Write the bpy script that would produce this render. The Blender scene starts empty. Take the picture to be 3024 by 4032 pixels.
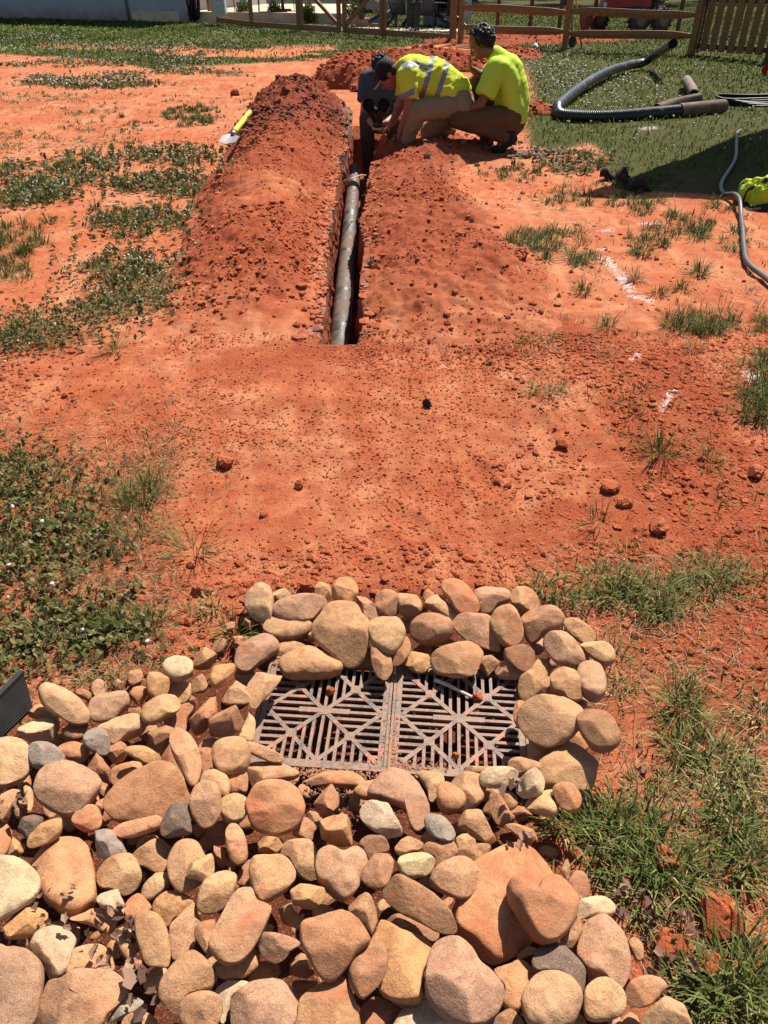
import bpy, bmesh, math, random
import numpy as np
from mathutils import Vector, Matrix, Quaternion
random.seed(7); RNG = np.random.default_rng(11)
scn = bpy.context.scene
C = scn.collection
# ------------------------------------------------------------ camera
CAM_H = 1.5; TH = math.radians(36.5); FPX = 2912.0
cam_d = bpy.data.cameras.new("camera"); cam = bpy.data.objects.new("camera", cam_d); C.objects.link(cam)
cam.location = (0, 0, CAM_H); cam.rotation_euler = (math.radians(90) - TH, 0, 0)
cam_d.sensor_fit = 'VERTICAL'; cam_d.sensor_height = 36; cam_d.lens = 26; cam_d.clip_start = 0.02; cam_d.clip_end = 500
scn.camera = cam
# ------------------------------------------------------------ light
SUN = Vector((0.30, 0.50, 0.86)).normalized()
el = math.asin(SUN.z); az = math.atan2(SUN.x, SUN.y)
w = bpy.data.worlds.new("World"); scn.world = w; w.use_nodes = True
wn = w.node_tree.nodes; wl = w.node_tree.links
sky = wn.new('ShaderNodeTexSky'); sky.sky_type = 'NISHITA'; sky.sun_disc = False
sky.sun_elevation = el; sky.sun_rotation = az
wl.new(sky.outputs[0], wn['Background'].inputs[0]); wn['Background'].inputs[1].default_value = 0.06
sl = bpy.data.lights.new("sun", 'SUN'); so = bpy.data.objects.new("sun", sl); C.objects.link(so)
sl.energy = 5.0; sl.angle = math.radians(0.5); sl.color = (1.0, 0.955, 0.88)
so.rotation_euler = (-SUN).to_track_quat('-Z', 'Y').to_euler()
scn.view_settings.view_transform = 'Standard'; scn.view_settings.look = 'None'
scn.view_settings.exposure = 0.95; scn.view_settings.gamma = 1.0
# ------------------------------------------------------------ pixel -> place helpers
def ray(px, py):
    u = (px - 1512) / FPX; v = (py - 2016) / FPX
    return Vector((u, math.cos(TH) - v * math.sin(TH), -math.sin(TH) - v * math.cos(TH)))
def at(px, py, z=0.0):
    d = ray(px, py); t = (z - CAM_H) / d.z
    return Vector((0, 0, CAM_H)) + d * t
def atY(px, py, Y):
    d = ray(px, py); return Vector((0, 0, CAM_H)) + d * (Y / d.y)
ALB = 0.64
def s2l(c):
    return tuple(ALB * ((x / 255 / 12.92) if x / 255 <= 0.04045 else ((x / 255 + 0.055) / 1.055) ** 2.4) for x in c)   # real-world albedo is below the sunlit picture value
# ------------------------------------------------------------ numpy noise
def _h(ix, iy, iz, seed):
    n = (ix.astype(np.int64) * 374761393 + iy.astype(np.int64) * 668265263 + iz.astype(np.int64) * 2147483647 + seed * 974711) & 0xffffffff
    n = ((n ^ (n >> 13)) * 1274126177) & 0xffffffff
    n = ((n ^ (n >> 16)) * 2246822519) & 0xffffffff
    return ((n ^ (n >> 15)) & 0xffffff) / float(0xffffff)
def vnoise(x, y, z=None, seed=0):
    x = np.asarray(x, float); y = np.asarray(y, float); z = np.zeros_like(x) if z is None else np.asarray(z, float)
    ix, iy, iz = np.floor(x), np.floor(y), np.floor(z)
    fx, fy, fz = x - ix, y - iy, z - iz
    fx, fy, fz = [f * f * (3 - 2 * f) for f in (fx, fy, fz)]
    r = 0
    for a in (0, 1):
        for b in (0, 1):
            for c in (0, 1):
                w_ = (fx if a else 1 - fx) * (fy if b else 1 - fy) * (fz if c else 1 - fz)
                r = r + w_ * _h(ix + a, iy + b, iz + c, seed)
    return r * 2 - 1
def fbm(x, y, z=None, oct=4, seed=0):
    r = 0; a = 1.0; f = 1.0
    zz = None if z is None else np.asarray(z, float)
    for i in range(oct):
        r = r + a * vnoise(np.asarray(x) * f + i * 17.3, np.asarray(y) * f - i * 9.1, None if zz is None else zz * f, seed + i)
        a *= 0.5; f *= 2.03
    return r / 1.6
# ------------------------------------------------------------ mesh helpers
def sstep(a, b, x):
    t = np.clip((x - a) / (b - a), 0, 1); return t * t * (3 - 2 * t)
def np_mesh(name, verts, faces, smooth=False):
    """verts (n,3); faces (m,k) fixed size, or list of arrays of differing k"""
    me = bpy.data.meshes.new(name)
    verts = np.asarray(verts, np.float32)
    fl = faces if isinstance(faces, list) else [faces]
    fl = [np.asarray(f, np.int32) for f in fl if len(f)]
    me.vertices.add(len(verts)); me.vertices.foreach_set('co', verts.ravel())
    loops = np.concatenate([f.ravel() for f in fl]); me.loops.add(len(loops)); me.loops.foreach_set('vertex_index', loops)
    tot = np.concatenate([np.full(len(f), f.shape[1], np.int32) for f in fl])
    st = np.concatenate([[0], np.cumsum(tot)[:-1]]).astype(np.int32)
    me.polygons.add(len(tot)); me.polygons.foreach_set('loop_start', st); me.polygons.foreach_set('loop_total', tot)
    me.polygons.foreach_set('use_smooth', np.full(len(tot), smooth))
    me.update(calc_edges=True); me.validate()
    return me
def add_attr(me, name, vals):
    a = me.attributes.new(name, 'FLOAT', 'POINT'); a.data.foreach_set('value', np.asarray(vals, np.float32))
def link(name, me, mats=None, parent=None, label=None, cat=None, group=None, kind=None):
    o = bpy.data.objects.new(name, me); C.objects.link(o)
    if mats is not None:
        for m in (mats if isinstance(mats, (list, tuple)) else [mats]): me.materials.append(m)
    if parent is not None: o.parent = parent
    tag(o, label, cat, group, kind); return o
def tag(o, label=None, cat=None, group=None, kind=None):
    if label: o['label'] = label
    if cat: o['category'] = cat
    if group: o['group'] = group
    if kind: o['kind'] = kind
def empty(name, loc=(0, 0, 0), rz=0, label=None, cat=None, group=None):
    o = bpy.data.objects.new(name, None); C.objects.link(o); o.location = loc; o.rotation_euler = (0, 0, rz)
    o.empty_display_size = 0.1
    tag(o, label, cat, group); return o
def copy_tree(o, parent=None):
    c = o.copy(); C.objects.link(c)
    if parent is not None: c.parent = parent
    for ch in list(o.children): copy_tree(ch, c)
    return c
class MB:
    """collects primitive shapes into one mesh"""
    def __init__(s): s.v = []; s.f = []; s.mi = []; s.m = 0
    def add(s, vs, fs):
        b = len(s.v); s.v += [tuple(v) for v in vs]; s.f += [tuple(i + b for i in f) for f in fs]; s.mi += [s.m] * len(fs)
    def box(s, c, size, R=None, taper=1.0):
        x, y, z = [q / 2 for q in size]; vs = []
        for sz in (-1, 1):
            k = taper if sz > 0 else 1
            for sx, sy in ((-1, -1), (1, -1), (1, 1), (-1, 1)):
                v = Vector((sx * x * k, sy * y * k, sz * z))
                if R is not None: v = R @ v
                vs.append(v + Vector(c))
        s.add(vs, [(3, 2, 1, 0), (4, 5, 6, 7), (0, 1, 5, 4), (1, 2, 6, 5), (2, 3, 7, 6), (3, 0, 4, 7)])
    def bar(s, a, b, w, h=None, up=(0, 0, 1)):
        a = Vector(a); b = Vector(b); d = (b - a); L = d.length; d.normalize(); h = h or w
        u = Vector(up); 
        if abs(d.dot(u)) > 0.98: u = Vector((0, 1, 0))
        r = d.cross(u).normalized(); u = r.cross(d).normalized()
        R = Matrix((r, d, u)).transposed()
        s.box((a + b) / 2, (w, L, h), R)
    def tube(s, pts, rad, n=10, cap=True, closed_prof=None):
        pts = [Vector(p) for p in pts]; rad = rad if isinstance(rad, (list, tuple)) else [rad] * len(pts)
        t0 = (pts[1] - pts[0]).normalized(); up = Vector((0, 0, 1)) if abs(t0.z) < 0.9 else Vector((1, 0, 0))
        r = t0.cross(up).normalized(); vs = []
        for i, p in enumerate(pts):
            t = (pts[min(i + 1, len(pts) - 1)] - pts[max(i - 1, 0)]).normalized()
            r = (r - t * r.dot(t)).normalized(); q = t.cross(r)
            for k in range(n):
                a = 2 * math.pi * k / n; vs.append(p + (r * math.cos(a) + q * math.sin(a)) * rad[i])
        fs = [(i * n + k, i * n + (k + 1) % n, (i + 1) * n + (k + 1) % n, (i + 1) * n + k) for i in range(len(pts) - 1) for k in range(n)]
        if cap: fs += [tuple(range(n))[::-1], tuple((len(pts) - 1) * n + k for k in range(n))]
        s.add(vs, fs)
    def build(s, name, mats, parent=None, smooth=False, **kw):
        me = bpy.data.meshes.new(name); me.from_pydata([tuple(v) for v in s.v], [], s.f); me.update()
        if smooth: me.polygons.foreach_set('use_smooth', [True] * len(me.polygons))
        o = link(name, me, mats, parent, **kw)
        if s.m or any(s.mi): me.polygons.foreach_set('material_index', s.mi)
        return o
def catmull(pts, n=8):
    P = [Vector(p) for p in pts]; P = [P[0] * 2 - P[1]] + P + [P[-1] * 2 - P[-2]]; out = []
    for i in range(1, len(P) - 2):
        for k in range(n):
            t = k / n; a, b, c, d = P[i - 1:i + 3]
            out.append(0.5 * ((2 * b) + (c - a) * t + (2 * a - 5 * b + 4 * c - d) * t * t + (3 * b - a - 3 * c + d) * t ** 3))
    out.append(P[-2]); return out
# ------------------------------------------------------------ materials
class NT:
    def __init__(s, name):
        s.m = bpy.data.materials.new(name); s.m.use_nodes = True; s.n = s.m.node_tree.nodes; s.l = s.m.node_tree.links
        s.b = s.n['Principled BSDF']; s.b.inputs['Specular IOR Level'].default_value = 0.25
    def node(s, t, **kw):
        nd = s.n.new(t)
        for k, v in kw.items(): setattr(nd, k, v)
        return nd
    def set(s, sock, v):
        if hasattr(v, 'links') or isinstance(v, bpy.types.NodeSocket): s.l.new(v, sock)
        else:
            if isinstance(v, tuple) and len(v) == 3 and sock.type == 'RGBA': v = (*v, 1)
            sock.default_value = v
    def coord(s, which='Object'):
        if not hasattr(s, '_tc'): s._tc = s.node('ShaderNodeTexCoord')
        return s._tc.outputs[which]
    def geo(s):
        return s.node('ShaderNodeNewGeometry').outputs['Position']
    def noise(s, scale, detail=4, rough=0.55, vec=None, out='Fac', dist=0.0):
        nd = s.node('ShaderNodeTexNoise'); nd.inputs['Scale'].default_value = scale; nd.inputs['Detail'].default_value = detail
        nd.inputs['Roughness'].default_value = rough; nd.inputs['Distortion'].default_value = dist
        s.l.new(vec if vec is not None else s.coord(), nd.inputs['Vector']); return nd.outputs[out]
    def voro(s, scale, vec=None, feature='F1', out='Distance'):
        nd = s.node('ShaderNodeTexVoronoi', feature=feature); nd.inputs['Scale'].default_value = scale
        s.l.new(vec if vec is not None else s.coord(), nd.inputs['Vector']); return nd.outputs[out]
    def attr(s, name, out='Fac'):
        return s.node('ShaderNodeAttribute', attribute_name=name).outputs[out]
    def ramp(s, fac, stops):
        nd = s.node('ShaderNodeValToRGB'); e = nd.color_ramp.elements
        while len(e) < len(stops): e.new(0.5)
        for i, (p, c) in enumerate(stops): e[i].position = p; e[i].color = (c, c, c, 1) if isinstance(c, (int, float)) else (*c, 1)
        s.set(nd.inputs[0], fac); return nd.outputs[0]
    def mix(s, fac, a, b, mode='MIX'):
        nd = s.node('ShaderNodeMix', data_type='RGBA', blend_type=mode)
        s.set(nd.inputs[0], fac); s.set(nd.inputs[6], a); s.set(nd.inputs[7], b); return nd.outputs[2]
    def math(s, op, a, b=0.0, clamp=False):
        nd = s.node('ShaderNodeMath', operation=op, use_clamp=clamp); s.set(nd.inputs[0], a); s.set(nd.inputs[1], b); return nd.outputs[0]
    def bump(s, h, strength=0.5, dist=0.01, prev=None):
        nd = s.node('ShaderNodeBump'); nd.inputs['Strength'].default_value = strength; nd.inputs['Distance'].default_value = dist
        s.set(nd.inputs['Height'], h)
        if prev is not None: s.l.new(prev, nd.inputs['Normal'])
        s.l.new(nd.outputs[0], s.b.inputs['Normal']); return nd.outputs[0]
    def color(s, c): s.set(s.b.inputs['Base Color'], c); return s
    def rough(s, r): s.set(s.b.inputs['Roughness'], r); return s
    def spec(s, r): s.b.inputs['Specular IOR Level'].default_value = r; return s
def simple(name, col, rough=0.7, nscale=20, var=0.25, bump=0.0, bdist=0.003, spec=0.3, metal=0.0):
    t = NT(name); c = s2l(col) if max(col) > 1.001 else col
    n = t.noise(nscale, 5, 0.6)
    lo = tuple(x * (1 - var) for x in c); hi = tuple(min(1, x * (1 + var)) for x in c)
    t.color(t.ramp(n, [(0.3, lo), (0.7, hi)])).rough(rough).spec(spec)
    t.b.inputs['Metallic'].default_value = metal
    if bump: t.bump(t.noise(nscale * 4, 5, 0.6), bump, bdist)
    return t.m
# clay / soil
def clay_mat(name, light, dark, fresh, attr=True):
    t = NT(name); p = t.geo()
    big = t.noise(1.3, 4, 0.6, p); mid = t.noise(9, 5, 0.65, p); fine = t.noise(90, 4, 0.7, p); spk = t.noise(260, 2, 0.6, p)
    base = t.mix(t.ramp(big, [(0.38, 0.0), (0.58, 1.0)]), light, dark)
    base = t.mix(t.ramp(t.noise(4.2, 5, .7, p), [(0.42, 0.0), (0.62, 0.65)]), base, tuple(x * .8 for x in dark))
    base = t.mix(t.ramp(mid, [(0.35, 0.0), (0.7, 0.75)]), base, fresh)
    mp = t.node('ShaderNodeMapping'); mp.inputs['Scale'].default_value = (5.5, 1.1, 1); mp.inputs['Rotation'].default_value = (0, 0, .5); t.l.new(p, mp.inputs[0])
    base = t.mix(t.ramp(t.noise(1, 5, .6, mp.outputs[0]), [(0.52, 0.0), (0.68, 0.7)]), base, light)
    if attr:
        fr = t.math('ADD', t.attr('fresh'), t.math('MULTIPLY', t.math('SUBTRACT', mid, 0.5), 0.9), True)
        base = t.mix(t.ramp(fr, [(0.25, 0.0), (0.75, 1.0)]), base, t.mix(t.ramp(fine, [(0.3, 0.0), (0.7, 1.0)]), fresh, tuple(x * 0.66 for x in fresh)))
        gr = t.math('ADD', t.attr('grey'), t.math('MULTIPLY', t.math('SUBTRACT', mid, 0.5), 1.4), True)
        base = t.mix(t.ramp(gr, [(0.45, 0.0), (0.65, 1.0)]), base, t.mix(fine, s2l((122, 98, 84)), s2l((165, 142, 124))))
        lw = t.math('ADD', t.attr('turf'), t.math('MULTIPLY', t.math('SUBTRACT', t.noise(22, 4, 0.7, p), 0.5), 0.8), True)
        base = t.mix(t.ramp(lw, [(0.4, 0.0), (0.62, 1.0)]), base, t.mix(t.ramp(fine, [(0.3, 0), (0.7, 1)]), s2l((44, 56, 18)), s2l((74, 84, 34))))
        dk = t.attr('dark_soil_gap_shade'); base = t.mix(dk, base, t.mix(fine, s2l((60, 34, 24)), s2l((120, 62, 40))))  # darker soil tone; under the pile it paints the shade between stones
        li = t.math('ADD', t.attr('lime'), t.math('MULTIPLY', t.math('SUBTRACT', t.noise(42, 5, 0.8, p), 0.5), 2.6), True)
        base = t.mix(t.ramp(li, [(0.5, 0.0), (0.75, 0.85)]), base, s2l((232, 218, 210)))
    base = t.mix(t.ramp(spk, [(0.56, 0.0), (0.68, 0.4)]), base, s2l((240, 176, 128)))
    base = t.mix(t.ramp(spk, [(0.28, 0.55), (0.4, 0.0)]), base, tuple(x * 0.45 for x in fresh))
    t.color(base).rough(0.95).spec(0.1)
    b1 = t.bump(t.noise(45, 6, 0.75, p), 0.7, 0.012)
    t.bump(t.noise(170, 4, 0.7, p), 0.7, 0.005, b1)
    return t.m
K_LIGHT = s2l((224, 154, 112)); K_MID = s2l((208, 118, 76)); K_FRESH = s2l((178, 84, 52))
M_CLAY = clay_mat('red_clay', K_LIGHT, K_MID, K_FRESH)
M_CLOD = clay_mat('clay_clods', s2l((214, 126, 84)), s2l((198, 104, 66)), s2l((184, 88, 52)), attr=False)
M_CLODD = clay_mat('dark_clods', s2l((164, 98, 78)), s2l((142, 78, 62)), s2l((112, 60, 50)), attr=False)
# ------------------------------------------------------------ terrain description
def poly_pts(lst, z=0): return np.array([at(x, y, z).to_tuple()[:2] for x, y in lst])
def inside(poly, x, y):
    r = np.zeros(x.shape, bool); n = len(poly)
    for i in range(n):
        x1, y1 = poly[i]; x2, y2 = poly[(i + 1) % n]
        c = ((y1 > y) != (y2 > y)) & (x < (x2 - x1) * (y - y1) / (y2 - y1 + 1e-12) + x1); r ^= c
    return r
def segdist(pl, x, y, closed=False):
    d = np.full(np.shape(x), 1e9); n = len(pl)
    for i in range(n if closed else n - 1):
        a = pl[i]; b = pl[(i + 1) % n]; ab = b - a; L = (ab ** 2).sum() + 1e-12
        t = np.clip(((x - a[0]) * ab[0] + (y - a[1]) * ab[1]) / L, 0, 1)
        d = np.minimum(d, np.hypot(x - a[0] - ab[0] * t, y - a[1] - ab[1] * t))
    return d
T0 = at(1325, 1313, .08); T1 = at(1390, 617, .1); T0.z = 0; T1.z = 0; TL = (T1 - T0).length; TD = (T1 - T0).normalized(); TN = Vector((TD.y, -TD.x, 0))  # right-hand normal
def t_off(s): return 0.012 * np.sin(s * 2.1 + .4) + 0.008 * np.sin(s * 5.3) + .26 * sstep(TL - .1, TL + .8, s)
def sd(x, y):
    dx = x - T0.x; dy = y - T0.y; s = dx * TD.x + dy * TD.y; d = dx * TN.x + dy * TN.y - t_off(s); return s, d
def xy_of(s, d):
    dd = d + t_off(s); return T0.x + TD.x * s + TN.x * dd, T0.y + TD.y * s + TN.y * dd
HW = .125
def t_half(s):
    return (np.interp(s, [0, 1, 3, 5], [.092, .106, .120, .135]) + .012 * vnoise(s * 3, s * 0 + 3) + .20 * sstep(TL - .1, TL + .6, s)) 
SE = TL + 2.2
def h_left(s, dl):   # dl = distance outward from left lip
    env = sstep(-.15, 1.0, s) * (1 - sstep(6.6, 7.7, s))
    W = np.interp(s, [0, 1, 2.2, 3.5, 5, 6.2, 7.4], [.75, .95, 1.05, 1.12, 1.25, 1.38, 1.0]) * (1 + .10 * vnoise(s * 1.3, s * 0, seed=4))
    H = np.interp(s, [0, .8, 1.6, 2.4, 3.5, 4.6, 5.6, 6.6, 7.6], [.06, .17, .20, .21, .26, .32, .40, .42, .15])
    u = np.clip(dl / W, 0, 1)
    prof = np.where(u < .5, .06 + .94 * np.sin(u / .5 * math.pi / 2) ** 1.1, np.maximum(np.cos((u - .5) / .5 * math.pi / 2), 0) ** 1.2) * (1 + .16 * vnoise(s * 2.2, dl * 3, seed=12))
    return env * H * prof * (dl >= 0)
def h_right(s, dr):
    env = sstep(-.35, .8, s) * (1 - sstep(4.9, 6.2, s))
    W = np.interp(s, [0, .8, 2, 3.5, 5, 6], [1.15, 1.25, 1.1, .9, .75, .5]) * (1 + .12 * vnoise(s * 1.6, s * 0 + 9, seed=7))
    H = np.interp(s, [0, .6, 2, 3.5, 4.5, 6], [.07, .12, .12, .10, .13, .08]) * (1 + .25 * vnoise(s * 1.9, dr * 2.4, seed=13))
    u = np.clip(dr / W, 0, 1)
    prof = np.where(u < .3, .35 + .65 * np.sin(u / .3 * math.pi / 2), np.maximum(np.cos((u - .3) / .7 * math.pi / 2), 0) ** 1.3)
    return env * H * prof * (dr >= 0)
PILE = poly_pts([(-900, 3000), (150, 2760), (500, 2640), (780, 2560), (960, 2290), (1400, 2290), (2050, 2280), (2330, 2420), (2460, 2750), (2420, 3050), (2200, 3200), (2330, 3500), (2550, 3850), (2900, 4100), (2700, 4700), (-1000, 4700)])
DENTS = [(-.55, 2.35, 1.2, .13, .05), (-.32, 2.62, 1.4, .13, .05), (-.62, 2.95, 1.1, .13, .05), (.35, 2.25, 1.9, .13, .05), (.62, 2.55, 1.7, .13, .05), (.45, 3.05, 1.5, .13, .05), (.95, 2.75, 1.0, .22, .045), (1.12, 2.35, .95, .22, .045), (-.95, 3.25, 1.5, .13, .05), (1.45, 3.3, .9, .2, .05), (-1.2, 2.75, 1.3, .13, .05), (.1, 1.95, 2.2, .13, .05), (-1.6, 4.6, 1.5, .14, .05), (-1.9, 5.2, 1.3, .14, .05), (2.0, 4.1, 1.2, .14, .05), (.12, 2.8, 1.5, .13, .05)]
def ground_h(x, y, fine=True):
    h = .03 * fbm(x * .5, y * .5, oct=3, seed=2) * sstep(0, 3, y) + .012 * fbm(x * 2.3, y * 2.3, oct=3, seed=5)
    if fine: h = h + .006 * fbm(x * 14, y * 14, oct=4, seed=8) * (1 - sstep(10, 20, y))
    ip = inside(PILE, x, y); d = segdist(PILE, x, y, True)
    h = h * np.where(ip, .4, 1) - np.where(ip, (.07 * sstep(.80, 1.0, y) - .012 * sstep(1.0, .8, y)) * sstep(.0, .16, d), 0)
    pc = at(1385, 3160); h = h + .085 * np.exp(-(((x - pc.x) / .055) ** 2 + ((y - pc.y) / .05) ** 2)) + .006 * fbm(x * 2.5, y * 11, oct=3, seed=14) * sstep(1.6, 2, y) * (1 - sstep(8, 12, y))
    for (dx_, dy_, a_, l_, w_) in DENTS:
        ca, sa = math.cos(a_), math.sin(a_); uu = (x - dx_) * ca + (y - dy_) * sa; vv = -(x - dx_) * sa + (y - dy_) * ca; q = (uu / l_) ** 2 + (vv / w_) ** 2
        h = h - .013 * np.exp(-q ** 2) + .005 * np.exp(-((np.sqrt(q) - 1.35) / .3) ** 2)
    # grates lie level
    gx = np.abs(x - .02) < 0.42; gy = (y > .9) & (y < 1.42)
    h = np.where(gx & gy, -.06, h)
    # keep the ground a little raised at the near mound
    h = h + .05 * np.exp(-(((x + 0.0) / 1.6) ** 2 + ((y - 2.9) / .5) ** 2))
    return h
def H(x, y):
    x = np.asarray(x, float); y = np.asarray(y, float); s, d = sd(x, y); th = t_half(s)
    g = ground_h(x, y)
    return g + h_left(s, -d - th) + h_right(s, d - th)
def Hz(x, y): return float(H(np.array([x]), np.array([y]))[0])
# lime paint marks (real white marking paint sprayed on the ground)
LIME = [poly_pts(p) for p in ([(2362, 985), (2380, 985)], [(2385, 1020), (2420, 1065), (2450, 1100), (2475, 1150)], [(2490, 1175), (2560, 1195)], [(2375, 915), (2400, 912)], [(2530, 885), (2590, 890)],
        [(2415, 785), (2440, 785)], [(2540, 510), (2570, 505)], [(2420, 680), (2450, 680)], [(2950, 1480), (3010, 1560)], [(220, 418), (290, 420)], [(370, 422), (420, 424)], [(2480, 1450), (2510, 1410)], [(2600, 1640), (2650, 1570)])]
LIMEW = [.02, .024, .02, .025, .03, .02, .06, .03, .03, .03, .02, .012, .012]
def lime_f(x, y):
    r = np.zeros_like(x)
    for pl, w_ in zip(LIME, LIMEW):
        w2 = w_ * 2.6; d = segdist(pl, x, y); r = np.maximum(r, .75 - .5 * np.clip(d / w2, 0, 1.5))
    return np.clip(r, 0, 1)
# turf cover: far lawn polygons traced on the ground
LAWN = [poly_pts(p) for p in ([(-900, 130), (-300, 60), (0, 55), (900, 40), (1500, 80), (1850, 150), (1500, 200), (1200, 240), (900, 250), (620, 270), (420, 240), (200, 225), (0, 215), (-600, 260)],
                             [(1560, 130), (1850, 140), (2250, 170), (2250, 150), (3300, 120), (3900, 560), (3100, 640), (2700, 640), (2560, 660), (2420, 640), (2320, 560), (2200, 600), (2080, 570), (2060, 480), (2100, 380), (2080, 300), (1990, 180), (1900, 175), (1700, 170)],
                             [(2350, 640), (2500, 610), (2800, 600), (3100, 620), (3100, 740), (2850, 780), (2600, 760), (2430, 740)])]
def lawn_f(x, y):
    r = np.zeros_like(x)
    for pl in LAWN:
        ins = inside(pl, x, y); d = segdist(pl, x, y, True); sdv = np.where(ins, d, -d)
        r = np.maximum(r, np.clip(.5 + sdv / (.10 * np.maximum(y, 4) * .5), 0, 1))
    hole = sstep(.12, .42, vnoise(x * .55 + 3, y * .75, seed=101) + .35 * vnoise(x * 2.1, y * 2.1, seed=102)) * (x < -.5) * sstep(24, 17, y); r = r * (1 - .8 * hole)
    return np.maximum(r, sstep(19.5, 21.5, y + .3 * np.abs(x) * 0))
def build_ground():
    NC, NRW = 620, 900
    ys = .12 * (95 / .12) ** (np.linspace(0, 1, NRW) ** 1.0); u = np.linspace(-1, 1, NC)
    Y = np.repeat(ys[:, None], NC, 1); X = u[None, :] * (1.3 + .78 * Y)
    # more rows near the camera start
    x = X.ravel(); y = Y.ravel(); s, d = sd(x, y); th = t_half(s)
    z = ground_h(x, y)
    z = z + .55 * (h_left(s, -d - th) * 0) 
    cut = (np.abs(d) < th - .0) & (s > .02) & (s < SE - .1); z = np.where(cut, -.9, z)
    bx = (np.abs(x - .02) < .36) & (y > .98) & (y < 1.36); 
    me = np_mesh('ground', np.column_stack([x, y, z]), (lambda I: np.stack([I[:-1, :-1], I[:-1, 1:], I[1:, 1:], I[1:, :-1]], -1).reshape(-1, 4))(np.arange(NC * NRW).reshape(NRW, NC)), True)
    fr = .75 * np.exp(-((segdist(poly_pts([(1000, 1450), (1500, 1350), (2200, 1300), (2600, 1500)]), x, y)) / .35) ** 2)
    wx = x + .10 * fbm(x * 4, y * 4, oct=3, seed=71); wy = y + .10 * fbm(x * 4, y * 4, oct=3, seed=72)
    FP = poly_pts([(2250, 1900), (2400, 1400), (2750, 1330), (3100, 1800), (3300, 2200), (3300, 3300), (2700, 3300), (2450, 2800), (2380, 2400), (1900, 2220), (1500, 2200), (1000, 2230), (1000, 2120), (1900, 2050)])
    fin = inside(FP, wx, wy); fd = segdist(FP, wx, wy, True); fr = np.maximum(fr, .72 * np.clip(.5 + np.where(fin, fd, -fd) / .3, 0, 1))
    fr = np.maximum(fr, .6 * np.exp(-((y - 1.62) / .16) ** 2) * np.exp(-(x / .9) ** 4))
    fr = np.maximum(fr, .42 * sstep(5.0, 3.2, y))
    add_attr(me, 'fresh', fr); add_attr(me, 'grey', .35 * ((x > .9) & (x < 2.2) & (y > 7.2) & (y < 8.6)))
    add_attr(me, 'turf', np.maximum(lawn_f(x, y), .0)); add_attr(me, 'lime', lime_f(x, y))
    ip = inside(PILE, x, y); add_attr(me, 'dark_soil_gap_shade', .95 * ip * sstep(0, .16, segdist(PILE, x, y, True)))  # shade of the stone gaps put into the soil colour
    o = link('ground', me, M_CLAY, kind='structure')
build_ground()
def curv(name, s0, s1, ns, dfun, zfun, nd, attrs, mat, **kw):
    S = np.repeat(np.linspace(s0, s1, ns)[:, None], nd, 1); D = dfun(S, np.linspace(0, 1, nd)[None, :] * np.ones_like(S))
    x, y = xy_of(S.ravel(), D.ravel()); z = zfun(S.ravel(), D.ravel(), x, y)
    I = np.arange(ns * nd).reshape(ns, nd)
    f = np.stack([I[:-1, :-1], I[:-1, 1:], I[1:, 1:], I[1:, :-1]], -1).reshape(-1, 4)
    if D[0, 0] > D[0, -1]: f = f[:, ::-1]
    me = np_mesh(name, np.column_stack([x, y, z]), f, True)
    for k, fn in attrs.items(): add_attr(me, k, fn(S.ravel(), D.ravel(), x, y))
    return link(name, me, mat, **kw)
def rough(x, y, a): return a * (.050 * fbm(x * 4.2, y * 4.2, oct=3, seed=21) + .034 * fbm(x * 16, y * 16, oct=3, seed=22) + .014 * fbm(x * 40, y * 40, oct=4, seed=23))
def z_left(S, D, x, y):
    dl = -D - t_half(S); h = h_left(S, dl); a = np.clip(h / .08, 0, 1) * (.7 + .6 * sstep(4.2, 6, S))
    # bucket tooth scrapes on the compacted face
    gr = np.exp(-((S - 2.35) / .45) ** 2 - ((dl - .50) / .22) ** 2); hh = h + .010 * gr * np.sin((S * .9 + dl * .35) * 70) 
    return ground_h(x, y) + hh + rough(x, y, a * (1 - .75 * gr)) - .02 * (1 - sstep(0, .02, h))
curv('left_spoil_mound', -.1, 7.8, 420, lambda S, U: -t_half(S) - .0 - U * 1.95, z_left, 150,
     {'fresh': lambda S, D, x, y: .36 + .42 * sstep(.0, 1.1, S) * sstep(0, .10, h_left(S, -D - t_half(S))) - .5 * np.exp(-((S - 2.3) / .6) ** 2 - ((D + .55) / .25) ** 2) + .3 * sstep(4.2, 5.5, S), 'grey': lambda S, D, x, y: np.clip(.52 - (-D - t_half(S)) * 2.6, 0, .52) + .34 * sstep(5.4, 6.5, S), 'turf': lambda S, D, x, y: S * 0, 'lime': lambda S, D, x, y: S * 0, 'dark_soil_gap_shade': lambda S, D, x, y: .28 * sstep(3.6, 5.6, S)},
     M_CLAY, kind='structure')
def z_right(S, D, x, y):
    h = h_right(S, D - t_half(S)); return ground_h(x, y) + h + rough(x, y, np.clip(h / .06, 0, .8)) - .02 * (1 - sstep(0, .02, h))
curv('right_spoil_bank', -.15, 6.3, 380, lambda S, U: t_half(S) + U * 1.45, z_right, 120,
     {'fresh': lambda S, D, x, y: .36 + .34 * sstep(.0, 1.2, S) * sstep(0, .08, h_right(S, D - t_half(S))), 'grey': lambda S, D, x, y: np.clip(.45 - (D - t_half(S)) * 2.6, 0, .45), 'turf': lambda S, D, x, y: S * 0, 'lime': lambda S, D, x, y: S * 0, 'dark_soil_gap_shade': lambda S, D, x, y: .10 + S * 0}, M_CLAY, kind='structure')
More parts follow.
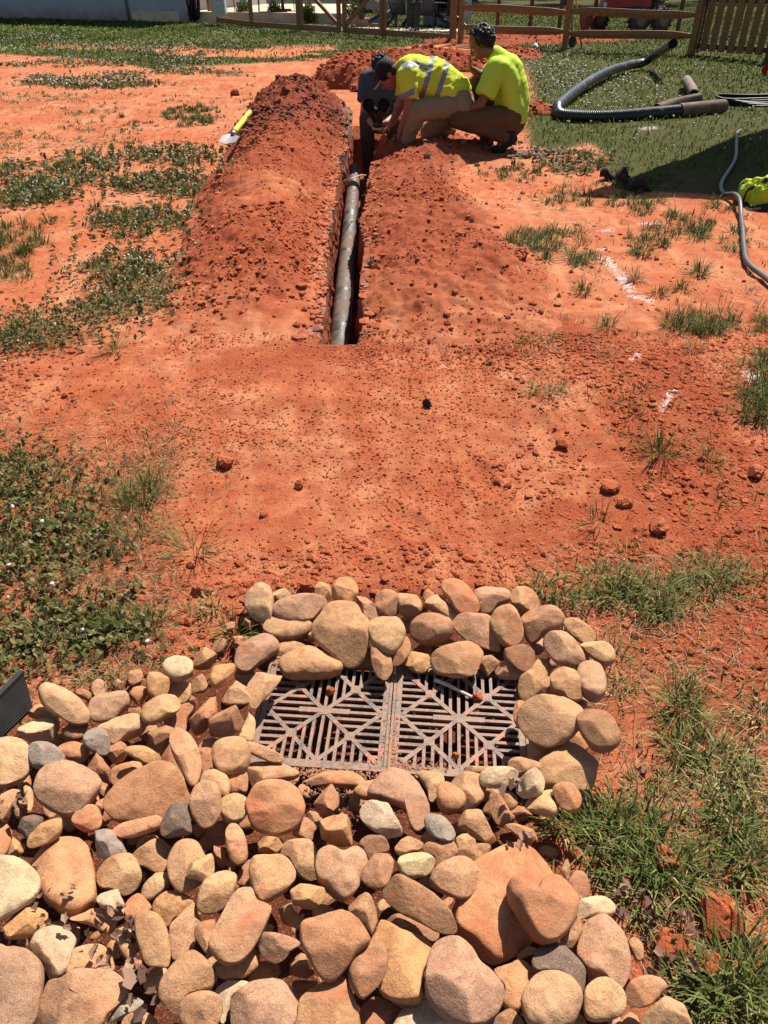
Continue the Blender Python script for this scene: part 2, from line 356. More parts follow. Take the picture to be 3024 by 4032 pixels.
# the trench itself: left lip down the wall, floor, right wall up to the lip
def build_trench():
    ns, nd = 620, 90; S = np.linspace(0.0, SE, ns); prof = np.linspace(0, 1, nd)
    X = []; A = []
    for s in S:
        s_ = np.full(nd, s); th = t_half(s_); deep = .40 * sstep(0, .10, s) + .04
        if s > TL + 1.9: deep *= max(0., 1 - (s - TL - 1.9) / .3)
        u = prof * 3; d = np.zeros(nd); z = np.zeros(nd)
        xl, yl = xy_of(s_, -th); xr, yr = xy_of(s_, th)
        gl = ground_h(xl, yl) + h_left(s_, np.full(nd, 1e-4)) ; gr = ground_h(xr, yr) + h_right(s_, np.full(nd, 1e-4))
        left = u < 1; mid = (u >= 1) & (u <= 2); right = u > 2
        d = np.where(left, -th + u * .012, np.where(mid, (-th + .012) + (u - 1) * (2 * th - .024), (th - .012) + (u - 2) * .012))
        zb = -deep
        z = np.where(left, gl + (zb - gl) * u, np.where(mid, zb, zb + (gr - zb) * (u - 2)))
        k = np.sin(np.clip(u, 0, 1) * math.pi) * left + np.sin(np.clip(u - 2, 0, 1) * math.pi) * right
        d = d + k * (.010 * vnoise(s_ * 4, z * 7, seed=31) + .010 * vnoise(s_ * 15, z * 14, seed=32) + .010 * vnoise(s_ * 34, z * 27, seed=33) + .006 * vnoise(s_ * 70, z * 60, seed=34)); z = z + mid * .012 * vnoise(s_ * 20, d * 30, seed=35)
        x, y = xy_of(s_, d); X.append(np.column_stack([x, y, z])); A.append(np.stack([np.where(mid, .2, np.clip(.62 - np.minimum(gl, .3) * 0 - (np.where(left, gl, gr) - z) * 1.6, 0.05, .6)), u], 1))
    V = np.vstack(X); A = np.vstack(A); I = np.arange(ns * nd).reshape(ns, nd)
    me = np_mesh('trench', V, np.stack([I[:-1, :-1], I[:-1, 1:], I[1:, 1:], I[1:, :-1]], -1).reshape(-1, 4), True)
    add_attr(me, 'fresh', np.full(len(V), .7)); add_attr(me, 'grey', A[:, 0]); add_attr(me, 'dark_soil_gap_shade', np.where((A[:, 1] > 1) & (A[:, 1] < 2), .4, .0))
    for n_ in ('turf', 'lime'): add_attr(me, n_, np.zeros(len(V)))
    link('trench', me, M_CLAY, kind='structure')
build_trench()
# heaps of red soil beyond the workers
def heap(name, label, px, py, rx, ry, hgt, seed, mat, n=90, rot=0, ctr=None):
    c = ctr or at(px, py); U = np.linspace(-1.15, 1.15, n); gx, gy = np.meshgrid(U, U); r = np.hypot(gx, gy)
    x = c.x + (gx * rx * math.cos(rot) - gy * ry * math.sin(rot)); y = c.y + (gx * rx * math.sin(rot) + gy * ry * math.cos(rot))
    e = np.clip(1 - r + .28 * vnoise(gx * 2.3 + seed, gy * 2.3, seed=seed), 0, 1)
    h = hgt * e ** .8 + (.06 * fbm(x * 5, y * 5, oct=3, seed=seed) + .04 * fbm(x * 15, y * 15, oct=3, seed=seed + 1)) * np.clip(e * 4, 0, 1)
    z = ground_h(x, y) + h - .05 * (e <= .01)
    I = np.arange(n * n).reshape(n, n)
    me = np_mesh(name, np.column_stack([x.ravel() - c.x, y.ravel() - c.y, z.ravel()]), np.stack([I[:-1, :-1], I[:-1, 1:], I[1:, 1:], I[1:, :-1]], -1).reshape(-1, 4), True)
    add_attr(me, 'fresh', np.full(n * n, .95)); add_attr(me, 'dark_soil_gap_shade', np.full(n * n, .08))
    for k in ('grey', 'turf', 'lime'): add_attr(me, k, np.zeros(n * n))
    o = link(name, me, mat, label=label, cat='dirt pile', group='heaps of dug red soil'); o.location = (c.x, c.y, 0); return o, c, rx, ry
HEAPS = [heap('soil_heap', 'broad heap of red soil behind the bending worker in the striped shirt', 1680, 262, 1.55, .8, .34, 41, M_CLAY, 110),
         heap('soil_heap', 'smaller mound of dark red crumbly soil left of the grey-shirted worker', 1425, 330, .95, .9, .40, 43, M_CLAY, 90),
         heap('soil_heap', 'low spread of bright red soil beyond the rail fence near the leaning shovel', 2080, 158, 2.6, 1.4, .13, 45, M_CLAY, 90),
         heap('soil_heap', 'low lumpy ridge of red soil right behind the squatting curly-haired worker', 1975, 222, .8, 1.0, .2, 47, M_CLAY, 70),
         heap('soil_heap', 'small pile of brownish clods at the right heel of the squatting worker', 2110, 445, .34, .4, .12, 49, M_CLAY, 50),
         heap('soil_heap', 'pointed lump of orange clay at the trench edge before the grey-shirted worker', 1580, 596, .24, .26, .20, 51, M_CLAY, 60)]
# ------------------------------------------------------------ loose clods
def ico():
    bm = bmesh.new(); bmesh.ops.create_icosphere(bm, subdivisions=1, radius=1); v = np.array([x.co[:] for x in bm.verts]); f = np.array([[q.index for q in p.verts] for p in bm.faces]); bm.free(); return v, f
IV, IF = ico()
def clods(name, x, y, r, mat, kind='stuff', zoff=.2, extra=None, **kw):
    n = len(x); z = H(x, y) if extra is None else extra
    k = len(IV); V = IV[None] * (1 + RNG.normal(0, .22, (n, k, 1)))
    V = V * np.stack([RNG.uniform(.8, 1.3, n), RNG.uniform(.8, 1.3, n), RNG.uniform(.5, .95, n)], 1)[:, None, :]
    a = RNG.uniform(0, 6.28, n); ca, sa = np.cos(a)[:, None], np.sin(a)[:, None]
    V = np.stack([V[..., 0] * ca - V[..., 1] * sa, V[..., 0] * sa + V[..., 1] * ca, V[..., 2]], -1) * r[:, None, None]
    V = V + np.stack([x, y, z + r * zoff], 1)[:, None, :]
    F = IF[None] + (np.arange(n) * k)[:, None, None]
    me = np_mesh(name, V.reshape(-1, 3), F.reshape(-1, 3), False)
    return link(name, me, mat, kind=kind, **kw)
def scatter_px(n, x0, x1, y0, y1, fn=None, dens=None):
    """random ground points inside a patch of ground given by its corners in the photograph"""
    A = at(x0, y1); B = at(x1, y1); Cc = at(x0, y0); D = at(x1, y0)
    yy = np.sqrt(RNG.uniform(A.y ** 2, Cc.y ** 2, n)); t = (yy - A.y) / (Cc.y - A.y)
    xl = A.x + (Cc.x - A.x) * t; xr = B.x + (D.x - B.x) * t; xx = xl + (xr - xl) * RNG.random(n)
    if fn is not None: m = fn(xx, yy) > RNG.random(n); xx, yy = xx[m], yy[m]
    return xx, yy
def powr(n, lo, hi, p=2.6): u = RNG.random(n); return lo * (1 - u * (1 - (lo / hi) ** (p - 1))) ** (-1 / (p - 1))
def notpile(x, y): return (~inside(PILE, x, y)) | (segdist(PILE, x, y, True) < .10)
def build_clods():
    def dens(x, y):
        k = sstep(-.25, .5, fbm(x * 1.6, y * 1.6, oct=3, seed=61)) * .75 + .18
        k = np.where((y > 1.3) & (y < 1.85), 1.0, k); k = k * (1 - .55 * np.exp(-((x - .05) / .9) ** 2 - ((y - 2.6) / .6) ** 2)); k = np.where((x > .9) & (y < 3.4), np.maximum(k, .75), k)
        return k * notpile(x, y) * (1 - .75 * (lime_f(x, y) > .5))
    x, y = scatter_px(110000, -900, 4000, 1320, 4000, dens); s, d = sd(x, y); m = ~((np.abs(d) < t_half(s)) & (s > 0)); x, y = x[m], y[m]
    clods('loose_clay_crumbs', x, y, np.minimum(powr(len(x), .002, .016, 2.9), .006 + .010 * ((y < 1.9) | (x > .8) | (fbm(x * 1.3, y * 1.3, seed=63) > .1))), M_CLOD)
    # crumbs lying in the pile's gaps and on bare ground further off
    x, y = scatter_px(14000, -100, 3100, 480, 1320, lambda x, y: .5 * (lawn_f(x, y) < .3) * (sstep(-.1, .5, fbm(x * 1.2, y * 1.2, seed=66)) + .15))
    s, d = sd(x, y); m = ~((np.abs(d) < t_half(s) + .01)); x, y = x[m], y[m]
    clods('scattered_clay_crumbs', x, y, powr(len(x), .004, .022, 3.0), M_CLOD)
    # mounds
    S = RNG.uniform(-.2, 7.5, 21000); dl = RNG.beta(1.1, 1.3, 21000) * 1.7; th = t_half(S); x, y = xy_of(S, -th - dl)
    m = (RNG.random(len(S)) < h_left(S, dl) / .06) & (RNG.random(len(S)) < np.where((np.abs(S - 2.3) < .45) & (dl > .25) & (dl < .8), .15, .9)) & (RNG.random(len(S)) < .2 + .8 * sstep(-.1, .4, fbm(x * 2, y * 2, seed=67))); S, dl, x, y = S[m], dl[m], x[m], y[m]
    z = z_left(S, -t_half(S) - dl, x, y); far = S > 4.4; r = powr(len(x), .005, .026, 2.9) * np.where(far, 1.6, 1)
    clods('mound_clods', x[~far], y[~far], r[~far], M_CLOD, extra=z[~far], zoff=.05); clods('dark_mound_clods', x[far], y[far], r[far], M_CLODD, extra=z[far], zoff=.05)
    S = RNG.uniform(-.4, 6.0, 15000); dl = RNG.beta(1, 1.4, 15000) * 1.3; x, y = xy_of(S, t_half(S) + dl); m = (RNG.random(len(S)) < h_right(S, dl) / .06) & (RNG.random(len(S)) < .12 + .7 * sstep(-.05, .4, fbm(x * 2, y * 2, seed=68))); S, dl, x, y = S[m], dl[m], x[m], y[m]
    clods('bank_clods', x, y, powr(len(x), .004, .022, 3.0), M_CLOD, extra=z_right(S, t_half(S) + dl, x, y))
    # heaps
    X = []; Y = []; Z = []
    for (o, c, rx, ry) in HEAPS:
        co = np.empty(len(o.data.vertices) * 3, np.float32); o.data.vertices.foreach_get('co', co); co = co.reshape(-1, 3)
        k = RNG.integers(0, len(co), int(900 * min(1, rx * ry))) ; k = k[co[k, 2] > .05]; X.append(co[k, 0] + c.x); Y.append(co[k, 1] + c.y); Z.append(co[k, 2])
    X, Y, Z = map(np.concatenate, (X, Y, Z)); clods('heap_clods', X, Y, powr(len(X), .015, .055, 2.6), M_CLOD, extra=Z)
    # trench mud bits
    x, y = scatter_px(3400, 1560, 2320, 480, 660, lambda a, b: .6 * np.exp(-((a - 1.25) / .75) ** 2 - ((b - 8.0) / .55) ** 2) * (fbm(a * 3, b * 3, seed=99) > -.1)); clods('work_area_clods', x, y, powr(len(x), .01, .05, 2.6), simple('grey_brown_clods', (150, 112, 94), .95, 30, .3, .4))
    # broken chunks along both lips of the trench, part of them grey subsoil
    for sg, n, lab_ in ((-1, 700, 'left_lip_chunks'), (1, 420, 'right_lip_chunks')):
        S = RNG.uniform(.1, TL + 1.4, n); dl = np.abs(RNG.normal(.0, .05, n)) + .004; x, y = xy_of(S, sg * (t_half(S) + dl)); zz = ground_h(x, y) + (h_left(S, np.maximum(dl, 1e-4)) if sg < 0 else h_right(S, np.maximum(dl, 1e-4))) + np.where(dl < 0, dl * 2.5, 0)
        clods(lab_, x, y, powr(n, .007, .042 if sg < 0 else .03, 2.3), M_LIP, extra=zz, zoff=-.1)
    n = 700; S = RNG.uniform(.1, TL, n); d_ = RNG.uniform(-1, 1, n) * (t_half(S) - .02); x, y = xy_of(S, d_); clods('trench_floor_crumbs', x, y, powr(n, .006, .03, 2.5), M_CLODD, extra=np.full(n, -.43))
def lip_mat():
    t = NT('broken_subsoil'); p = t.geo(); n = t.noise(7, 4, .7, p); f = t.noise(60, 4, .7, p)
    t.color(t.mix(t.ramp(n, [(.54, 0.0), (.66, 1.0)]), t.mix(f, s2l((176, 90, 60)), s2l((212, 128, 90))), t.mix(f, s2l((116, 96, 86)), s2l((168, 148, 134))))).rough(.95).spec(.1); t.bump(f, .6, .006); return t.m
M_LIP = lip_mat()
build_clods()
# single big clods one can point at
def clod_thing(px, py, r, label, mat=None, z=None, flat=.75, seed=0):
    p = at(px, py, 0); hz = Hz(p.x, p.y) if z is None else z; p = at(px, py, hz)
    bm = bmesh.new(); bmesh.ops.create_icosphere(bm, subdivisions=4, radius=1)
    v = np.array([q.co[:] for q in bm.verts]); q = v * 1.6 + seed * 3.3
    k = 1 + .35 * fbm(q[:, 0], q[:, 1], q[:, 2], 3, seed) + .20 * fbm(q[:, 0] * 3, q[:, 1] * 3, q[:, 2] * 3, 4, seed + 5)
    v = v * k[:, None]; v[:, 2] *= flat
    rr = np.random.default_rng(seed)
    for j in range(5):
        n = rr.normal(size=3); n /= np.linalg.norm(n); dd = v @ n; lim = np.quantile(dd, .86); v -= np.outer(np.maximum(dd - lim, 0), n)
    for bv, c in zip(bm.verts, v): bv.co = c * r
    me = bpy.data.meshes.new('clod'); bm.to_mesh(me); bm.free()
    o = link('dirt_clod', me, mat or M_CLOD, label=label, cat='dirt clod', group='big single clods of red clay'); o.location = (p.x, p.y, hz + r * .35); o.rotation_euler = (0, 0, seed); return o
CL = [(880, 1830, .036, 'dark-sided squarish red clod alone on smooth clay, left of centre', 0), (1683, 1595, .02, 'small dark round spiky seed ball on the bare clay', 1),
      (2050, 1012, .055, 'big red-brown clod on the right bank beside the first grass tufts', 0), (2398, 1925, .035, 'dark red pyramid-like clod right of centre near the thin grass sprigs', 0),
      (2590, 2085, .035, 'pale pinkish orange clod at the right between thin grass tufts', 0), (2460, 1985, .026, 'medium orange clod just below the dark pyramid-like clod', 0),
      (2970, 1870, .034, 'dark clod with shadowed underside near the right frame edge', 0), (1180, 1915, .02, 'small dark red clod in the middle left of the smooth clay', 0),
      (1215, 2320, .03, 'red clay clod touching the pile top between ring stones', 2), (790, 2330, .03, 'orange clay lump left of the ring beside the dry grass', 0),
      (2215, 1755, .026, 'red-brown clod on the right side of the smooth clay beside crumbs', 0), (1980, 1838, .018, 'small pale squarish clod in the centre right', 0),
      (2790, 3800, .024, 'tan chunk beside the grass at the lower right', 2), (2620, 3400, .03, 'orange clay lump inside the long green grass at lower right', 0),
      (2830, 3640, .046, 'large cracked bright red clay lump at the lower right edge', 0), (2640, 3740, .03, 'triangular orange clay shard among dead leaves at lower right', 0),
      (925, 375, .07, 'upright squarish clod at the far left end of the long mound', 3), (640, 705, .03, 'small orange clod on the long mound beside the clover', 0),
      (1040, 2030, .014, 'pale oval pebble of clay left of centre on smooth clay', 0), (430, 2455, .02, 'reddish clod hidden in the clover at the left', 0)]
M_SEED = simple('dark_seed_husk', (62, 46, 42), .8, 80, .4, .8)
for i, (px, py, r, lab, mm) in enumerate(CL):
    if mm == 1: o = clod_thing(px, py, r, lab, M_SEED, flat=1, seed=i + 1); o.name = 'seed_ball'; o['category'] = 'seed pod'; del o['group']
    else: clod_thing(px, py, r, lab, {0: M_CLOD, 2: M_CLOD, 3: M_CLODD}[mm], seed=i + 1)
REG = {1: (0, 2200, 1.508), 2: (900, 2200, 1.659), 3: (1700, 2200, 1.659), 4: (0, 3100, 1.746), 5: (850, 3100, 1.746), 6: (1700, 3100, 1.746)}
STONES = """
2 1 c r 105,290 130,215 200,165 265,185 290,250 285,350 250,410 190,400 135,360 |upright cream egg-shaped stone at the upper left corner of the ring
2 1 p r 293,330 330,275 430,240 560,235 630,255 635,290 590,340 540,400 460,437 370,420 305,375
2 0 t r 232,460 250,410 300,385 400,420 500,410 540,435 530,480 480,520 380,537 290,520
2 0 t r 245,650 300,590 350,550 450,540 512,545 500,590 420,620 340,670 280,675
2 1 p r 40,660 60,600 110,550 190,505 270,500 320,540 325,590 270,640 190,700 120,740 60,720
2 2 t s 545,460 600,370 650,300 740,290 830,310 870,390 912,440 905,580 870,660 800,690 740,670 640,590 560,520 |big flat seven-sided tan slab above the left grate#seven-sided slab
2 1 t r 333,680 370,630 450,590 530,570 600,590 680,640 735,700 720,750 640,775 480,778 380,770 345,730 |humpbacked tan stone lying along the left grate's upper edge
2 3 o r 675,210 690,155 750,127 810,140 843,190 835,250 800,290 750,302 700,270 |round orange ball-like stone at the very top of the ring#round top stone
2 0 k f 560,190 590,150 650,155 690,190 690,250 640,270 570,240 |clay-caked red rock beside the round top stone of the ring
2 2 p f 815,270 850,225 900,222 945,245 955,310 980,370 930,400 880,360 840,310
2 2 b r 955,290 970,235 1030,212 1090,225 1118,270 1110,345 1050,378 990,365 958,330
2 2 t r 1102,230 1150,220 1220,240 1260,290 1255,340 1210,382 1150,370 1115,340
2 3 c r 910,450 940,400 1000,390 1050,395 1110,400 1148,450 1145,510 1100,590 1050,622 980,600 930,530 |plump cream lobed stone with a dimple, right of the seven-sided slab#dimpled cream stone
2 2 b r 1065,680 1080,610 1120,540 1160,510 1188,560 1180,620 1140,680 1100,697
2 2 t r 930,600 960,580 1050,620 1065,680 1068,740 1030,785 980,775 940,700 |upright tan thumb-shaped stone hanging over the gap between both grates#thumb-shaped stone
2 1 y f 1140,670 1180,610 1230,590 1290,600 1335,590 1330,680 1290,740 1240,748 1180,710 |rough broken yellow rock over the right grate's upper left corner#broken yellow rock
2 2 b r 1187,450 1220,390 1290,360 1370,362 1440,395 1465,450 1430,520 1350,553 1260,550 1200,510 |brown pitted oval stone above the broken yellow rock#pitted brown oval
2 2 t r 1278,300 1330,250 1370,227 1400,250 1450,310 1500,370 1480,400 1400,370 1320,330
2 3 o r 1393,190 1410,140 1480,128 1550,160 1600,230 1635,300 1615,355 1550,372 1490,340 1440,270 |bright orange oval stone slanting at the top right of the ring#slanting orange oval
2 2 t s 1323,650 1360,610 1440,575 1520,560 1600,560 1658,600 1640,690 1580,755 1480,760 1390,740 1335,700 |broad tan half-shaded stone on the right grate's upper edge#half-shaded stone
2 0 b r 820,690 900,600 930,580 935,690 860,715
3 2 p r 268,240 300,200 390,175 470,180 505,215 500,280 430,310 390,355 330,365 300,330
3 2 t s 142,430 180,370 270,365 380,385 400,470 440,560 435,598 350,585 270,560 200,510
3 3 t r 383,420 410,340 480,305 540,325 580,400 600,490 570,560 510,582 450,550 405,490 |tan oval stone with a long crack, upper right part of ring#cracked oval
3 2 t r 510,240 540,195 600,185 660,210 700,270 695,310 640,350 580,345 530,300
3 3 t r 585,400 620,345 700,312 790,310 850,350 862,400 820,460 740,490 690,540 640,552 600,480 |large smooth tan rounded-triangle stone right of the cracked oval#rounded-triangle stone
3 2 t r 858,420 890,392 950,400 1020,450 1070,520 1040,555 980,557 900,490
3 2 c r 975,570 1010,540 1100,538 1160,560 1195,610 1190,670 1130,702 1060,660
3 3 p r 733,560 750,500 800,473 880,490 950,560 995,640 990,695 920,710 850,700 780,650
3 2 b s 475,600 510,580 590,565 670,600 675,660 640,730 580,735 510,690 480,650
3 1 t r 408,705 440,680 510,670 560,700 640,710 620,760 560,785 480,780 425,750
3 1 b f 302,720 340,640 400,600 450,640 440,680 390,730 345,767
3 1 t r 565,850 580,780 640,730 690,660 750,665 780,720 740,800 690,890 640,925 590,915
3 1 b r 700,800 760,770 790,800 790,895 720,900 700,860
3 3 t r 777,760 800,710 860,697 930,720 960,760 975,850 970,920 900,925 850,890 790,860
3 3 p r 945,760 970,690 1030,668 1090,690 1120,740 1140,810 1125,890 1080,932 1010,910 960,850 |greyish pink oval stone on the ring's right outer side#greyish pink oval
3 4 t s 565,1040 600,950 700,900 800,890 900,900 990,970 985,1040 950,1130 880,1190 780,1235 690,1210 610,1150 |largest flat oval slab with greenish grey centre, right of the grates#greenish oval slab
3 2 o r 533,1000 550,940 600,925 620,960 600,1050 570,1110 540,1060
3 5 b r 948,1060 970,1000 1040,968 1120,990 1190,1050 1228,1140 1220,1210 1150,1258 1060,1240 990,1160 |smooth potato-shaped brown stone at the far right of the ring#potato-shaped stone
3 2 t s 700,1340 780,1270 860,1200 940,1178 1010,1240 1082,1310 1070,1400 1040,1500 960,1520 850,1500 740,1510 690,1450 |large tan slab sloping below the greenish oval slab#sloping tan slab
3 1 t r 625,1270 650,1195 720,1230 820,1240 800,1290 720,1335 640,1310
3 2 t r 500,1330 540,1297 620,1310 700,1340 720,1375 650,1400 560,1400 510,1370
3 3 w r 313,1430 340,1380 430,1358 520,1362 568,1400 550,1450 480,1490 400,1503 330,1480 |pale whitish long oval stone under the right grate's lower right corner#whitish long oval
3 4 w f 530,1480 560,1410 620,1370 700,1380 748,1430 740,1490 690,1545 600,1563 545,1540
3 2 t r 190,1390 240,1360 350,1358 430,1362 400,1400 300,1410 220,1410
3 2 t r 120,1490 160,1420 240,1400 330,1420 350,1500 320,1590 240,1645 180,1640
3 3 o r 35,1560 45,1480 100,1455 160,1480 215,1540 210,1610 160,1659 80,1659 45,1620
3 3 c r 603,1590 660,1540 730,1510 790,1510 780,1560 825,1620 820,1655 780,1680 680,1660 620,1630
3 4 o r 793,1500 830,1465 900,1470 960,1530 975,1600 940,1650 870,1640 820,1590 |smooth apricot oval stone at the edge of the long green grass#apricot oval
1 3 c r 230,790 260,745 340,755 440,810 510,880 533,940 500,980 430,985 340,930 260,870 |long cream loaf-shaped stone beside the black ribbed plastic#loaf-shaped stone
1 2 p r 525,890 550,840 620,805 710,790 760,810 766,860 720,910 650,965 570,970 535,940
1 2 o f 752,760 770,725 830,720 870,750 882,820 850,885 800,885 765,830
1 1 b r 745,890 800,880 845,890 840,930 790,935
1 3 y r 870,720 890,675 940,660 990,690 1006,750 980,810 920,828 880,790 |golden egg-like upright stone in the pile's upper left edge#golden egg stone
1 3 w r 965,640 1000,590 1070,578 1130,600 1145,650 1120,700 1060,726 1000,710 |whitish round stone nearest the grass, above the golden egg stone
1 3 t f 1140,570 1180,490 1220,520 1280,560 1296,610 1260,650 1190,680 1145,640
1 1 t s 1000,790 1010,745 1080,725 1130,715 1135,790 1110,850 1060,860 1010,820
1 3 b f 1135,700 1160,672 1210,690 1240,770 1225,810 1170,832 1140,780
1 4 y r 1247,700 1270,645 1340,625 1395,625 1390,660 1330,730 1280,765 1250,740
1 3 c r 843,920 870,860 960,810 1040,805 1070,850 1050,900 980,950 900,985 855,970
1 3 t f 1305,790 1340,720 1390,682 1450,720 1475,780 1488,840 1450,862 1370,865 1310,840
2 3 t f 120,810 190,710 260,700 340,720 345,770 290,850 220,930 180,975 140,960 |tall tan wedge overhanging the left grate's upper left corner#tall tan wedge
1 3 o f 1110,930 1150,880 1240,800 1315,755 1325,810 1300,900 1240,980 1200,1060 1160,1080 1115,1010 |pinkish orange spearhead-shaped stone pointing up and right#spearhead stone
1 1 o s 975,960 1050,880 1145,855 1150,900 1110,960 1100,1020 1030,1015
1 4 b f 1240,1000 1260,900 1340,870 1440,868 1490,890 1480,960 1420,1050 1340,1078 1260,1040 |brown chunk with a broken rough face left of the left grate#rough-faced brown chunk
1 2 c r 1415,1060 1460,960 1495,885 1515,960 1510,1050 1490,1090 1430,1080
1 2 c r 580,1000 640,970 740,932 820,935 858,975 840,1020 760,1060 680,1097 640,1080 600,1040
1 3 g r 495,1070 515,1020 570,1000 630,1030 652,1090 640,1150 600,1165 540,1140 505,1110 |small grey pebble with smooth oval face, below the loaf-shaped stone#small grey pebble
1 1 b r 375,1060 380,990 440,985 515,975 510,1010 490,1060 440,1085
1 2 w f 100,1060 130,980 180,930 250,920 310,960 345,1040 350,1090 310,1110 230,1105 150,1100 |knobbly whitish rock beneath the loaf-shaped stone
1 1 t r 165,910 250,870 320,920 365,1000 340,1040 300,960 200,935
1 3 g r 165,1130 210,1090 290,1095 350,1130 385,1180 350,1220 280,1245 210,1240 180,1200 |blue-grey oval stone near the left frame edge#blue-grey oval
1 2 o r 345,1110 400,1090 470,1092 525,1130 520,1170 480,1205 390,1190 360,1150
1 3 c s 0,1070 60,1062 130,1080 180,1130 195,1200 160,1280 90,1330 0,1350 -60,1300 -60,1100 |big pale slab cut by the left frame edge, beside blue-grey oval#pale edge slab
1 2 o f 635,1120 700,1090 760,1075 800,1100 750,1160 730,1210 680,1240 640,1190
1 3 y r 740,1140 780,1110 850,1105 920,1150 955,1190 930,1218 860,1215 790,1180 |slim golden almond-shaped stone in the upper left of the pile#golden almond
1 3 b f 860,1070 900,1000 980,980 1033,990 1020,1040 960,1080 900,1115 865,1110
1 3 b f 497,1190 530,1150 565,1135 620,1200 660,1260 680,1320 660,1360 600,1330 560,1260 500,1230
1 1 o s 665,1250 740,1215 850,1200 850,1250 790,1290 700,1350 660,1320
1 4 t r 1010,1070 1030,1015 1085,1005 1140,1050 1175,1130 1195,1220 1180,1310 1150,1355 1110,1330 1060,1220 1020,1140 |long tan speckled stone standing like a loaf on end, mid left#upright speckled stone
1 1 b r 945,1160 1000,1080 1020,1150 1060,1240 1110,1320 1060,1280 990,1240
1 2 o s 1180,1110 1210,1065 1280,1065 1290,1110 1260,1180 1260,1260 1215,1280 1190,1200
1 4 c r 1258,1160 1280,1090 1350,1065 1430,1068 1475,1110 1478,1190 1440,1260 1360,1280 1290,1250 |rounded cream bun-like stone left of the left grate's lower corner#cream bun stone
2 3 t r 100,1225 130,1197 200,1215 300,1260 355,1300 340,1330 270,1325 180,1290 120,1260 |slender cigar-shaped stone touching the left grate's lower left corner
2 2 t s 120,1370 150,1325 240,1320 340,1340 450,1395 430,1430 340,1450 230,1460 160,1490 130,1440
1 4 p s 205,1390 240,1270 320,1215 430,1203 540,1240 595,1310 570,1400 480,1500 400,1520 280,1470 |large smooth pinkish grey rounded slab on the pile's left side#pinkish grey slab
1 3 o s 620,1450 700,1340 800,1270 920,1225 1010,1230 1080,1290 1120,1380 1130,1430 1100,1500 1060,1550 900,1570 720,1560 640,1510 |huge rosy tan loaf-like boulder left of centre in the pile#huge rosy boulder
1 4 t r 1190,1340 1210,1270 1270,1250 1340,1290 1365,1350 1350,1410 1310,1420 1220,1400
1 5 t r 1125,1450 1160,1350 1230,1320 1290,1350 1315,1430 1310,1510 1270,1580 1210,1600 1150,1540
1 3 o r 1335,1300 1380,1265 1440,1258 1470,1290 1465,1380 1420,1398 1360,1395
1 4 c r 1310,1450 1350,1405 1420,1398 1468,1430 1470,1490 1430,1550 1360,1565 1315,1520
5 4 o s 210,130 230,50 290,-20 400,-45 500,-30 580,40 605,130 590,220 520,290 420,325 330,310 250,260 |large round reddish disc-like stone below the left grate#reddish disc
2 2 o s 470,1430 530,1400 700,1385 850,1385 893,1430 885,1475 800,1490 640,1480 540,1470 |flat clay-smeared stone against the left grate's lower edge
5 3 o f 660,80 700,0 790,-20 835,40 840,120 800,170 720,250 670,180
5 3 p s 1050,60 1090,-30 1180,-110 1290,-130 1370,-70 1430,30 1465,130 1460,220 1390,290 1330,250 1300,150 1150,90 |large pinkish tan stone with orange streak below the joint of grates#orange-streaked stone
2 2 t r 822,1520 870,1470 960,1440 1020,1420 1000,1470 930,1560 870,1565
2 2 c r 1235,1395 1320,1390 1390,1400 1410,1450 1380,1550 1320,1590 1290,1500
5 4 w f 1000,160 1050,105 1130,95 1210,95 1270,150 1320,230 1315,300 1270,360 1200,365 1120,310 1020,240 |angular creamy white stone with a sharp edge, mid pile#angular white stone
5 4 k f 660,330 690,250 760,190 850,178 940,190 1000,250 1005,310 960,370 870,408 760,400 690,370 |bright orange stone caked in cracked clay, right of reddish disc#clay-caked orange stone
5 2 o s 530,310 560,240 590,200 650,230 690,270 670,310 660,360 570,340
5 3 y f 228,400 250,355 350,330 500,322 515,355 470,400 420,440 330,470 265,460 |long golden yellow knobbly stone under the reddish disc#golden knobbly stone
5 2 c s 410,460 440,400 520,362 640,360 690,430 700,520 720,600 690,640 600,620 540,560 500,480
5 4 p r 687,520 710,440 790,405 870,440 950,408 1010,440 1040,520 1000,620 960,720 890,780 830,770 760,700 700,620 |pinkish grey heart-shaped stone in the middle of the pile#heart-shaped stone
5 3 b r 985,400 1020,345 1090,328 1160,350 1190,430 1130,460 1060,510 1040,490 1010,430
5 4 b r 1000,610 1030,540 1090,460 1180,440 1218,500 1210,580 1180,670 1130,712 1060,690 1010,650
5 3 t f 1200,440 1260,370 1330,300 1400,300 1435,340 1420,410 1350,440 1260,475
5 4 g r 1437,240 1450,190 1510,183 1570,210 1620,270 1645,330 1600,372 1520,350 1460,300 |small grey bean-shaped stone right of the angular white stone#grey bean stone
5 3 b r 1430,440 1450,380 1520,370 1620,365 1659,430 1640,480 1550,550 1510,560 1500,480
5 4 w r 1250,540 1270,480 1340,450 1440,450 1500,490 1510,550 1460,600 1360,625 1290,610 |pale smooth oval egg right of the heart-shaped stone#pale smooth egg
5 4 t r 1475,640 1500,570 1570,510 1659,475 1740,480 1800,540 1812,620 1790,700 1730,760 1659,768 1570,730 1500,690 |smooth tan rounded stone overlapping the biggest orange boulder's left edge#smooth tan round
5 5 b s 1145,720 1200,650 1270,605 1400,670 1530,760 1620,870 1655,990 1590,1010 1530,1000 1400,930 1280,870 1180,790 |long brown wedge-shaped slab left of the biggest orange boulder#long brown wedge
5 4 t r 240,560 270,480 370,470 460,470 520,530 550,620 500,700 430,750 360,790 300,795 255,700 245,630 |rounded square tan stone left of the heart-shaped stone#rounded square stone
5 5 y f 515,720 540,640 590,605 660,600 720,650 750,720 740,780 680,830 620,888 570,880 530,800 |rough golden brown broken rock lower left of heart-shaped stone#rough golden rock
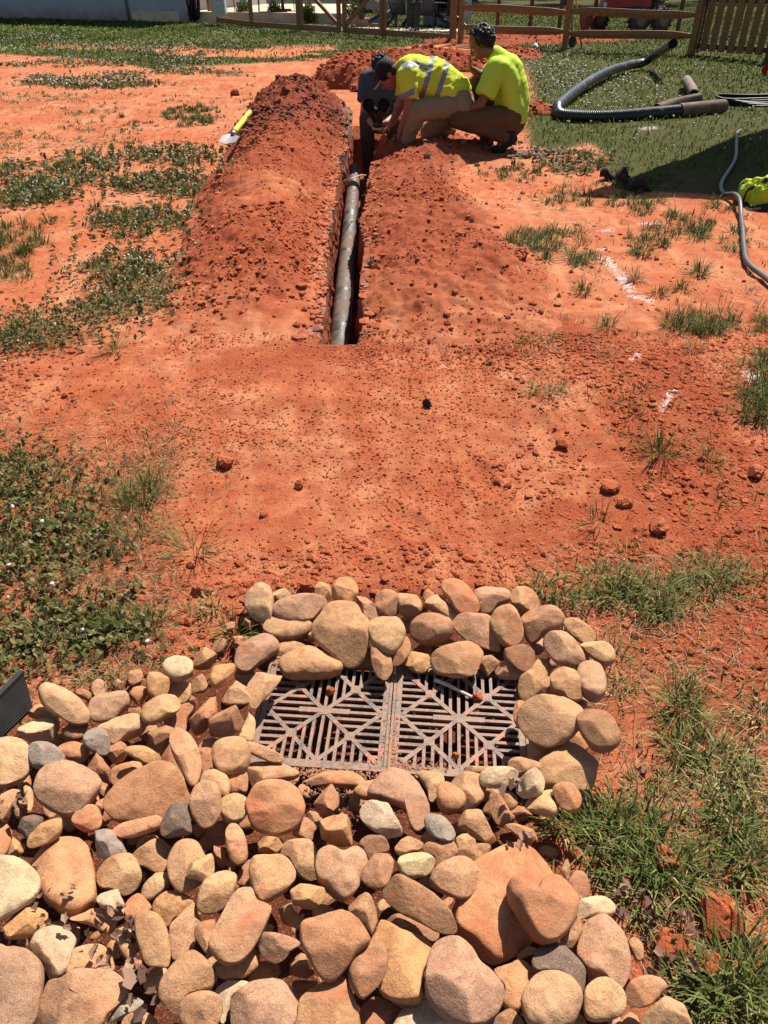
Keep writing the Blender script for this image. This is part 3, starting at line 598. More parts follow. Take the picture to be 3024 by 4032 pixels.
4 4 c r 1357,790 1380,690 1450,600 1540,562 1610,585 1625,650 1590,760 1520,840 1430,870 1370,850 |cream oval stone tilted up right, left of rounded square stone#tilted cream oval
5 5 t s -20,1000 30,900 120,740 180,695 240,700 280,780 370,830 350,920 290,1050 200,1170 110,1220 30,1200 -40,1090 |large smooth fin-shaped tan slab below the tilted cream oval#fin-shaped slab
5 3 t f 360,850 420,780 510,775 540,850 600,890 655,860 660,910 600,975 500,950 400,900
5 4 t f 905,790 930,720 980,665 1050,690 1120,740 1140,830 1110,930 1075,1010 1020,970 940,890 910,830 |pointed tan angular stone like an arrowhead aimed downward, mid pile#downward arrowhead
5 2 c r 665,860 700,820 780,820 815,850 760,900 690,910
5 6 o s 585,1010 600,930 700,890 830,840 890,840 960,900 1040,1020 1045,1070 960,1150 900,1240 830,1320 770,1335 710,1290 640,1170 600,1090 |big rosy orange six-sided block in the lower middle#rosy six-sided block
5 4 p r 285,1060 310,1010 390,1003 480,1020 560,1050 570,1080 510,1130 470,1190 410,1213 340,1180 295,1120
5 3 b f 475,1190 540,1120 600,1120 630,1200 660,1280 700,1320 620,1335 530,1300 480,1240
5 5 b r 920,1230 960,1130 1050,1060 1130,1065 1180,1140 1175,1230 1140,1330 1060,1420 1000,1455 940,1380 915,1300 |grey-brown smooth oval stone leaning right of the rosy six-sided block#grey-brown oval
5 4 y s 1060,1060 1110,980 1150,920 1290,990 1430,1010 1488,1060 1460,1150 1430,1250 1410,1350 1410,1470 1330,1490 1200,1450 1120,1380 1150,1300 1180,1200 1170,1110 |big yellow slab with wood-like stripes left of the kidney-shaped stone#striped yellow slab
5 2 b s 1150,920 1200,880 1280,870 1400,930 1530,1000 1490,1060 1400,1010 1290,990
6 6 p s -30,1230 0,1080 50,1010 130,1000 210,1030 280,1090 330,1180 420,1250 490,1350 495,1450 440,1550 340,1620 200,1628 80,1570 0,1480 -40,1380 |large pale kidney-shaped stone near the bottom, right of centre#kidney-shaped stone
6 2 k s 160,900 200,700 280,530 420,440 530,390 650,400 800,470 900,600 900,800 800,950 700,1050 650,1100 560,1170 430,1215 340,1150 280,1080 180,990 |biggest orange clay-stained boulder under the folded block stone#biggest orange boulder
6 5 o r 520,690 550,640 620,670 700,740 760,640 860,597 940,640 1000,740 1000,830 960,940 880,1030 800,1057 730,1030 650,940 570,830 530,760 |large folded block-like tan stone resting on the biggest orange boulder#folded block stone
6 4 d s 700,1180 740,1090 830,1065 900,1070 980,1130 1050,1230 1062,1330 1040,1420 980,1380 900,1300 780,1275 720,1260 |dark slate-brown layered stone in the lower right#dark slate stone
6 3 o s 435,1240 520,1220 600,1180 680,1200 715,1270 700,1350 640,1430 600,1530 540,1530 480,1470 500,1380 450,1290
6 5 c r 625,1500 640,1400 700,1310 800,1270 920,1290 1010,1370 1030,1460 1000,1570 950,1640 800,1690 680,1640 |large round cream stone at the bottom right of the kidney-shaped stone#large round cream
6 4 c r 1045,1480 1060,1380 1130,1320 1220,1320 1300,1380 1330,1450 1320,1540 1260,1590 1150,1612 1070,1590
6 3 p s 1000,1150 1010,1080 1040,960 1100,910 1200,910 1290,990 1350,1090 1368,1200 1340,1330 1300,1370 1200,1300 1080,1270 1020,1200 |large pink speckled slab with a sharp lower edge, lower right#pink speckled slab
6 3 w r 998,870 1010,790 1080,755 1170,752 1240,790 1260,840 1230,880 1100,895 1020,898 |whitish oval stone at the foot of the long grass#grassy whitish oval
6 3 t r 885,1050 940,990 1000,895 1030,950 1030,1010 990,1070 960,1115 910,1090
6 2 t r 890,570 920,500 950,560 940,640 900,600
6 2 b r 945,650 980,580 1040,590 1080,680 1075,750 1020,775 970,720
6 3 t r 1330,1420 1370,1340 1470,1300 1560,1320 1610,1370 1580,1420 1500,1500 1420,1512 1350,1490
6 4 c f 1480,1410 1560,1370 1640,1370 1720,1420 1800,1480 1850,1560 1870,1650 1430,1650 1470,1540 1500,1470 |big pale jagged rock cut by the bottom edge at lower right#jagged pale rock
6 2 t r 590,1160 640,1100 690,1095 720,1130 660,1160 600,1180
6 3 b f 495,260 520,235 600,230 690,260 780,300 760,350 700,370 680,410 600,380 520,320
6 4 t f 120,230 170,180 240,150 330,155 400,190 440,260 490,330 485,370 440,400 340,360 240,310 200,270 |tan stone with a chipped grey underside above the orange boulder#chipped tan stone
6 2 b r 330,150 380,90 460,60 500,100 540,180 570,220 500,270 450,260 400,190
6 3 b r 160,460 200,415 290,390 370,385 405,410 370,470 300,520 250,500
6 2 t r 1360,1050 1400,1035 1450,1090 1450,1180 1410,1190 1370,1120
6 3 b r 435,1600 480,1550 540,1525 590,1560 640,1640 560,1700 440,1690
6 2 c r 970,1640 1010,1560 1050,1600 1060,1660 1010,1700
5 4 p s 95,1530 120,1440 230,1350 350,1310 450,1318 530,1400 565,1500 550,1600 480,1680 250,1720 110,1660 |large pinkish flat stone at the bottom edge below fin-shaped slab#pinkish bottom stone
5 4 t s 570,1560 590,1450 700,1360 870,1305 920,1370 960,1480 985,1600 980,1700 780,1740 570,1700 |large tan stone with pointed top at the bottom centre#pointed bottom stone
5 3 w s 0,1380 60,1340 160,1330 225,1345 180,1390 110,1450 90,1530 60,1620 30,1600 10,1480
5 2 b s 980,1600 1000,1500 1080,1435 1180,1480 1290,1540 1250,1600 1200,1690 980,1690
5 3 w r 1230,1628 1290,1530 1400,1475 1500,1480 1600,1580 1640,1680 1400,1730 1200,1700
5 2 b r 530,1400 540,1330 640,1330 700,1340 620,1400 580,1460
5 3 t r 0,1240 40,1230 200,1190 260,1110 297,1170 280,1240 200,1305 80,1325 10,1290
5 2 o s 225,1340 270,1240 330,1200 430,1230 438,1280 400,1310 300,1320
4 3 o r 495,240 520,180 600,125 660,130 698,200 690,270 640,305 570,300
4 2 o r 640,130 720,70 740,100 715,160 700,190
4 4 o r 775,290 820,245 950,220 1080,195 1110,230 1095,280 1000,320 880,350 800,335 |long orange sausage-like stone under the huge rosy boulder#sausage-like stone
4 5 d f 1100,250 1120,150 1180,85 1280,95 1305,200 1310,350 1210,400 1160,370 1105,320 |dark grey rough block against the huge rosy boulder#dark rough block
4 4 g f 607,370 640,310 710,283 800,310 870,390 915,420 890,460 800,470 740,495 650,470 615,430 |pale grey stone with two dark chipped scars#chipped grey stone
4 3 c r 660,600 690,540 780,480 890,465 950,530 970,620 930,700 860,745 760,700 690,680
4 3 t s 900,480 960,430 1060,370 1110,365 1170,410 1195,450 1170,530 1120,580 1070,588 990,540 920,520
4 4 t r 1155,560 1170,470 1220,380 1280,360 1350,380 1400,450 1440,560 1380,650 1300,700 1230,712 1170,650
4 5 c f 1240,560 1290,480 1400,445 1470,450 1495,520 1490,590 1420,640 1330,615 1250,590 |blocky cream chunk lying on a smoother tan stone, left centre#blocky cream chunk
4 3 c r 975,720 1010,650 1100,590 1160,585 1170,640 1130,700 1050,765 990,765
4 4 w f 658,740 690,680 740,662 800,690 830,740 870,820 865,870 820,885 770,830 710,830 670,790 |small bright white quartz stone on the left side#white quartz stone
4 3 o s 160,480 230,410 400,300 500,272 570,320 610,430 640,540 655,700 650,790 580,850 480,888 380,830 300,760 270,650 240,540 |large upright orange boulder with a red scrape, far left side#scraped orange boulder
4 5 w s -60,480 60,465 180,520 250,590 275,660 240,760 150,830 60,880 -60,900 |large whitish smooth slab cut by the left edge, lower left#whitish edge slab
4 4 y r 188,390 210,330 290,250 400,200 425,250 410,320 340,380 250,415 200,420
4 4 d f 95,270 150,210 240,170 300,170 318,205 270,260 220,310 175,355 120,330
4 3 y f 50,440 80,340 120,328 180,380 160,440 130,497 60,475
4 2 t r -40,250 30,240 80,300 70,380 40,460 -40,480
4 3 t s 0,60 60,10 130,0 165,60 180,130 100,130 40,230 0,220 -30,140
4 1 c r 165,10 215,0 230,90 205,160 180,130
4 4 y f 28,940 80,860 170,800 270,785 330,830 335,920 290,1010 170,1030 60,1030 30,990 |yellowish stone with a chipped front below the whitish edge slab#chipped yellowish stone
4 3 w r 215,1100 260,1000 340,960 440,965 520,1020 500,1110 490,1200 430,1300 340,1320 300,1220 250,1180 |mottled whitish stone with grey smudge in the lower left#mottled whitish stone
4 2 t r 310,940 400,922 500,930 545,960 540,1050 500,1110 520,1020 440,965
4 4 p s -60,1100 60,1092 150,1100 240,1150 290,1230 290,1370 270,1500 220,1628 120,1700 -60,1700 |very large grey-pink slab in the bottom left corner#corner slab
4 4 t s 230,1628 290,1380 340,1320 430,1310 520,1250 640,1250 780,1270 860,1380 820,1480 740,1560 690,1650 480,1700 |very large tan slab beside the corner slab at the bottom#broad bottom slab
4 3 t s 490,1180 520,1110 620,1080 700,1085 750,1140 780,1250 640,1260 520,1260 460,1290
4 3 o r 480,900 560,870 640,830 740,835 800,880 790,970 740,1010 640,960 550,930
4 3 o s 865,790 930,730 990,760 1040,830 1000,880 940,900 920,980 870,920
4 4 t r 925,920 960,870 1030,855 1100,890 1150,990 1168,1130 1150,1230 1080,1230 1000,1210 950,1080 |tall tan pill-shaped stone standing upright, lower left centre#tall pill stone
4 3 c r 780,1010 850,962 910,990 945,1060 930,1180 900,1215 840,1150 810,1080
4 3 y s 1050,830 1080,760 1150,715 1240,720 1330,790 1320,870 1200,900 1150,960 1100,890
4 3 t s 1170,960 1220,900 1330,800 1355,870 1380,930 1340,980 1330,1100 1260,1170 1190,1180 1165,1090
4 4 t r 1335,1010 1370,940 1470,910 1475,980 1450,1090 1480,1160 1430,1160 1370,1080
4 5 t s 1095,1380 1130,1290 1220,1190 1320,1130 1400,1180 1460,1270 1450,1370 1380,1400 1270,1440 1230,1580 1150,1520 1100,1440 |large tan rounded stone under the fin-shaped slab, left of centre#large tan rounded
4 6 t r 1240,1530 1290,1440 1400,1400 1490,1420 1525,1490 1510,1590 1450,1680 1280,1690
4 2 c r 990,1330 1050,1250 1120,1225 1170,1250 1110,1340 1040,1420 1000,1400
4 3 g s 730,1600 800,1520 900,1450 980,1470 970,1510 870,1570 780,1600
4 3 t r 850,1600 920,1550 1000,1545 1070,1590 1060,1680 860,1680
4 3 b f 1430,450 1440,395 1540,395 1550,460 1560,520 1500,550 1470,500
5 4 o r 68,330 90,260 140,240 190,310 215,420 210,500 160,540 110,515 80,440
4 2 b r 1420,350 1440,280 1500,240 1570,235 1560,300 1540,390 1440,390
4 2 b r 940,400 980,350 1060,330 1100,370 1040,380 960,420
5 2 b s 145,650 200,520 245,490 245,600 250,700 200,695
1 1 b r 450,790 500,775 540,800 530,840 480,825
"""
SCOL = {'t': ((222, 172, 128), 'tan', .20), 'c': ((234, 190, 142), 'cream', .12), 'p': ((214, 168, 134), 'pinkish', .15), 'g': ((182, 166, 150), 'grey', .03),
        'o': ((222, 162, 118), 'orange', .30), 'b': ((200, 150, 112), 'brown', .22), 'w': ((236, 208, 168), 'whitish', .06), 'y': ((228, 174, 120), 'yellowish', .12),
        'd': ((140, 118, 104), 'dark', .1), 'k': ((224, 166, 118), 'clay-coated', .30)}
def stone_mat():
    t = NT('river_stone'); oi = t.node('ShaderNodeObjectInfo')
    off = t.node('ShaderNodeVectorMath', operation='ADD'); t.l.new(t.coord(), off.inputs[0])
    mv = t.node('ShaderNodeVectorMath', operation='SCALE'); mv.inputs[0].default_value = (7.3, 3.1, 5.7); t.l.new(oi.outputs['Random'], mv.inputs['Scale'])
    t.l.new(mv.outputs[0], off.inputs[1]); v = off.outputs[0]
    big = t.noise(9, 4, 0.6, v); mid = t.noise(38, 6, 0.72, v); gr = t.noise(420, 3, 0.7, v); sp = t.voro(260, v)
    base = oi.outputs['Color']
    c = t.mix(t.ramp(big, [(0.3, 0.75), (0.65, 0.0)]), base, t.mix(1.0, base, (0.72, 0.66, 0.62), 'MULTIPLY'))
    c = t.mix(t.ramp(mid, [(0.50, 0.0), (0.64, 0.7)]), c, t.mix(1.0, base, (0.56, 0.50, 0.48), 'MULTIPLY'))
    c = t.mix(t.ramp(mid, [(0.26, 0.5), (0.45, 0.0)]), c, t.mix(0.5, base, s2l((238, 206, 160))))
    c = t.mix(t.ramp(gr, [(0.35, 0.7), (0.5, 0.0)]), c, t.mix(1.0, base, (0.45, 0.40, 0.37), 'MULTIPLY'))
    c = t.mix(t.ramp(gr, [(0.56, 0.0), (0.72, 0.5)]), c, s2l((240, 205, 165)))
    # clay dust in blotches with its own shapes
    dn = t.noise(14, 5, 0.7, v, dist=0.6)
    amt = t.math('ADD', t.math('SUBTRACT', dn, 0.62), t.math('MULTIPLY', oi.outputs['Alpha'], 0.42))
    c = t.mix(t.ramp(amt, [(0.0, 0.0), (0.22, 0.75)]), c, t.mix(t.noise(60, 4, 0.7, v), s2l((190, 96, 60)), s2l((216, 138, 98))))
    # a few thin veins and hairline cracks
    vn = t.math('ABSOLUTE', t.math('SUBTRACT', t.noise(11, 5, .62, v, dist=1.4), 0.5)); vein = t.ramp(vn, [(0.0, 1.0), (0.012, 0.0)])
    c = t.mix(t.math('MULTIPLY', vein, t.ramp(oi.outputs['Random'], [(0.55, 0.0), (0.8, 0.55)])), c, t.mix(1.0, base, (0.42, 0.36, 0.33), 'MULTIPLY'))
    st = t.node('ShaderNodeMapping'); st.inputs['Scale'].default_value = (10, 60, 30); st.inputs['Rotation'].default_value = (.3, .4, .9); t.l.new(v, st.inputs[0]); band = t.noise(1, 4, .6, st.outputs[0])
    c = t.mix(t.math('MULTIPLY', t.ramp(band, [(0.5, 0.0), (0.62, 1.0)]), t.ramp(oi.outputs['Random'], [(0.2, 0.45), (0.3, 0.0)])), c, t.mix(1.0, base, (0.62, 0.52, 0.44), 'MULTIPLY'))
    t.color(c).rough(0.85).spec(0.2)
    b = t.bump(t.noise(24, 7, 0.72, v), 0.55, 0.014); b = t.bump(t.noise(300, 4, 0.75, v), 0.75, 0.0016, b)
    return t.m
M_STONE = stone_mat()
PILE_Z = 0.0
def make_stone(i, pts_px, layer, col, kind):
    rng = np.random.default_rng(100 + i)
    z0 = 0.014 + layer * 0.024
    ctr = np.mean(pts_px, axis=0)
    cw = at(*ctr, z0)
    toc = (Vector((0, 0, CAM_H)) - cw).normalized()
    N = (Vector((0, 0, 1)) * 0.8 + toc * 0.4 + Vector((rng.normal(0, .11), rng.normal(0, .11), 0))).normalized()
    P = []
    for (px, py) in pts_px:
        d = ray(px, py); o = Vector((0, 0, CAM_H)); t = (cw - o).dot(N) / d.dot(N); P.append(o + d * t - cw)
    ax = Vector((1, 0, 0)); ax = (ax - N * ax.dot(N)).normalized(); ay = N.cross(ax)
    L = np.array([(p.dot(ax), p.dot(ay)) for p in P])
    cen = L.mean(axis=0); L = cen + (L - cen) * np.array([1.04, 1.01])
    # resample closed catmull outline
    n = len(L); NA = 60; out = []
    for k in range(n):
        a, b, c, d = L[k - 1], L[k], L[(k + 1) % n], L[(k + 2) % n]
        for q in range(8):
            t = q / 8; out.append(0.5 * ((2 * b) + (c - a) * t + (2 * a - 5 * b + 4 * c - d) * t * t + (3 * b - a - 3 * c + d) * t ** 3))
    out = np.array(out); seg = np.linalg.norm(np.roll(out, -1, 0) - out, axis=1); cs = np.concatenate([[0], np.cumsum(seg)])
    per = np.linspace(0, cs[-1], NA, endpoint=False); oo = np.vstack([out, out[:1]])
    O = np.stack([np.interp(per, cs, oo[:, 0]), np.interp(per, cs, oo[:, 1])], 1)
    if np.sum(O[:, 0] * np.roll(O[:, 1], -1) - O[:, 1] * np.roll(O[:, 0], -1)) < 0: O = O[::-1].copy()
    w = np.linalg.norm(O - cen, axis=1); ev = np.linalg.eigvalsh(np.cov((O - cen).T)); mind = 2 * math.sqrt(max(ev[0], 1e-6)) * 1.35
    half = {'r': .62, 's': .46, 'f': .60}[kind] * mind / 2 * 1.0
    half = min(max(half, .010), .045 if kind == 's' else .055)
    pw = {'r': 2.7, 's': 3.8, 'f': 3.4}[kind]
    NR = 13; V = []; 
    th = np.linspace(-math.pi / 2, math.pi / 2, 2 * NR + 1)[1:-1]
    for a in th:
        r = abs(math.cos(a)) ** (2 / pw); z = math.copysign(abs(math.sin(a)) ** (2 / pw), a)
        xy = cen + (O - cen) * r
        V.append(np.column_stack([xy, np.full(NA, z * half)]))
    V = np.vstack(V); nr = len(th)
    V = np.vstack([V, [[cen[0], cen[1], -half]], [[cen[0], cen[1], half]]])
    # asymmetry: tilt top/bulge
    rr = w.mean(); sx, sy = rng.normal(0, .28, 2)
    q = (V[:, :2] - cen) / rr
    V[:, 2] *= np.clip(1 + q[:, 0] * sx + q[:, 1] * sy, .35, 1.7)
    up = V[:, 2] > 0
    nz = fbm(V[:, 0] / rr * 1.1 + i * 3.7, V[:, 1] / rr * 1.1, V[:, 2] / rr, 3, i)
    V[:, 2] += nz * half * .36
    amp = {'r': .03, 's': .04, 'f': .07}[kind]
    dn = fbm(V[:, 0] / rr * 2.5 + i, V[:, 1] / rr * 2.5, V[:, 2] / rr * 2.5, 3, i + 50)
    V[:, :2] += (V[:, :2] - cen) * (dn * amp)[:, None]
    nf = {'r': rng.integers(1, 4), 's': rng.integers(2, 5), 'f': 8}[kind]
    for k in range(nf):
        a = rng.uniform(0, 2 * math.pi); e = rng.uniform(.15, 1.2) if kind == 'f' else rng.uniform(.75, 1.35)
        pn = np.array([math.cos(a) * math.cos(e), math.sin(a) * math.cos(e), math.sin(e) * 1.0])
        dd = (V[:, :2] - cen) @ pn[:2] + V[:, 2] * pn[2]
        lim = np.quantile(dd, {'r': .86, 's': .86, 'f': .82}[kind])
        over = np.maximum(dd - lim, 0); rougher = 1 - .08 * rng.random()
        V -= np.outer(over * rougher, pn)
    if kind == 'f':
        V += (fbm(V[:, 0] * 60, V[:, 1] * 60 + i, V[:, 2] * 60, 3, i + 9) * .0022)[:, None] * np.array([.5, .5, 1])
    V[:, 2] += fbm(V[:, 0] * 45 + i, V[:, 1] * 45, V[:, 2] * 45, 3, i + 3) * .0010
    F = []
    idx = np.arange(nr * NA).reshape(nr, NA)
    a_ = idx[:-1]; b_ = np.roll(idx, -1, 1)[:-1]; c_ = np.roll(idx, -1, 1)[1:]; d_ = idx[1:]
    quads = np.stack([a_, b_, c_, d_], -1).reshape(-1, 4)
    base = nr * NA
    bot = np.stack([np.roll(idx[0], -1), idx[0], np.full(NA, base)], 1)
    top = np.stack([idx[-1], np.roll(idx[-1], -1), np.full(NA, base + 1)], 1)
    me = np_mesh('stone', V, [quads, bot, top], smooth=True)
    # orient so that outward
    R = Matrix((ax, ay, N)).transposed().to_4x4()
    o = bpy.data.objects.new('river_stone', me); C.objects.link(o); me.materials.append(M_STONE)
    o.matrix_world = Matrix.Translation(cw) @ R
    cc, nm, al = SCOL[col]
    cc = np.array(s2l(cc)) * np.array([1.0, .95, .90]) * (1 + rng.normal(0, .07)) * np.array([1, 1 + rng.normal(0, .018), 1 + rng.normal(0, .035)])
    o.color = (*[float(min(.95, x)) for x in cc], float(np.clip(al + rng.normal(0, .1), 0, 1)))
    return o, ctr, mind, w.max() * 2
def build_stones():
    recs = []; POLYS = []
    for i, ln in enumerate([l for l in STONES.strip().split('\n')]):
        body, _, lab = ln.partition('|'); tk = body.split(); rg, lay, col, kind = int(tk[0]), int(tk[1]), tk[2], tk[3]
        ox, oy, s = REG[rg]
        pts = np.array([[float(a) / s for a in p.split(',')] for p in tk[4:]]) + np.array([ox, oy])
        o, ctr, mn, mx = make_stone(i, pts, lay, col, kind); POLYS.append(pts)
        lab, _, short = lab.partition('#')
        area = 0.5 * abs(np.dot(pts[:, 0], np.roll(pts[:, 1], 1)) - np.dot(pts[:, 1], np.roll(pts[:, 0], 1)))
        recs.append(dict(o=o, c=ctr, area=area, asp=mx / max(mn, 1e-4), col=col, kind=kind, lab=lab.strip(), short=short.strip()))
    marks = [(r['short'], r['c'], r) for r in recs if r['short']]
    marks += [('left grate', np.array([1277, 2816.]), None), ('right grate', np.array([1805, 2833.]), None)]
    used = set()
    # small stones wedged low in the gaps the big ones leave
    rng = np.random.default_rng(77); PX = np.array([(-40, 2960), (150, 2800), (500, 2660), (800, 2600), (1000, 2330), (2000, 2330), (2280, 2450), (2380, 2700), (2300, 3000), (2120, 3150), (2250, 3450), (2480, 3900), (2500, 4060), (-40, 4060)], float); made = 0
    fill = []; BB = [(p, p.min(0), p.max(0)) for p in POLYS]
    for k in range(6000):
        if made >= 95: break
        c = np.array([rng.uniform(-30, 2480), rng.uniform(2330, 4040)]); cx, cy = np.array([c[0]]), np.array([c[1]])
        if not inside(PX, cx, cy)[0]: continue
        if 1000 < c[0] < 2060 and 2620 < c[1] < 3060: continue
        if fill and min(np.linalg.norm(c - f) for f in fill) < 62: continue
        NP = [p for p, lo, hi in BB if (c > lo - 12).all() and (c < hi + 12).all()]
        if any(inside(p, cx, cy)[0] for p in NP): continue
        dm = min([segdist(p, cx, cy, True)[0] for p in NP] + [99])
        if dm < 9 or any(np.linalg.norm(c - f) < 62 for f in fill): continue
        fill.append(c); R_ = rng.uniform(30, 48) * (.8 + .4 * (c[1] - 2330) / 1700) ; n_ = 8; a0 = rng.uniform(0, 6.28); el_ = rng.uniform(.6, 1)
        an = np.linspace(0, 2 * math.pi, n_, endpoint=False); rr = R_ * rng.uniform(.85, 1.15, n_); pts = np.stack([np.cos(an) * rr, np.sin(an) * rr * el_], 1); ca, sa = math.cos(a0), math.sin(a0); pts = pts @ np.array([[ca, sa], [-sa, ca]]) + c
        col = rng.choice(list('ttbbopc')); kind = rng.choice(list('rrf')); o, ctr, mn, mx = make_stone(400 + k, pts, -.4, col, kind); made += 1
        recs.append(dict(o=o, c=ctr, area=1000, asp=1, col=col, kind=kind, lab='', short='', fill=True))
    for r in recs:
        o = r['o']; tag(o, cat='stone', group='river stones piled around the drain grates')
        if not r['lab']:
            sz = 'small' if r['area'] < 7000 else 'large' if r['area'] > 22000 else 'medium'
            form = {'f': 'angular', 's': 'flat-topped', 'r': 'rounded'}[r['kind']]
            if r['kind'] == 'r' and r['asp'] > 2.3: form = 'elongated'
            near = sorted(marks, key=lambda m: np.linalg.norm(m[1] - r['c']))
            done = False
            for m in near[:(9 if r.get('fill') else 6)]:
                d = r['c'] - m[1]
                if abs(d[0]) > 2 * abs(d[1]): rel = 'right of' if d[0] > 0 else 'left of'
                elif abs(d[1]) > 2 * abs(d[0]): rel = 'below' if d[1] > 0 else 'above'
                else: rel = ('lower' if d[1] > 0 else 'upper') + (' right of' if d[0] > 0 else ' left of')
                t = f"{sz} {SCOL[r['col']][1]} {form} stone {'wedged low' if r.get('fill') else 'just'} {rel} the {m[0]}"
                if t not in used: done = True; break
            if not done and r.get('fill'): bpy.data.objects.remove(o); continue
            if not done: t = f"{sz} {SCOL[r['col']][1]} {form} stone between the {near[0][0]} and the {near[1][0]}"
            r['lab'] = t
        used.add(r['lab']); o['label'] = r['lab']
build_stones()
def grate_mat():
    t = NT('muddy_black_plastic'); p = t.geo(); n = t.noise(16, 6, 0.7, p); f = t.noise(120, 5, 0.75, p)
    a = t.math('ADD', t.math('MULTIPLY', n, .6), t.math('MULTIPLY', f, .4))
    c = t.mix(t.ramp(a, [(0.36, 0.0), (0.52, 0.88)]), s2l((78, 75, 74)), t.mix(f, s2l((140, 106, 84)), s2l((182, 142, 114))))
    c = t.mix(t.ramp(t.noise(30, 4, 0.7, p), [(0.6, 0.0), (0.66, 0.9)]), c, s2l((212, 118, 76)))
    t.color(c).rough(0.6).spec(0.35); t.bump(f, .5, .002); return t.m
M_GRATE = grate_mat(); M_BLACK = simple('black_plastic', (13, 13, 14), .5, 30, .3)
GC = (at(1277, 2816, 0) + at(1805, 2833, 0)) / 2; GP = .333; GRZ = math.radians(-4.3)
def make_grate():
    g = MB(); Hh = .5; op = .455; b = .0245; dep = .03
    for sx in (-1, 1):
        g.box((sx * (Hh + op) / 2, 0, -dep / 2), ((Hh - op), 1, dep)); g.box((0, sx * (Hh + op) / 2, -dep / 2), (op * 2, (Hh - op), dep))
    k = 0.0; pitch = .0655; zz = 0
    for i in range(-6, 7):
        c = i * pitch
        for sg in (-1, 1):
            lo, hi = abs(c), op
            if hi - lo > .01:
                g.box((c, sg * (lo + hi) / 2, -dep / 2 - .004), (b, hi - lo, dep - .004)); g.box((sg * (lo + hi) / 2, c, -dep / 2 - .0045), (hi - lo, b, dep - .005))
    for a in (45, -45):
        R = Matrix.Rotation(math.radians(a), 3, 'Z'); g.box((0, 0, -dep / 2 - .002 - (a > 0) * .001), (op * 2 * 1.4142 - .02, .034, dep), R)
    for sx, sy in ((1, 1), (1, -1), (-1, 1), (-1, -1)):
        R = Matrix.Rotation(math.radians(-45 * sx * sy), 3, 'Z'); g.box((sx * op / 2, sy * op / 2, -dep / 2 - .0035), (op * 1.4142 - .02, .034, dep - .002), R)
        q = .30 * op / .5 * .9; g.box((sx * op / 2, sy * op / 2, -dep / 2 - .0012), (.075, .075, dep))
    g.box((0, 0, -dep / 2 - .0005), (.40, .046, dep)); g.box((0, 0, -dep / 2), (.08, .08, dep))
    g.v = [(x * .315, y * .315, z * .315) for x, y, z in g.v]; return g
def build_grates():
    labs = ['left square drain grate with radiating slots, smeared with dry clay', 'right square drain grate with radiating slots and a stick lying on it']
    for i, sx in enumerate((-.5, .5)):
        c = GC + Matrix.Rotation(GRZ, 3, 'Z') @ Vector((sx * GP, 0, 0))
        e = empty('drain_grate', (c.x, c.y, .012), GRZ, labs[i], 'drain grate', 'pair of drain grates among the stones')
        make_grate().build('grille', M_GRATE, e)
        f = MB(); a = .1585; t_ = .0065; d_ = .030
        for s in (-1, 1):
            f.box((s * (a + t_ / 2), 0, -d_ / 2 + .003), (t_, 2 * a + 2 * t_, d_)); f.box((0, s * (a + t_ / 2), -d_ / 2 + .003), (2 * a, t_, d_))
        f.build('rim', M_GRATE, e)
        k = MB()
        for s in (-1, 1):
            k.box((s * .154, 0, -.20), (.008, .31, .34)); k.box((0, s * .154, -.20), (.30, .008, .34))
        k.box((0, 0, -.37), (.3, .3, .01)); k.build('catch_basin', M_BLACK, e)
build_grates()
def on_grate(px, py, z=.014): return at(px, py, z)
st = MB(); pts = [on_grate(1712, 2676, .022), on_grate(1760, 2696, .024), on_grate(1800, 2716, .021), on_grate(1858, 2745, .020)]
st.tube(catmull(pts, 5), [.0055] * 5 + [.005] * 5 + [.0042] * 6, 8); st.build('stick', simple('weathered_twig', (222, 208, 196), .8, 60, .25, .5), smooth=True, label='pale peeled stick lying across the right drain grate', cat='stick')
clod_thing(1877, 2745, .0145, 'orange clay ball at the end of the stick on the right grate', z=.012, seed=31, flat=.9)
clod_thing(1302, 2724, .011, 'orange clay ball on the left grate near its top', z=.012, seed=32, flat=.9)
clod_thing(1068, 2752, .006, 'tiny clay crumb on the left rim of the left grate', z=.012, seed=33, flat=.9)
clod_thing(1793, 2977, .008, 'small clay crumb near the bottom of the right grate', z=.012, seed=34, flat=.9)
# dirt washed over the lower rims
def rimdirt():
    n = 2600; px = np.concatenate([RNG.normal(1290, 110, 700), RNG.normal(1538, 14, 900), RNG.normal(1600, 60, 500), RNG.normal(1330, 120, 500)])
    py = np.concatenate([RNG.normal(3040, 14, 700), RNG.normal(2960, 70, 900), RNG.normal(3030, 16, 500), RNG.normal(3120, 40, 500)])
    P = np.array([at(a, b, .012).to_tuple() for a, b in zip(px, py)])
    clods('dirt_crumbs_on_grates', P[:, 0], P[:, 1], powr(n, .001, .0045, 2.8), simple('dried_mud', (176, 122, 92), .95, 60, .3), extra=np.full(n, .012))
rimdirt()
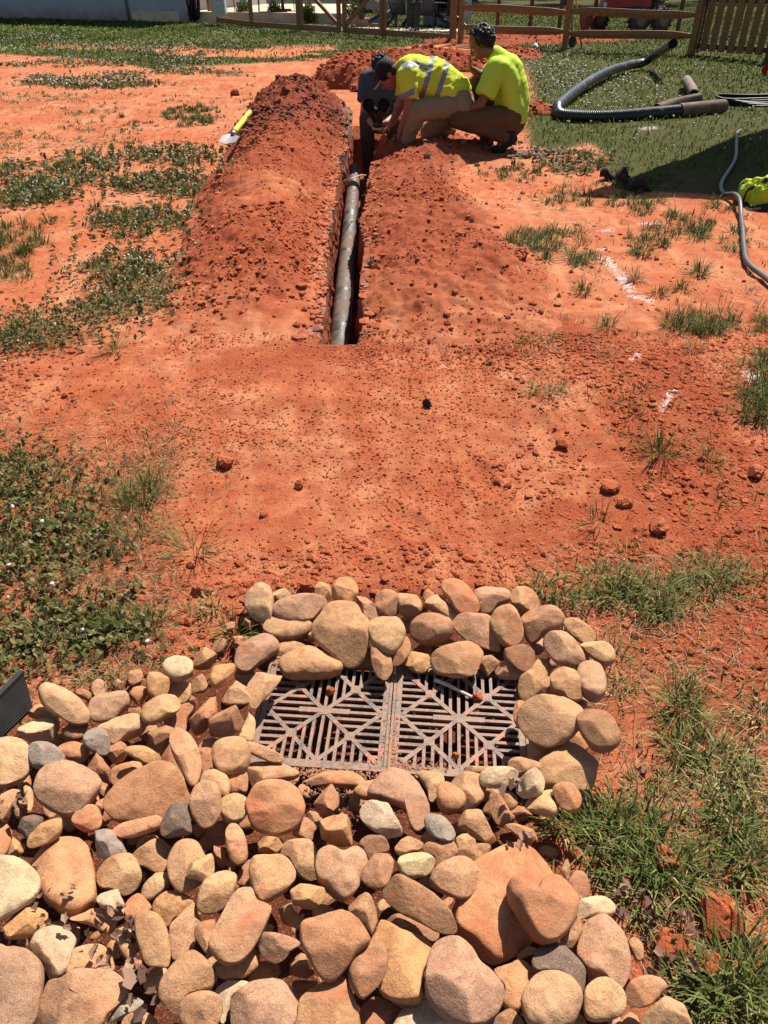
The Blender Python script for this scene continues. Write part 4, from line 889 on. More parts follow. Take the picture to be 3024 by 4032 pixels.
# ribbed black plastic beside the pile at the left frame edge
def ribbed():
    e = None; m = MB(); A = at(88, 2650, .13); B = at(-60, 2800, .13); D = at(128, 2790, .05); E = at(-40, 2950, .05)
    n = 15
    for i in range(n):
        t0 = i / n; t1 = (i + .55) / n
        a0 = A.lerp(D, t0); b0 = B.lerp(E, t0); a1 = A.lerp(D, t1); b1 = B.lerp(E, t1); m.bar((a0 + a1) / 2, (b0 + b1) / 2, (.0075), .009, up=(0, 0, 1))
    nrm = (D - A).cross(B - A).normalized(); 
    if nrm.dot(Vector((0, 0, 1.5)) - A) < 0: nrm = -nrm
    off = -nrm * .008
    m.add([A + off, D + off, E + off, B + off, A + off * 3, D + off * 3, E + off * 3, B + off * 3], [(0, 1, 2, 3), (7, 6, 5, 4), (0, 4, 5, 1), (1, 5, 6, 2), (2, 6, 7, 3), (3, 7, 4, 0)])
    back = -nrm * .12
    m.bar(A + Vector((0, 0, .003)), B + Vector((0, 0, .003)), .012, .010)
    m.build('ribbed_plastic_bin', simple('grey_black_plastic', (52, 50, 50), .45, 30, .3, spec=.5), label='black ribbed plastic bin side at the left frame edge beside clover', cat='plastic bin')
ribbed()
# ------------------------------------------------------------ grass and clover
def blade_mat(name, cols, rough=.55):
    t = NT(name); a = t.attr('tint'); n = len(cols)
    c = t.ramp(a, [(i / (n - 1), s2l(k)) for i, k in enumerate(cols)])
    t.color(c).rough(rough).spec(.12)
    t.b.inputs['Subsurface Weight'].default_value = 0.0
    tr = t.node('ShaderNodeBsdfTranslucent'); t.l.new(c, tr.inputs[0]); mx = t.node('ShaderNodeMixShader'); mx.inputs[0].default_value = .22
    t.l.new(t.b.outputs[0], mx.inputs[1]); t.l.new(tr.outputs[0], mx.inputs[2]); t.l.new(mx.outputs[0], t.n['Material Output'].inputs[0]); return t.m
M_GRASS = blade_mat('grass_blades', [(66, 80, 30), (96, 108, 48), (130, 136, 74), (184, 170, 112), (222, 194, 142)], .7)
M_LAWN = blade_mat('lawn_blades', [(56, 78, 20), (76, 102, 28), (104, 124, 42), (156, 156, 84), (196, 186, 130)], .8)
M_CLOV = blade_mat('clover_leaves', [(64, 74, 34), (88, 94, 46), (118, 118, 66), (160, 144, 98), (140, 102, 70)], .75)
M_DRY = blade_mat('dry_straw', [(96, 84, 48), (122, 100, 62), (176, 140, 96), (218, 186, 138), (104, 72, 54)])
M_PETAL = simple('clover_petals', (236, 226, 208), .8, 60, .12)
M_DLEAF = blade_mat('dead_leaves', [(98, 72, 62), (128, 96, 82), (160, 124, 104), (186, 150, 126)])
def blades(name, x, y, L, W, mat, lean=.5, tint=None, z=None, curl=.6, jitter=True, **kw):
    """tapered two-segment blades; x,y,L,W arrays"""
    n = len(x); 
    if z is None: z = H(x, y)
    az = RNG.uniform(0, 2 * math.pi, n) if kw.get('azim') is None else kw.pop('azim')
    kw.pop('azim', None)
    ln = np.clip(RNG.normal(lean, .22, n), 0.02, 1.35) if np.isscalar(lean) else lean
    dx, dy = np.cos(az), np.sin(az); px, py = -dy, dx
    l2 = np.clip(ln + curl * RNG.uniform(.3, 1, n), 0, 1.75)
    b = np.stack([x, y, z - .004], 1)
    m = b + np.stack([dx * np.sin(ln), dy * np.sin(ln), np.cos(ln)], 1) * (L * .55)[:, None]
    t = m + np.stack([dx * np.sin(l2), dy * np.sin(l2), np.cos(l2)], 1) * (L * .45)[:, None]
    P = np.stack([px, py, np.zeros(n)], 1) * (W / 2)[:, None]
    V = np.stack([b - P * .8, b + P * .8, m + P, m - P, t], 1).reshape(-1, 3)
    o = (np.arange(n) * 5)[:, None]
    q = o + np.array([[0, 1, 2, 3]]); tr = o + np.array([[3, 2, 4]])
    me = np_mesh(name, V, [q, tr], False)
    tint = RNG.random(n) * .6 if tint is None else tint
    add_attr(me, 'tint', np.repeat(np.clip(tint, 0, 1), 5)); return link(name, me, mat, **kw)
def tuft_pts(cx, cy, r, n):
    a = RNG.uniform(0, 6.283, n); q = r * np.sqrt(RNG.random(n)) if n else np.zeros(0); return cx + q * np.cos(a), cy + q * np.sin(a), a, q
# patches traced from the photograph: centre, half sizes (pixels), number of tufts, blades per tuft, length, kind
PATCH = [ (3300, 2500, 260, 300, 30, 18, .10, 'm'), (3500, 1800, 250, 250, 26, 20, .11, 'g'), (3400, 3300, 250, 300, 30, 18, .10, 'm'), (-350, 2300, 250, 300, 30, 10, .07, 'c'), (-300, 1500, 200, 150, 24, 16, .09, 'f'), # just outside the frame, then the left field
 (760, 460, 120, 45, 60, 26, .10, 'g'), (330, 665, 110, 60, 40, 22, .09, 'f'), (660, 620, 170, 40, 45, 18, .07, 'f'), (650, 740, 190, 45, 60, 18, .08, 'f'), (560, 880, 190, 55, 55, 22, .09, 'f'),
 (130, 760, 140, 60, 55, 24, .11, 'f'), (60, 940, 130, 60, 40, 24, .11, 'g'), (60, 1070, 110, 45, 26, 22, .10, 'g'), (500, 1060, 150, 65, 55, 20, .09, 'f'), (30, 690, 60, 40, 14, 18, .09, 'f'),
 (90, 560, 160, 40, 30, 14, .07, 's'), (420, 540, 140, 40, 22, 12, .06, 's'), (560, 510, 90, 30, 14, 14, .06, 'g'), (340, 440, 110, 22, 16, 14, .07, 's'), (300, 500, 70, 25, 10, 14, .06, 'g'),
 (400, 330, 210, 22, 70, 18, .08, 'f'), (250, 255, 280, 14, 50, 14, .07, 'f'), (620, 245, 200, 12, 40, 14, .07, 'f'), (760, 285, 160, 12, 30, 14, .07, 'f'), (150, 380, 200, 20, 30, 12, .06, 's'), (190, 320, 110, 20, 36, 16, .08, 'f'), (680, 190, 330, 26, 90, 18, .08, 'f'), (930, 300, 90, 12, 16, 14, .07, 's'), (480, 300, 60, 12, 16, 12, .06, 'f'),
 (120, 1330, 170, 60, 60, 12, .07, 'c'), (480, 1200, 170, 60, 55, 12, .07, 'c'), (620, 1150, 120, 50, 30, 12, .06, 's'), (60, 1900, 100, 120, 30, 10, .06, 'c'),
 # near left clover bed
 (130, 1980, 200, 190, 50, 12, .07, 'c'), (250, 2130, 200, 140, 34, 12, .07, 'c'), (90, 2250, 150, 110, 26, 10, .06, 'c'), (180, 2080, 300, 280, 50, 10, .06, 's'), (520, 2110, 140, 70, 16, 16, .10, 'g'), (560, 1800, 230, 60, 10, 10, .05, 's'),
 (280, 2480, 300, 70, 60, 14, .07, 'c'), (50, 2580, 80, 70, 22, 8, .05, 'c'), (480, 2460, 160, 40, 26, 16, .08, 'g'), (400, 2680, 70, 45, 12, 12, .05, 's'), (560, 1960, 90, 60, 8, 22, .13, 'g'),
 # right field
 (2160, 950, 170, 50, 55, 22, .10, 'g'), (2000, 680, 120, 30, 26, 18, .08, 'g'), (2240, 780, 110, 50, 30, 18, .09, 'g'), (2500, 800, 120, 40, 26, 18, .09, 'g'), (2560, 960, 100, 60, 28, 22, .10, 'g'),
 (2700, 900, 110, 70, 36, 22, .11, 'g'), (2540, 830, 60, 30, 12, 18, .09, 'g'), (2310, 1020, 70, 35, 14, 24, .11, 'g'), (2760, 1270, 150, 60, 34, 26, .12, 'g'), (2240, 640, 130, 40, 30, 18, .08, 'f'), (2840, 820, 60, 30, 9, 18, .09, 'g'),
 (2520, 720, 180, 40, 34, 18, .08, 'g'), (2900, 960, 70, 50, 12, 22, .10, 'g'), (2980, 1300, 60, 40, 8, 22, .12, 'g'), (2990, 1440, 60, 30, 9, 26, .12, 'g'), (2980, 1600, 90, 90, 22, 28, .14, 'g'),
 (2160, 1565, 100, 25, 14, 10, .06, 's'), (2100, 1370, 120, 40, 12, 8, .06, 's'), (2310, 2330, 210, 70, 34, 16, .09, 'm'), (2560, 2360, 190, 80, 30, 20, .11, 'm'), (2830, 2300, 200, 80, 22, 20, .11, 'm'), (2450, 2250, 130, 90, 12, 12, .09, 's'),
 (2850, 3080, 160, 130, 40, 16, .09, 's'), (2900, 3350, 150, 120, 34, 18, .09, 'm'), (2720, 2950, 90, 60, 12, 18, .09, 'm'), (2560, 3110, 70, 40, 8, 14, .08, 'm'), (2700, 2760, 70, 90, 12, 16, .10, 'm'),
 (2380, 3250, 220, 60, 26, 16, .12, 'm'), (2500, 3370, 170, 120, 20, 18, .13, 'g'), (2600, 3500, 150, 110, 22, 18, .13, 'm'), (2180, 3150, 30, 20, 1, 10, .09, 'g'), (2960, 3880, 150, 150, 24, 20, .16, 'm'), (2760, 3900, 110, 60, 16, 18, .09, 'm'),
 (1500, 2330, 700, 8, 0, 0, 0, 's'), (2430, 2690, 60, 60, 7, 12, .07, 's'), (2950, 2780, 80, 120, 10, 14, .08, 's'), (2270, 3000, 60, 50, 5, 12, .05, 's'), (2300, 3640, 80, 50, 0, 8, .05, 's'),
 (800, 2400, 60, 60, 8, 14, .07, 's'), (1350, 540, 30, 20, 4, 10, .06, 's')]
TUFTS = [ # single clumps one could point at: px,py, blades, length, label
 (920, 2480, 90, .085, 'bushy dark grass clump touching the ring stones at upper left', 'g'),
 (760, 2170, 34, .16, 'sparse sprawling crabgrass with long stalks on red clay left of centre', 'm'),
 (560, 1960, 60, .15, 'upright spiky grass clump standing out of the clover bed', 'm'),
 (450, 1390, 46, .13, 'spiky grass clump at the lower end of the left weed band', 'm'),
 (2590, 1800, 80, .14, 'dark upright grass clump alone on red soil at the right', 'g'),
 (2790, 1830, 40, .09, 'small yellow-green grass clump right of the dark upright clump', 'm'),
 (2360, 2060, 22, .10, 'thin sprig of grass beside the dark pyramid-like clod', 'm'),
 (2840, 1980, 14, .08, 'tiny sprig of grass on red soil near the right edge', 'm'),
 (2390, 1300, 50, .10, 'upright grass tuft at the foot of the right bank with a straw stalk', 'g'),
 (2730, 1380, 30, .09, 'low grass clump just below the wide right-hand grass mat', 'm'),
 (2500, 1110, 60, .11, 'grass clump dusted white at the end of the paint line', 'w'),
 (2680, 1150, 46, .09, 'small round grass tuft right of the white paint line', 'g'),
 (2750, 1090, 70, .12, 'spiky isolated grass tuft on pale clay left of the hose', 'g'),
 (2300, 1155, 50, .11, 'forked grass tuft on the lower left of the paint line', 'g'),
 (2150, 1025, 44, .10, 'grass tuft right of the big red-brown clod', 'g'),
 (2590, 1170, 40, .08, 'low grass tuft under the white-dusted clump', 'g'),
 (2260, 600, 30, .08, 'low green tuft at the lawn edge above the bare clay strip', 'g'),
 (2690, 2790, 46, .12, 'leaning grass clump at the right between crumbly soil and stones', 'm'),
 (2420, 2600, 34, .10, 'yellowish grass sprout touching the right outer ring stone', 'm'),
 (190, 880, 44, .12, 'spiky grass clump left of the clover band in the left field', 'g'),
 (380, 830, 36, .10, 'small spiky tuft standing on the pale clay between weeds', 'g'),
 (480, 460, 24, .07, 'tiny round green tuft in the left field on bare clay', 'g'),
 (100, 1000, 70, .12, 'dense spiky grass clump near the left edge of the photo', 'g')]
def build_veg():
    TINY = []
    X = []; Y = []; A = []; L = []; T = []; W = []; LN = []
    for (a0_, a1_, b0_, b1_, k_) in ((-200, 1000, 330, 1400, 420), (2050, 3150, 620, 1500, 240), (2300, 3100, 1500, 3300, 90), (-100, 900, 1650, 2600, 60)):
        for qx, qy in zip(*scatter_px(k_, a0_, a1_, b0_, b1_, lambda a, b: notpile(a, b) * (lawn_f(a, b) < .3) * (.3 + .7 * sstep(-.1, .3, fbm(a * 1.1, b * 1.1, seed=89))))): TINY.append((qx, qy))
    CX = []; CY = []; FX = []; FY = []; SX = []; SY = []
    def tuft(cx, cy, nb, ln, knd):
        nb = int(nb * (.8 if cy < 2.2 else 1)); x, y, a, q = tuft_pts(cx, cy, .012 + ln * .22, nb); dist = max(cy, 1.2)
        X.append(x); Y.append(y); A.append(a + RNG.normal(0, .5, nb)); l = ln * RNG.uniform(.5, 1.15, nb); L.append(l)
        W.append(np.full(nb, max(.0036, .00095 * dist)) * RNG.uniform(.7, 1.2, nb)); LN.append(np.clip(RNG.normal(.75, .35, nb), .05, 1.4))
        b = {'g': .22, 'f': .22, 'c': .42, 's': .62, 'm': .40, 'w': .75}[knd]; T.append(np.clip(RNG.normal(b, .17, nb), 0, 1))
    for (px, py, rx, ry, nt, nb, ln, knd) in PATCH:
        for _ in range(nt):
            a = RNG.uniform(0, 6.283); q = math.sqrt(RNG.random()); qx, qy = px + rx * q * math.cos(a), py + ry * q * math.sin(a)
            p = at(qx, qy)
            s_, d_ = sd(p.x, p.y)
            if -.1 < s_ < 6.5 and abs(d_) < .5: continue
            tuft(p.x, p.y, nb, ln * RNG.uniform(.5, 1.0), knd)
            if knd in 'fc':
                k = (6 if py > 1500 else 8) if knd == 'c' else 6
                r = .09 if py > 1500 else .16
                CX += list(p.x + RNG.normal(0, r, k)); CY += list(p.y + RNG.normal(0, r, k))
                kf = RNG.poisson(1.1 if knd == 'f' else .05)
                FX += list(p.x + RNG.normal(0, r, kf)); FY += list(p.y + RNG.normal(0, r, kf))
            ks = {'s': 9, 'm': 6, 'c': 9, 'f': 4, 'g': 2}[knd]
            SX += list(p.x + RNG.normal(0, .12, ks)); SY += list(p.y + RNG.normal(0, .12, ks))
    for qx, qy in TINY:
        s_, d_ = sd(qx, qy)
        if -.2 < s_ < 7.5 and -1.3 < d_ < .9: continue
        tuft(qx, qy, int(RNG.integers(4, 12)), RNG.uniform(.03, .07), 'sgm'[int(RNG.integers(0, 3))])
    x, y = np.concatenate(X), np.concatenate(Y)
    blades('grass_patches', x, y, np.concatenate(L), np.concatenate(W), M_GRASS, lean=np.concatenate(LN), tint=np.concatenate(T), azim=np.concatenate(A), kind='stuff')
    # clover: three round leaflets per stalk
    cx, cy = np.array(CX), np.array(CY); n = len(cx); dist = np.maximum(cy, 1.3); r = np.clip(.0056 * RNG.uniform(.7, 1.35, n), 0, 1) * np.clip(dist / 3.2, 1, 2.2); hh = RNG.uniform(.012, .045, n); cz = H(cx, cy) + hh
    V = []; a0 = RNG.uniform(0, 6.28, n)
    ring = np.array([[math.cos(t), math.sin(t)] for t in np.linspace(0, 2 * math.pi, 7)[:-1]])
    for k in range(3):
        a = a0 + k * 2.094; ox, oy = cx + np.cos(a) * r * 1.05, cy + np.sin(a) * r * 1.05
        tl = RNG.normal(0, .75, (n, 2))
        vx = ox[:, None] + ring[None, :, 0] * r[:, None]; vy = oy[:, None] + ring[None, :, 1] * r[:, None]
        vz = cz[:, None] + (ring[None, :, 0] * tl[:, :1] + ring[None, :, 1] * tl[:, 1:]) * r[:, None]
        V.append(np.stack([vx, vy, vz], -1).reshape(-1, 3))
    V = np.vstack(V); F = np.arange(len(V)).reshape(-1, 6); me = np_mesh('clover_leaves', V, F); add_attr(me, 'tint', np.repeat(np.clip(RNG.normal(.45, .25, 3 * n), 0, 1), 6)); link('clover_leaves', me, M_CLOV, kind='stuff')
    # white clover heads
    lx, ly = scatter_px(9000, -100, 1900, 110, 330, lambda a, b: (lawn_f(a, b) > .4) * .40 * sstep(-.1, .5, fbm(a * .8, b * .8, seed=77)))
    gx, gy = scatter_px(5000, 1950, 3100, 180, 620, lambda a, b: (lawn_f(a, b) > .4) * (.05 + .6 * np.exp(-((a - 2.9) / 1.2) ** 2 - ((b - 13.5) / 3.0) ** 2)))
    nx = np.array([at(50 + 20 * i, 0).x for i in range(0)])
    PL = poly_pts([(2200, 452), (2196, 425), (2262, 362), (2405, 278), (2535, 246)], .07); PL2 = poly_pts([(2196, 452), (2330, 460), (2560, 447), (2850, 420)], .07); mm = (segdist(PL, gx, gy) > .16) & (segdist(PL2, gx, gy) > .16); gx, gy = gx[mm], gy[mm]
    fx = np.concatenate([FX, lx, gx]); fy = np.concatenate([FY, ly, gy]); n = len(fx); fz = H(fx, fy) + RNG.uniform(.03, .08, n); rr = .0075 * np.clip(fy / 6.5, .85, 2.0) * RNG.uniform(.7, 1.2, n)
    V = IV[None] * rr[:, None, None] * (1 + RNG.normal(0, .15, (n, len(IV), 1))) + np.stack([fx, fy, fz], 1)[:, None]
    me = np_mesh('clover_flowers', V.reshape(-1, 3), (IF[None] + (np.arange(n) * len(IV))[:, None, None]).reshape(-1, 3)); link('clover_flowers', me, M_PETAL, kind='stuff')
    # dry straw
    sx, sy = np.array(SX), np.array(SY); n = len(sx)
    ex, ey = scatter_px(900, -100, 3100, 1350, 3900, lambda a, b: notpile(a, b) * .35 * ((np.abs(a) > .7 * b * .35) + .15)); sx = np.concatenate([sx, ex]); sy = np.concatenate([sy, ey]); 
    for (a0, a1, b0, b1, k_) in ((-200, 1000, 260, 1350, 9000), (1950, 3200, 560, 1500, 6500), (-100, 700, 1600, 2700, 8000), (2300, 3100, 2200, 3900, 2600)):
        qx, qy = scatter_px(k_, a0, a1, b0, b1, lambda a, b: notpile(a, b) * (lawn_f(a, b) < .3) * (.15 + .85 * sstep(-.1, .35, fbm(a * 1.5, b * 1.5, oct=3, seed=88)))); s_, d_ = sd(qx, qy); mm = ~((s_ > -.1) & (s_ < 7) & (d_ > -1.3) & (d_ < 1.0)); sx = np.concatenate([sx, qx[mm]]); sy = np.concatenate([sy, qy[mm]])
    n = len(sx)
    blades('dry_straw', sx, sy, RNG.uniform(.02, .085, n), np.clip(.0007 * sy, .0014, .01), M_DRY, lean=np.clip(RNG.normal(1.3, .25, n), .3, 1.5), tint=RNG.random(n), z=H(sx, sy) + .008, curl=.3, kind='stuff')
    # lawn: the mown turf behind
    lx, ly = scatter_px(420000, -700, 3700, 30, 680, lambda a, b: np.clip(lawn_f(a, b) * 1.4 - .2, 0, 1) * np.clip(11 / b, .3, 1) * (.70 + .3 * vnoise(a * 1.7, b * 1.7, seed=79)))
    m = RNG.random(len(lx)) < .9; lx, ly = lx[m], ly[m]; print('lawn', len(lx)); n = len(lx)
    blades('lawn_grass', lx, ly, RNG.uniform(.04, .095, n), np.clip(.0012 * ly, .008, .032), M_LAWN, lean=.6, tint=np.clip(RNG.beta(1.5, 2.6, n) + .3 * fbm(lx * .7, ly * .7, seed=80), 0, 1), kind='stuff')
    # single clumps
    for (px, py, nb, ln, lab, knd) in TUFTS:
        p = at(px, py, 0); x, y, a, q = tuft_pts(0, 0, .012 + ln * .2, nb); dist = p.y
        b = {'g': .2, 'm': .42, 'w': .85}[knd]
        z0 = Hz(p.x, p.y)
        o = blades('grass_tuft', x, y, ln * RNG.uniform(.5, 1.2, nb), np.full(nb, max(.003, .00105 * dist)), M_GRASS if knd != 'w' else M_DRY, lean=np.clip(RNG.normal(.75, .35, nb), .05, 1.4), tint=np.clip(RNG.normal(b, .15, nb), 0, 1), z=np.zeros(nb), azim=a + RNG.normal(0, .4, nb), label=lab, cat='grass tuft', group='single grass tufts growing out of the clay')
        o.location = (p.x, p.y, z0)
build_veg()
# crumpled dead leaves between the stones
def leaf_heap(px, py, r, n, z, lab, size=.022):
    c = at(px, py, z); V = []; F = []; T = []
    for i in range(int(n * .75)):
        a = RNG.uniform(0, 6.28); q = r * math.sqrt(RNG.random()); o = np.array([q * math.cos(a), q * math.sin(a), RNG.uniform(0, .03)])
        nrm = Vector((RNG.normal(0, .6), RNG.normal(0, .6), 1)).normalized(); t = nrm.orthogonal().normalized(); t.rotate(Quaternion(nrm, RNG.uniform(0, 6.28))); b_ = nrm.cross(t)
        K = 10; s = size * RNG.uniform(.3, .75); base = len(V); fold = RNG.uniform(.2, .9)
        V.append(o)
        for k in range(K):
            an = 2 * math.pi * k / K; rad = s * (1 if k % 2 else .72) * RNG.uniform(.8, 1.1)
            pnt = np.array(t) * math.cos(an) * rad + np.array(b_) * math.sin(an) * rad * .7 + np.array(nrm) * (abs(math.sin(an)) * rad * fold)
            V.append(o + pnt)
        for k in range(K): F.append((base, base + 1 + k, base + 1 + (k + 1) % K))
        T += [RNG.random()] * (K + 1)
    me = np_mesh('leaf_litter', np.array(V), np.array(F), False); add_attr(me, 'tint', T)
    o = link('leaf_litter', me, M_DLEAF, label=lab, cat='dead leaves', group='clumps of dead brown leaves'); o.location = c
leaf_heap(225, 3590, .045, 16, .10, 'crumpled dead oak leaves below the scraped orange boulder at left', .020)
leaf_heap(430, 3700, .05, 22, .10, 'long trail of brown dead leaves in the lower left of the pile', .022)
leaf_heap(480, 3830, .05, 20, .09, 'dark leaf litter wedged left of the tall pill stone', .022)
leaf_heap(560, 3930, .035, 8, .10, 'large curled brown leaf lying near the bottom left stones', .03)
leaf_heap(75, 3190, .03, 10, .09, 'curled purple-brown leaves on the pile at the left edge', .022)
leaf_heap(2010, 3120, .022, 6, .12, 'thin curled leaf standing between whitish stones right below grate', .022)
leaf_heap(2020, 3320, .03, 9, .08, 'small clump of shredded leaves by the chipped tan stone', .018)
leaf_heap(2600, 3700, .09, 46, .03, 'broad drift of dead leaves along the lower right pile edge', .022)
leaf_heap(2440, 3560, .03, 12, .05, 'dead leaves tucked under the long grass beside the whitish stone', .02)
leaf_heap(2530, 3040, .03, 5, .01, 'two dull purple leaves on red soil right of sloping slab', .028)
leaf_heap(1370, 3180, .05, 30, .03, 'fine brown leaf bits below the joint of the grates', .012)
def ribbed_tube(m, pts, r, pitch=.019, amp=.006, n=14):
    P = catmull(pts, 10); L = [0]
    for a, b in zip(P, P[1:]): L.append(L[-1] + (b - a).length)
    N = int(L[-1] / (pitch / 4)); out = []; rad = []
    for i in range(N + 1):
        t = L[-1] * i / N; k = max(0, min(len(L) - 2, int(np.searchsorted(L, t)) - 1)); f = (t - L[k]) / max(1e-6, L[k + 1] - L[k]); out.append(P[k].lerp(P[k + 1], f)); rad.append(r + amp * (1 if (i % 4) in (0, 1) else -1) * .5)
    m.tube(out, rad, n, cap=False); return out
def pipe_mat(name, dirt, base=(28, 29, 31), d1=(150, 112, 90), d2=(186, 146, 120)):
    t = NT(name); p = t.geo(); n = t.noise(7, 5, .7, p); f = t.noise(70, 4, .7, p)
    a = t.math('ADD', t.math('ADD', n, t.math('MULTIPLY', f, .25)), dirt - .5)
    c = t.mix(t.ramp(a, [(0.55, 0.0), (0.78, 1.0)]), s2l(base), t.mix(f, s2l(d1), s2l(d2)))
    t.color(c).rough(t.ramp(a, [(0.5, 0.36), (0.8, 0.9)])).spec(.5); return t.m
M_PIPE = pipe_mat('black_pipe', .34); M_PIPED = pipe_mat('dirty_pipe', .62, (72, 60, 54), (126, 100, 86), (150, 122, 104)); M_PIPET = pipe_mat('clay_dusted_pipe', .56, (72, 66, 62), (122, 98, 82), (150, 122, 104)); M_INNER = simple('pipe_bore_shade', (10, 10, 10), .8)  # M_INNER: near-black that paints the shade inside pipe mouths
# pipe lying in the trench
def trench_pipe():
    m = MB(); pts = []
    for s in np.linspace(.02, TL + 1.25, 20):
        x, y = xy_of(np.array([s]), np.array([-.018]) - t_off(np.array([s]))); pts.append((float(x[0]), float(y[0]), -.265 + .006 * math.sin(s * 1.3) + (.14 if s < .06 else 0) * 0))
    ribbed_tube(m, pts, .060, .02, .006, 18)
    m.build('corrugated_pipe', M_PIPET, smooth=True, label='dusty corrugated drain pipe laid along the bottom of the trench', cat='pipe', group='corrugated drain pipes')
trench_pipe()
def lawn_pipe():
    r = .068
    e = empty('corrugated_pipe', at(2200, 460), 0, 'long black drain pipe bent into a V on the lawn, one end raised', 'pipe', 'corrugated drain pipes')
    loc = e.location.copy()
    def g(px, py, z=.07): return at(px, py, z)
    smooth = [g(2200, 452), g(2196, 425, .075), g(2218, 398, .09), g(2262, 362, .1), g(2330, 315, .12), g(2405, 278, .12), g(2480, 256, .1), g(2535, 246, .11), g(2585, 215, .25), g(2650, 172, .5)]
    m = MB(); P = catmull(smooth, 8); m.tube(P, r, 18, cap=False); m.v = [tuple(Vector(v) - loc) for v in m.v]; m.build('smooth_section', M_PIPE, e, smooth=True)
    m = MB(); d = (P[-1] - P[-2]).normalized(); m.tube([P[-1] - d * .10, P[-1] + d * .002], [r * .96, r * .90], 18); m.v = [tuple(Vector(v) - loc) for v in m.v]; m.build('end_shade_plug', M_INNER, e)  # black plug stands for the shade inside the raised end
    m = MB(); m.tube([P[-1] - d * .03, P[-1]], [r * 1.06] * 2, 18, cap=False); m.v = [tuple(Vector(v) - loc) for v in m.v]; m.build('rim', M_PIPE, e)
    m = MB(); ribbed_tube(m, [g(2196, 425, .075), g(2198, 448), g(2230, 456), g(2330, 460), g(2450, 456), g(2560, 447), g(2680, 436)], r, .022, .009, 18); m.v = [tuple(Vector(v) - loc) for v in m.v]; m.build('ribbed_section', M_PIPE, e, smooth=True)
    m = MB(); R2 = ribbed_tube(m, [g(2672, 437), g(2760, 428), g(2848, 419)], r * 1.14, .03, .012, 18); d = (R2[-1] - R2[-2]).normalized(); m.v = [tuple(Vector(v) - loc) for v in m.v]; o = m.build('ribbed_end_piece', M_PIPED, e, smooth=True); o['label'] = 'mud-brown wider ribbed end piece'
    m = MB(); m.tube([R2[-1] - d * .1, R2[-1] - d * .003], r * .95, 16); m.v = [tuple(Vector(v) - loc) for v in m.v]; m.build('end_shade_plug', M_INNER, e)  # black plug, painted shade inside the ribbed end piece
    # second short ribbed pipe behind
    m = MB(); R3 = ribbed_tube(m, [g(2585, 432, .07), g(2660, 408, .09), g(2755, 388, .13)], .062, .026, .010, 16)
    m.build('corrugated_pipe', M_PIPED, smooth=True, label='short muddy ribbed pipe lying behind the long black one', cat='pipe', group='corrugated drain pipes')
    m = MB(); K = catmull([g(2732, 372, .08), g(2725, 352, .11), g(2708, 325, .13), g(2700, 312, .10)], 6); m.tube(K, [.066] * (len(K) - 2) + [.058, .04], 16, cap=True)
    m.build('pipe_elbow', M_PIPED, smooth=True, label='short reddish brown curved pipe piece lying upright in the grass', cat='pipe', group='corrugated drain pipes')
    d = (K[0] - K[1]).normalized(); m = MB(); m.tube([K[0], K[0] + d * .004], .054, 14); m.build('end_shade_plug', M_INNER, bpy.data.objects['pipe_elbow'])  # black disc, painted shade in the mouth of the elbow
lawn_pipe()
def hose():
    m = MB(); P = [(2912, 533), (2896, 548), (2893, 590), (2893, 630), (2882, 662), (2858, 700), (2838, 735), (2832, 765), (2845, 788), (2880, 805), (2898, 835), (2912, 870), (2918, 930), (2921, 990), (2928, 1045), (2950, 1080), (2985, 1105), (3030, 1148), (3100, 1200)]
    Q = []
    for a, b in P: p = at(a, b, 0); Q.append(Vector((p.x, p.y, Hz(p.x, p.y) + .03)))
    Q[10].z += .05; Q[9].z += .03
    m.tube(catmull(Q, 8), .0165, 10); m.build('garden_hose', simple('dusty_grey_hose', (92, 88, 86), .5, 6, .3, spec=.5), smooth=True, label='grey-black hose snaking down the right side past the yellow vest', cat='hose')
    m = MB(); c = at(2990, 412, .03)
    for k in range(7):
        pts = [c + Vector((math.cos(t) * (.42 + .02 * k) * 1.1, math.sin(t) * (.34 - .02 * k), .02 + .012 * k + .01 * math.sin(3 * t + k))) for t in np.linspace(0, 2 * math.pi, 30)]; m.tube(pts, .012, 8)
    m.tube([c + Vector((-.45, 0, .03)), c + Vector((-.62, -.12, .02))], .016, 8)
    m.build('coiled_cable', simple('black_cable', (24, 24, 26), .45, 20, .3), smooth=True, label='coil of black cable on the lawn at the right edge', cat='cable')
hose()
